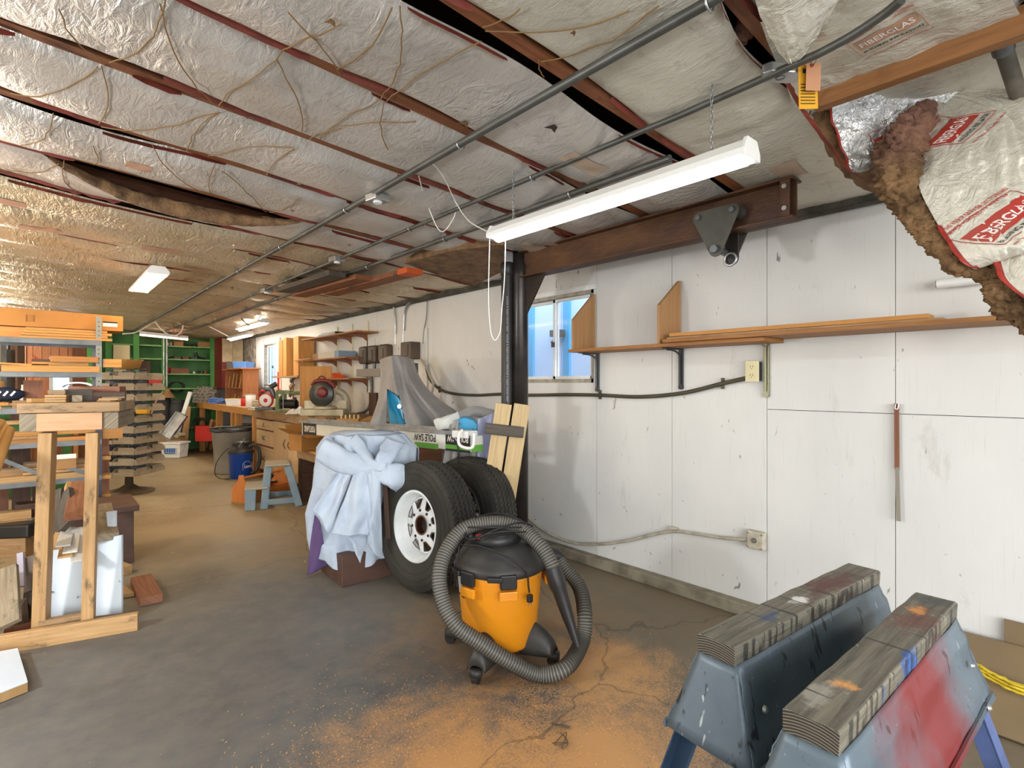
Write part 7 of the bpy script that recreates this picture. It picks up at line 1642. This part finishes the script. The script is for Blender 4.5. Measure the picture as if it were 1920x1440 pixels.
# fourth, fifth and bottom shelves
def rowb(z, spec, where):
    for i, (x0, x1, yy, z0, h_, mm, lb) in enumerate(spec): m = M(); m.bb(x0, x1, yy, yy+.14, z+z0, z+z0+h_); tag(m.build('lumber_board', mm, bevel=.001), lb + where, 'board')
rowb(.839, ((-.33, .37, 5.62, 0, .03, W_amber, 'long amber board at the front of '), (-.22, .05, 5.6, .032, .02, W_old, 'thin grey-brown board on top in '), (-.26, .37, 5.66, .052, .035, W_new, 'upper orange board of '), (.39, .53, 5.62, .0, .10, W_drop, 'deep orange board past the post at '), (.39, .56, 5.62, .102, .022, W_new, 'thin pale board past the post at ')), 'the fourth rack shelf')
rowb(.539, ((-.5, .37, 5.60, 0, .045, W_pine, 'thick pale board at the front of '), (-1.2, .37, 5.68, .047, .05, W_old, 'long brown board in the middle of '), (-.1, .37, 5.62, .05, .02, W_pine, 'thin pale strip on '), (-.1, .37, 5.70, .10, .03, W_old, 'uppermost brown board on ')), 'the fifth rack shelf')
rowb(.199, ((-.9, .37, 5.60, 0, .05, W_old, 'long brown board at the front of '), (-.26, -.05, 5.62, .052, .06, W_pine, 'pale block on '), (-.15, .1, 5.7, .052, .10, W_dark, 'dark board standing at the back of ')), 'the lowest rack shelf')
m = M(); m.bb(.10, .22, 5.585, 5.6, .62, .72); tag(m.build('small_carton', card_d), 'small carton with a white top band inside the rack', 'box')
m = M(); m.bb(.10, .22, 5.578, 5.6, .70, .735); tag(m.build('white_strip', white_pl), 'white strip above the small carton in the rack', 'strip')
for i, (x, mm) in enumerate(((-.32, W_red), (-.18, W_dark), (-.05, W_dark))): m = M(); m.bb(x, x+.12, 6.2, 6.23, 0, .80 if i < 2 else .5); tag(m.build('leaning_sheet', mm), ['reddish', 'dark brown', 'short dark'][i]+' panel standing behind the rack', 'panel')
m = M(); m.bb(.40, .455, 5.85, 5.9, 0, .9); tag(m.build('brown_post', W_red), 'brown wooden post right behind the steel rack', 'post')
for i in range(4): m = M(); m.bb(.39, .45, 5.64, 5.80, .18+.16*i, .21+.16*i); tag(m.build('stick_end', W_new), ['lowest', 'second lowest', 'second highest', 'highest'][i] + ' pale stick end poking out beside the navy post', 'stick', 'stick ends beside the rack post')
m = M(); m.bb(-.75, -.37, 6.3, 6.34, 0, .45); tag(m.build('red_board', red_pt), 'dark red board behind the rack at the left edge', 'panel')
# black case in front of the rack foot
q = P(25, 985, D=4.1); t = thing('black_tool_case', 'black case with metal latches on the floor under the rack', 'case', (q.x, q.y, 0)); m = M(); m.box((q.x-.1, q.y, q.z-.02), (.55, .16, .10), -TH+.15); m.build('case', black, t, bevel=.015)
for u in (22, 58): c = P(u, 976, D=4.15); m = M(); m.box(c, (.04, .02, .03), -TH); m.build('latch', galv, t)
m = M(); m.box((q.x-.1, q.y, (q.z-.07)/2), (.5, .14, q.z-.07), -TH+.15); tag(m.build('wood_block', W_old), 'brown wooden block under the black case', 'block')

# ---- bin carousel
BX, BY = .80, 7.83
t = thing('bin_carousel', 'tall revolving stand of dusty clear plastic bins', 'bin rack', (BX, BY, 0), -TH); Rm = mw(t)
m = M(); m.lathe([(.26, 0), (.26, .02), (.10, .06), (.045, .10), (.04, .20), (0, .20)], 36); lw(m).build('base', mat('rusty_base', '6E5C44', .7, c2='4E4232', sc=6), t)
m = M(); m.cyl((0, 0, .1), (0, 0, 1.5), .03, 12); lw(m).build('pole', steel_g, t)
e = .003; bw = .245; bh = .082; bd = .22
bm_ = M()
bm_.bb(-bw/2, bw/2, -bd, 0, 0, e)
bm_.bb(-bw/2, bw/2, -bd, -bd+e, 0, bh*.55)
for s_ in (-1, 1): bm_.prism([(-bd, 0), (0, 0), (0, bh), (-bd+.05, bh), (-bd, bh*.55)], e, Matrix(((0, 0, 1, s_*bw/2-(e if s_ > 0 else 0)), (1, 0, 0, 0), (0, 1, 0, 0), (0, 0, 0, 1))))
bin_proto = None
m = M(); m.bb(-.048, .048, -.048, .048, .22, 1.46)
for i in range(11): m.bb(-.24, .24, -.045, -.040, .232+.124*i, .245+.124*i)
lw(m).build('core', mat('carousel_core', '3E4248', .5), t)
m = M(); m.bb(-.245, .245, -.052, -.046, .24, 1.45); lw(m).build('back_plate', mat('carousel_plate', '4C5056', .5, c2='8C8C88', sc=30, lo=.55, hi=.6), t)
tier = .124
for k in range(10):
    for side_ in range(4):
        for j in (-1, 1):
            if bin_proto is None:
                mm_ = M(); mm_.v = list(bm_.v); mm_.f = bm_.f; mm_.uv = bm_.uv; mm_.mi = bm_.mi; mm_.sm = bm_.sm
                mm_.v = [Rm @ (p) for p in mm_.v]; bin_proto = mm_.build('bin', clearp, t, bevel=0); o = bin_proto
            else: o = bin_proto.copy(); COL.objects.link(o); o.parent = t
            rz_ = side_*pi/2; c_ = Vector((j*bw/2*1.02, -.05, .235+tier*k)); c_.rotate(Matrix.Rotation(rz_, 3, 'Z')); o.location = c_; o.rotation_euler = (0, 0, rz_)
rr = random.Random(8)
for k in range(10):
    for j in (-1, 1):
        if rr.random() < .8:
            m = M(); x = j*bw*.5
            for i in range(rr.randint(1, 4)): m.box((x+rr.uniform(-.06, .06), -.18+rr.uniform(-.04, .04), .255+tier*k), (rr.uniform(.03, .09), .04, rr.uniform(.02, .05)), rr.uniform(0, 2))
            o = lw(m).build('bin_contents', rr.choice([W_pine, steel_g, ebr, W_new, cream]), t)
def trayfn(a, b_): return Vector(((a-.5)*.5, -.26+.26*b_, 1.47+.02+.03*N(a*5, b_*5)))
c = Vector((BX, BY, 1.475)); t = thing('plastic_tub', 'amber tinted clear tub heaped on top of the bin stand', 'tub', c); m = M(); m.lathe([(.10, 0), (.13, .10), (.15, .115)], 24, Matrix.Translation(c)); m.build('tub', mat('amber_clear', 'D9A860', .3, alpha=.7), t, solid=.003)
m = M(); m.lathe([(0, .02), (.1, .02), (.11, .07), (0, .075)], 20, Matrix.Translation(c)); m.build('contents', W_new, t)
m = M(); q = P(268, 772, D=6.145); m.box(q, (.13, .06, .05), -TH); o = tag(m.build('yellow_tool', mat('yellow_tool_plastic', 'E0A818', .4), bevel=.008), 'yellow and blue tool clipped on the front of the bin stand', 'tool')
m = M(); m.box(q - FW*.022, (.04, .004, .045), -TH); m.build('blue_band', blue_pl, o)
m = M(); q = P(228, 775, D=6.11); m.box(q, (.12, .02, .05), -TH); tag(m.build('cream_label', cream), 'cream card label on the front of the bin stand', 'label')

# ---- home made lumber stand in the foreground
E = Vector((.972, -.236, 0)); G = Vector((.236, .972, 0)); U = Vector((0, 0, 1))
O = P(71, 1190, Z=.045)
t = thing('lumber_stand', 'home-made stand of rough two-by-fours with a block top, at the left', 'stand', (O.x, O.y, 0))
def L3(x, y, z): return Vector((O.x, O.y, 0)) + E*x + G*y + U*z
pr_ = P(162, 1176, Z=.045); dxr = (pr_-O).dot(E)
m = M(); m.bar(L3(-.75, -.045, .045), L3((P(256, 1170, Z=.05)-O).dot(E), -.045, .045), .036, .09); m.build('base_rail', W_post, t, bevel=.003)
m = M(); m.bar(L3(0, .02, .065), L3(dxr, .02, .065), .04, .09); m.build('base_spacer', W_old, t, bevel=.003)
def post(u0, v0, u1, v1, wd, dp_, D0=None):
    a = P(u0, v0, Z=.07) ; D_ = (a-CAMP).dot(FW); b_ = P(u1, v1, D=D_+.0); m = M(); a_, b__, c_, L_ = frame(a, b_, up=G); m.ebox((a+b_)/2 + G*dp_/2, a_*L_/2, E*wd/2, G*dp_/2); m.build('post', W_post, t, bevel=.003); return b_
pl = post(71, 1180, 84, 812, .055, .10); pr2 = post(163, 1168, 172, 812, .052, .06)
zt0 = 1.3 - .088*(pl-CAMP).dot(FW)      # underside of the head
D_ = (pl-CAMP).dot(FW); zA = 1.3 - .055*D_; zT = zA + .055
xl, xr_ = (P(73, 800, D=D_)-pl).dot(E), (P(184, 800, D=D_)-pl).dot(E)
def H(x, y, z): return Vector((pl.x, pl.y, 0)) + E*x + G*y + U*z
m = M(); m.bar(H(xl, -.012, (zt0+zA)/2), H(xr_, -.012, (zt0+zA)/2), .036, zA-zt0); m.build('head_board', W_salmon, t, bevel=.002)
for x in (xl-.034, xr_+.034): m = M(); m.bar(H(x, -.02, (zt0+zA)/2), H(x, .50, (zt0+zA)/2), .066, zA-zt0); m.build('side_beam', W_grey, t, bevel=.003)
for i in range(4): m = M(); m.bar(H(xl-.07, .02+.13*i, zA+.028), H(xr_+.075, .02+.13*i, zA+.028), .122, .05); m.build('top_plank', [W_old, W_grey, W_old, W_grey][i], t, bevel=.003)
ztop = zA + .054
def topit(x, y, z, w_, d_, h_, mt_, nm, lb, cat_, rz=0, grp=None):
    q = H(x, y, 0); m = M(); m.box((q.x, q.y, ztop+z+h_/2), (w_, d_, h_), rz-.238); return tag(m.build(nm, mt_, bevel=.002), lb, cat_, grp)
for i in range(3): topit(.035, .06, .013*i, .085, .07, .011, W_pine, 'thin_block', ['lowest', 'middle', 'topmost'][i] + ' of the three pale slips stacked on the lumber stand', 'block', .02*i)
topit(.035, .065, .040, .07, .06, .022, W_old, 'wood_block', 'brown block on the pile of pale slips on the stand', 'block', .1)
topit(-.04, .05, .0, .07, .07, .02, W_new, 'wood_wedge', 'pale wedge at the front left of the stand top', 'block', .5)
topit(.115, .06, .0, .04, .05, .035, W_grey, 'wood_block', 'small grey block in the middle of the stand top', 'block', .3)
topit(.20, .22, .0, .20, .14, .05, W_dark, 'dark_block', 'dark wooden block at the back of the stand top', 'block', .1)
topit(.16, .30, .05, .24, .10, .03, W_red, 'brown_slab', 'brown slab lying on the dark block on the stand', 'board', -.15)
for i in range(6): topit(.24+.012*(i % 3), .05+.03*i, .008*(i % 3)+.0, .10, .03, .008, [W_old, W_pine, W_grey][i % 3], 'wood_shim', ['long grey', 'pale', 'brown', 'short grey', 'broad pale', 'thin brown'][i] + ' shim at the right of the stand top', 'shim', .4*(i-2))
m = M(); c = H(.10, .16, ztop+.09)
def crv(a, b_): an_ = pi*(.15+.75*a); return c + E*(.07*cos(an_)+.0) + U*(.03*sin(an_*1.0)-.02) + G*(.05*(b_-.5)) 
m.grid(crv, 14, 4); tag(m.build('curved_offcut', white_pl, solid=.008), 'curved white offcut on top of the stand pile', 'offcut')
topit(.10, .17, .0, .12, .08, .065, W_char, 'charred_block', 'dark block below the curved white offcut', 'block', .2)
heap('sawdust_pile', 105, 752, 2.85, .08, .06, .02, W_pine, 'little heap of wood scraps on the stand top', 'scraps', ztop, 3)
# panels and boards standing inside the stand
wp = mat('white_melamine_screws', 'DCE6EE', .35, c2='CFDBE6', sc=2)
t = thing('melamine_board', 'white melamine panel with screw holes standing in the lumber stand', 'panel', P(160, 1160, Z=.09))
q0 = [P(93, 1164, D=2.86), P(228, 1150, D=2.92), P(228, 1003, D=2.96), P(93, 1032, D=2.90)]; n_ = (q0[1]-q0[0]).cross(q0[3]-q0[0]).normalized(); n_ = n_ if n_.dot(CAMP-q0[0]) < 0 else -n_
m = M(); m.add([p for p in q0] + [p + n_*.016 for p in q0], [(3, 2, 1, 0), (4, 5, 6, 7), (0, 1, 5, 4), (1, 2, 6, 5), (2, 3, 7, 6), (3, 0, 4, 7)]); m.build('panel', wp, t)
for u, v in ((97, 1110), (224, 1090), (175, 1158), (146, 1120)): m = M(); c = P(u, v, D=2.84); m.cyl(P(u, v, D=2.873), P(u, v, D=2.868), .0055, 10); m.build('screw_hole', steel_g, t)
m = M(); q1 = [P(199, 960, D=3.12), P(216, 958, D=3.12), P(216, 1000, D=3.04), P(203, 1000, D=3.04)]; m.add(q1 + [p + FW*.014 for p in q1], [(0, 1, 2, 3), (7, 6, 5, 4), (0, 4, 5, 1), (1, 5, 6, 2), (2, 6, 7, 3), (3, 7, 4, 0)]); tag(m.build('melamine_offcut', wp), 'white panel corner peeping above the dark plank end', 'panel')
def plank(name, a, b_, wd, th, mt_, label, up=(0, 0, 1), bevel=.002, grp=None): return board(name, a, b_, wd, th, mt_, label, 'board', grp, bevel, up)
plank('brown_plank', P(150, 905, D=3.25), P(138, 972, D=2.86), .085, .026, W_red, 'reddish brown plank poking toward the viewer between the posts', up=(0, 0, 1))
plank('weathered_plank', P(188, 950, D=3.55), P(198, 1008, D=2.93), .12, .04, W_grey, 'weathered plank with a fresh end, right of the right post')
plank('grey_plank', P(104, 920, D=3.1), P(97, 1035, D=2.95), .09, .02, W_char, 'dark grey plank leaning just right of the left post', up=-FW)
plank('dark_plank', P(122, 925, D=3.1), P(128, 985, D=2.95), .10, .03, W_char, 'charcoal plank behind the reddish brown one', up=-FW)
plank('dark_stud', P(86, 1020, D=2.9), P(85, 1180, D=2.86), .035, .02, W_char, 'thin dark stick standing beside the left post', up=-FW)
plank('pale_wedge', P(127, 908, D=3.3), P(124, 925, D=3.2), .04, .02, W_pine, 'small pale wedge between the posts', up=-FW)
lath = wood('whitewashed_lath', 'C9C4B8', 'DAD6CC')
for i, (u0, v0, u1, v1, mm, lb) in enumerate(((120, 990, 103, 1030, W_pine, 'tan lath fanned out leftmost at the stand'), (128, 990, 118, 1024, lath, 'short whitewashed lath at the top of the fan'), (140, 990, 131, 1036, lath, 'middle whitewashed lath of the fan'), (148, 990, 147, 1052, lath, 'longest whitewashed lath of the fan by the right post'), (132, 995, 122, 1045, W_pine, 'tan lath beneath the whitewashed ones'))):
    plank('lath', P(u0, v0, D=3.05-.01*i), P(u1, v1, D=2.80-.012*i), .062, .009, mm, lb, grp='laths fanned in the lumber stand')
t = thing('brown_cabinet', 'low brown painted box behind the lumber stand', 'cabinet', (.42, 4.85, 0))
c = P(258, 1055, Z=0.0); m = M(); q = c + Vector((-.20, .24, 0)); m.box((q.x, q.y, .19), (.36, .44, .38)); m.build('body', brownpt, t, bevel=.004)
m = M(); m.box((q.x, q.y, .40), (.42, .50, .045)); m.build('top', brownpt, t, bevel=.004)
# floor pieces
a, b_ = P(264, 1086, Z=.02), P(284, 1126, Z=.02); board('floor_block', a, b_, .115, .05, W_red, 'single brown block lying alone on the floor', 'block', None, .003)
m = M(); q1 = [P(228, 1122, Z=.003), P(252, 1118, Z=.003), P(228, 1100, Z=.003)]; m.add(q1 + [p + U*.022 for p in q1], [(2, 1, 0), (3, 4, 5), (0, 1, 4, 3), (1, 2, 5, 4), (2, 0, 3, 5)]); tag(m.build('wood_wedge', W_pine), 'pale triangular wedge on the floor beside the white panel', 'block')
m = M(); q = P(232, 1066, Z=.03); m.box(q, (.05, .12, .06), .3); tag(m.build('small_block', W_pine), 'small pale block between the white panel and the brown box', 'block')
t = thing('white_topped_board', 'thick board with a white face lying on the floor, bottom left', 'board', P(15, 1280, Z=0))
q1 = [P(-60, 1322, Z=.045), P(52, 1278, Z=.045), P(33, 1215, Z=.045), P(-60, 1232, Z=.045)]
m = M(); m.add([p - U*.043 for p in q1] + [p - U*.004 for p in q1], [(3, 2, 1, 0), (4, 5, 6, 7), (0, 1, 5, 4), (1, 2, 6, 5), (2, 3, 7, 6), (3, 0, 4, 7)]); m.build('core', W_pine, t, bevel=.001)
m = M(); m.add([p - U*.0035 for p in q1] + [p for p in q1], [(3, 2, 1, 0), (4, 5, 6, 7), (0, 1, 5, 4), (1, 2, 6, 5), (2, 3, 7, 6), (3, 0, 4, 7)]); m.build('white_face', wp, t)
# grey boards leaning at the left edge
def quad(name, pts, D4, th, mt_, label, cat_='board', par=None):
    q = [P(u, v, D=d) for (u, v), d in zip(pts, D4)]; n_ = (q[1]-q[0]).cross(q[3]-q[0]).normalized(); n_ = -n_ if n_.dot(CAMP-q[0]) > 0 else n_
    m = M(); L1_ = (q[1]-q[0]).length; L2_ = (q[3]-q[0]).length
    uvq = [(0, 0), (0, L1_), (L2_, L1_), (L2_, 0)]
    vs = q + [p + n_*th for p in q]; fs = [(0, 1, 2, 3), (7, 6, 5, 4), (0, 4, 5, 1), (1, 5, 6, 2), (2, 6, 7, 3), (3, 7, 4, 0)]
    m.add(vs, fs, [[uvq[k % 4] for k in f] for f in fs]); return tag(m.build(name, mt_), label, cat_)
quad('grey_board', [(-30, 1190), (36, 1160), (30, 1056), (-30, 1078)], [2.62, 2.66, 2.9, 2.9], .02, W_grey, 'wide weathered grey board leaning at the left edge')
quad('violet_board', [(34, 1100), (45, 1098), (43, 1035), (31, 1038)], [2.95, 2.95, 3.1, 3.1], .015, mat('lilac_board', 'A9A6BA', .6), 'narrow pale lilac strip beside the grey board')
quad('glass_sheet', [(44, 1112), (66, 1104), (66, 1040), (47, 1046)], [2.98, 2.98, 3.1, 3.1], .01, mat('dull_sheet', '6E625A', .35), 'dull brown sheet with a pale edge left of the left post', 'sheet')
quad('dark_bricks', [(4, 1200), (56, 1188), (50, 1120), (4, 1140)], [2.78, 2.84, 2.98, 2.94], .05, W_dark, 'dark red-brown timber pieces low at the left edge')
quad('dark_offcut', [(6, 1222), (58, 1195), (60, 1165), (8, 1180)], [2.68, 2.78, 2.82, 2.74], .04, W_red, 'reddish offcut lying behind the base rail at the left edge')
quad('charcoal_board', [(40, 1190), (62, 1180), (60, 1100), (44, 1110)], [2.9, 2.92, 3.05, 3.02], .02, W_char, 'charcoal board standing behind the left post')  # one of the dark lumber pieces at the left
# orange dowels / handles leaning in at the left
for i, (u0, v0, u1, v1, r) in enumerate(((-5, 868, 18, 806, .022), (-30, 862, 8, 800, .022), (-30, 830, 2, 792, .02))):
    a, b_ = P(u0, v0, D=2.5), P(u1, v1, D=2.7); m = M(); m.tube([a - (b_-a)*1.5, a, b_, b_ + (b_-a)*.05], [r, r, r, r*.6], 14); tag(m.build('round_dowel', W_new), ['orange round handle end leaning in lowest at the left edge', 'middle orange round handle at the left edge', 'uppermost orange handle at the left edge'][i], 'handle', 'orange handles at the left edge')
# scattered sawdust and chips on the floor
m = M(); rr = random.Random(77)
for i in range(3600):
    if i < 3300: x, y = (rr.gauss(1.5, .42), rr.gauss(1.25, .3)) if i % 2 else (rr.gauss(.95, .25), rr.gauss(1.65, .3))
    else: x, y = rr.gauss(.95, .35), rr.gauss(6.8, .9)
    s_ = rr.uniform(.0006, .0022) if i < 3300 else rr.uniform(.003, .008); a = rr.uniform(0, pi); p = Vector((x, y, .0015)); d1 = Vector((cos(a), sin(a), 0))*s_*2; d2 = Vector((-sin(a), cos(a), 0))*s_*.7
    m.add([p-d1-d2, p+d1-d2, p+d1+d2+U*.0015, p-d1+d2], [(0, 1, 2, 3)])
o = m.build('sawdust', mat('sawdust_chip', 'D6A468', .9)); tag(o, 'scattered orange sawdust and chips on the concrete floor', 'sawdust'); o['kind'] = 'stuff'
for (u, v) in ((1050, 1360), (1062, 1392)):
    m = M(); c = P(u, v, Z=.006); m.tube(cat_rom([c + Vector((rr.uniform(-.06, .06), rr.uniform(-.05, .05), rr.uniform(0, .008))) for _ in range(7)], 5), .0018, 5)
    tag(m.build('thin_wire', ebr), ('upper' if v < 1370 else 'lower') + ' curled dark wire scrap on the floor left of the sawhorses', 'wire')
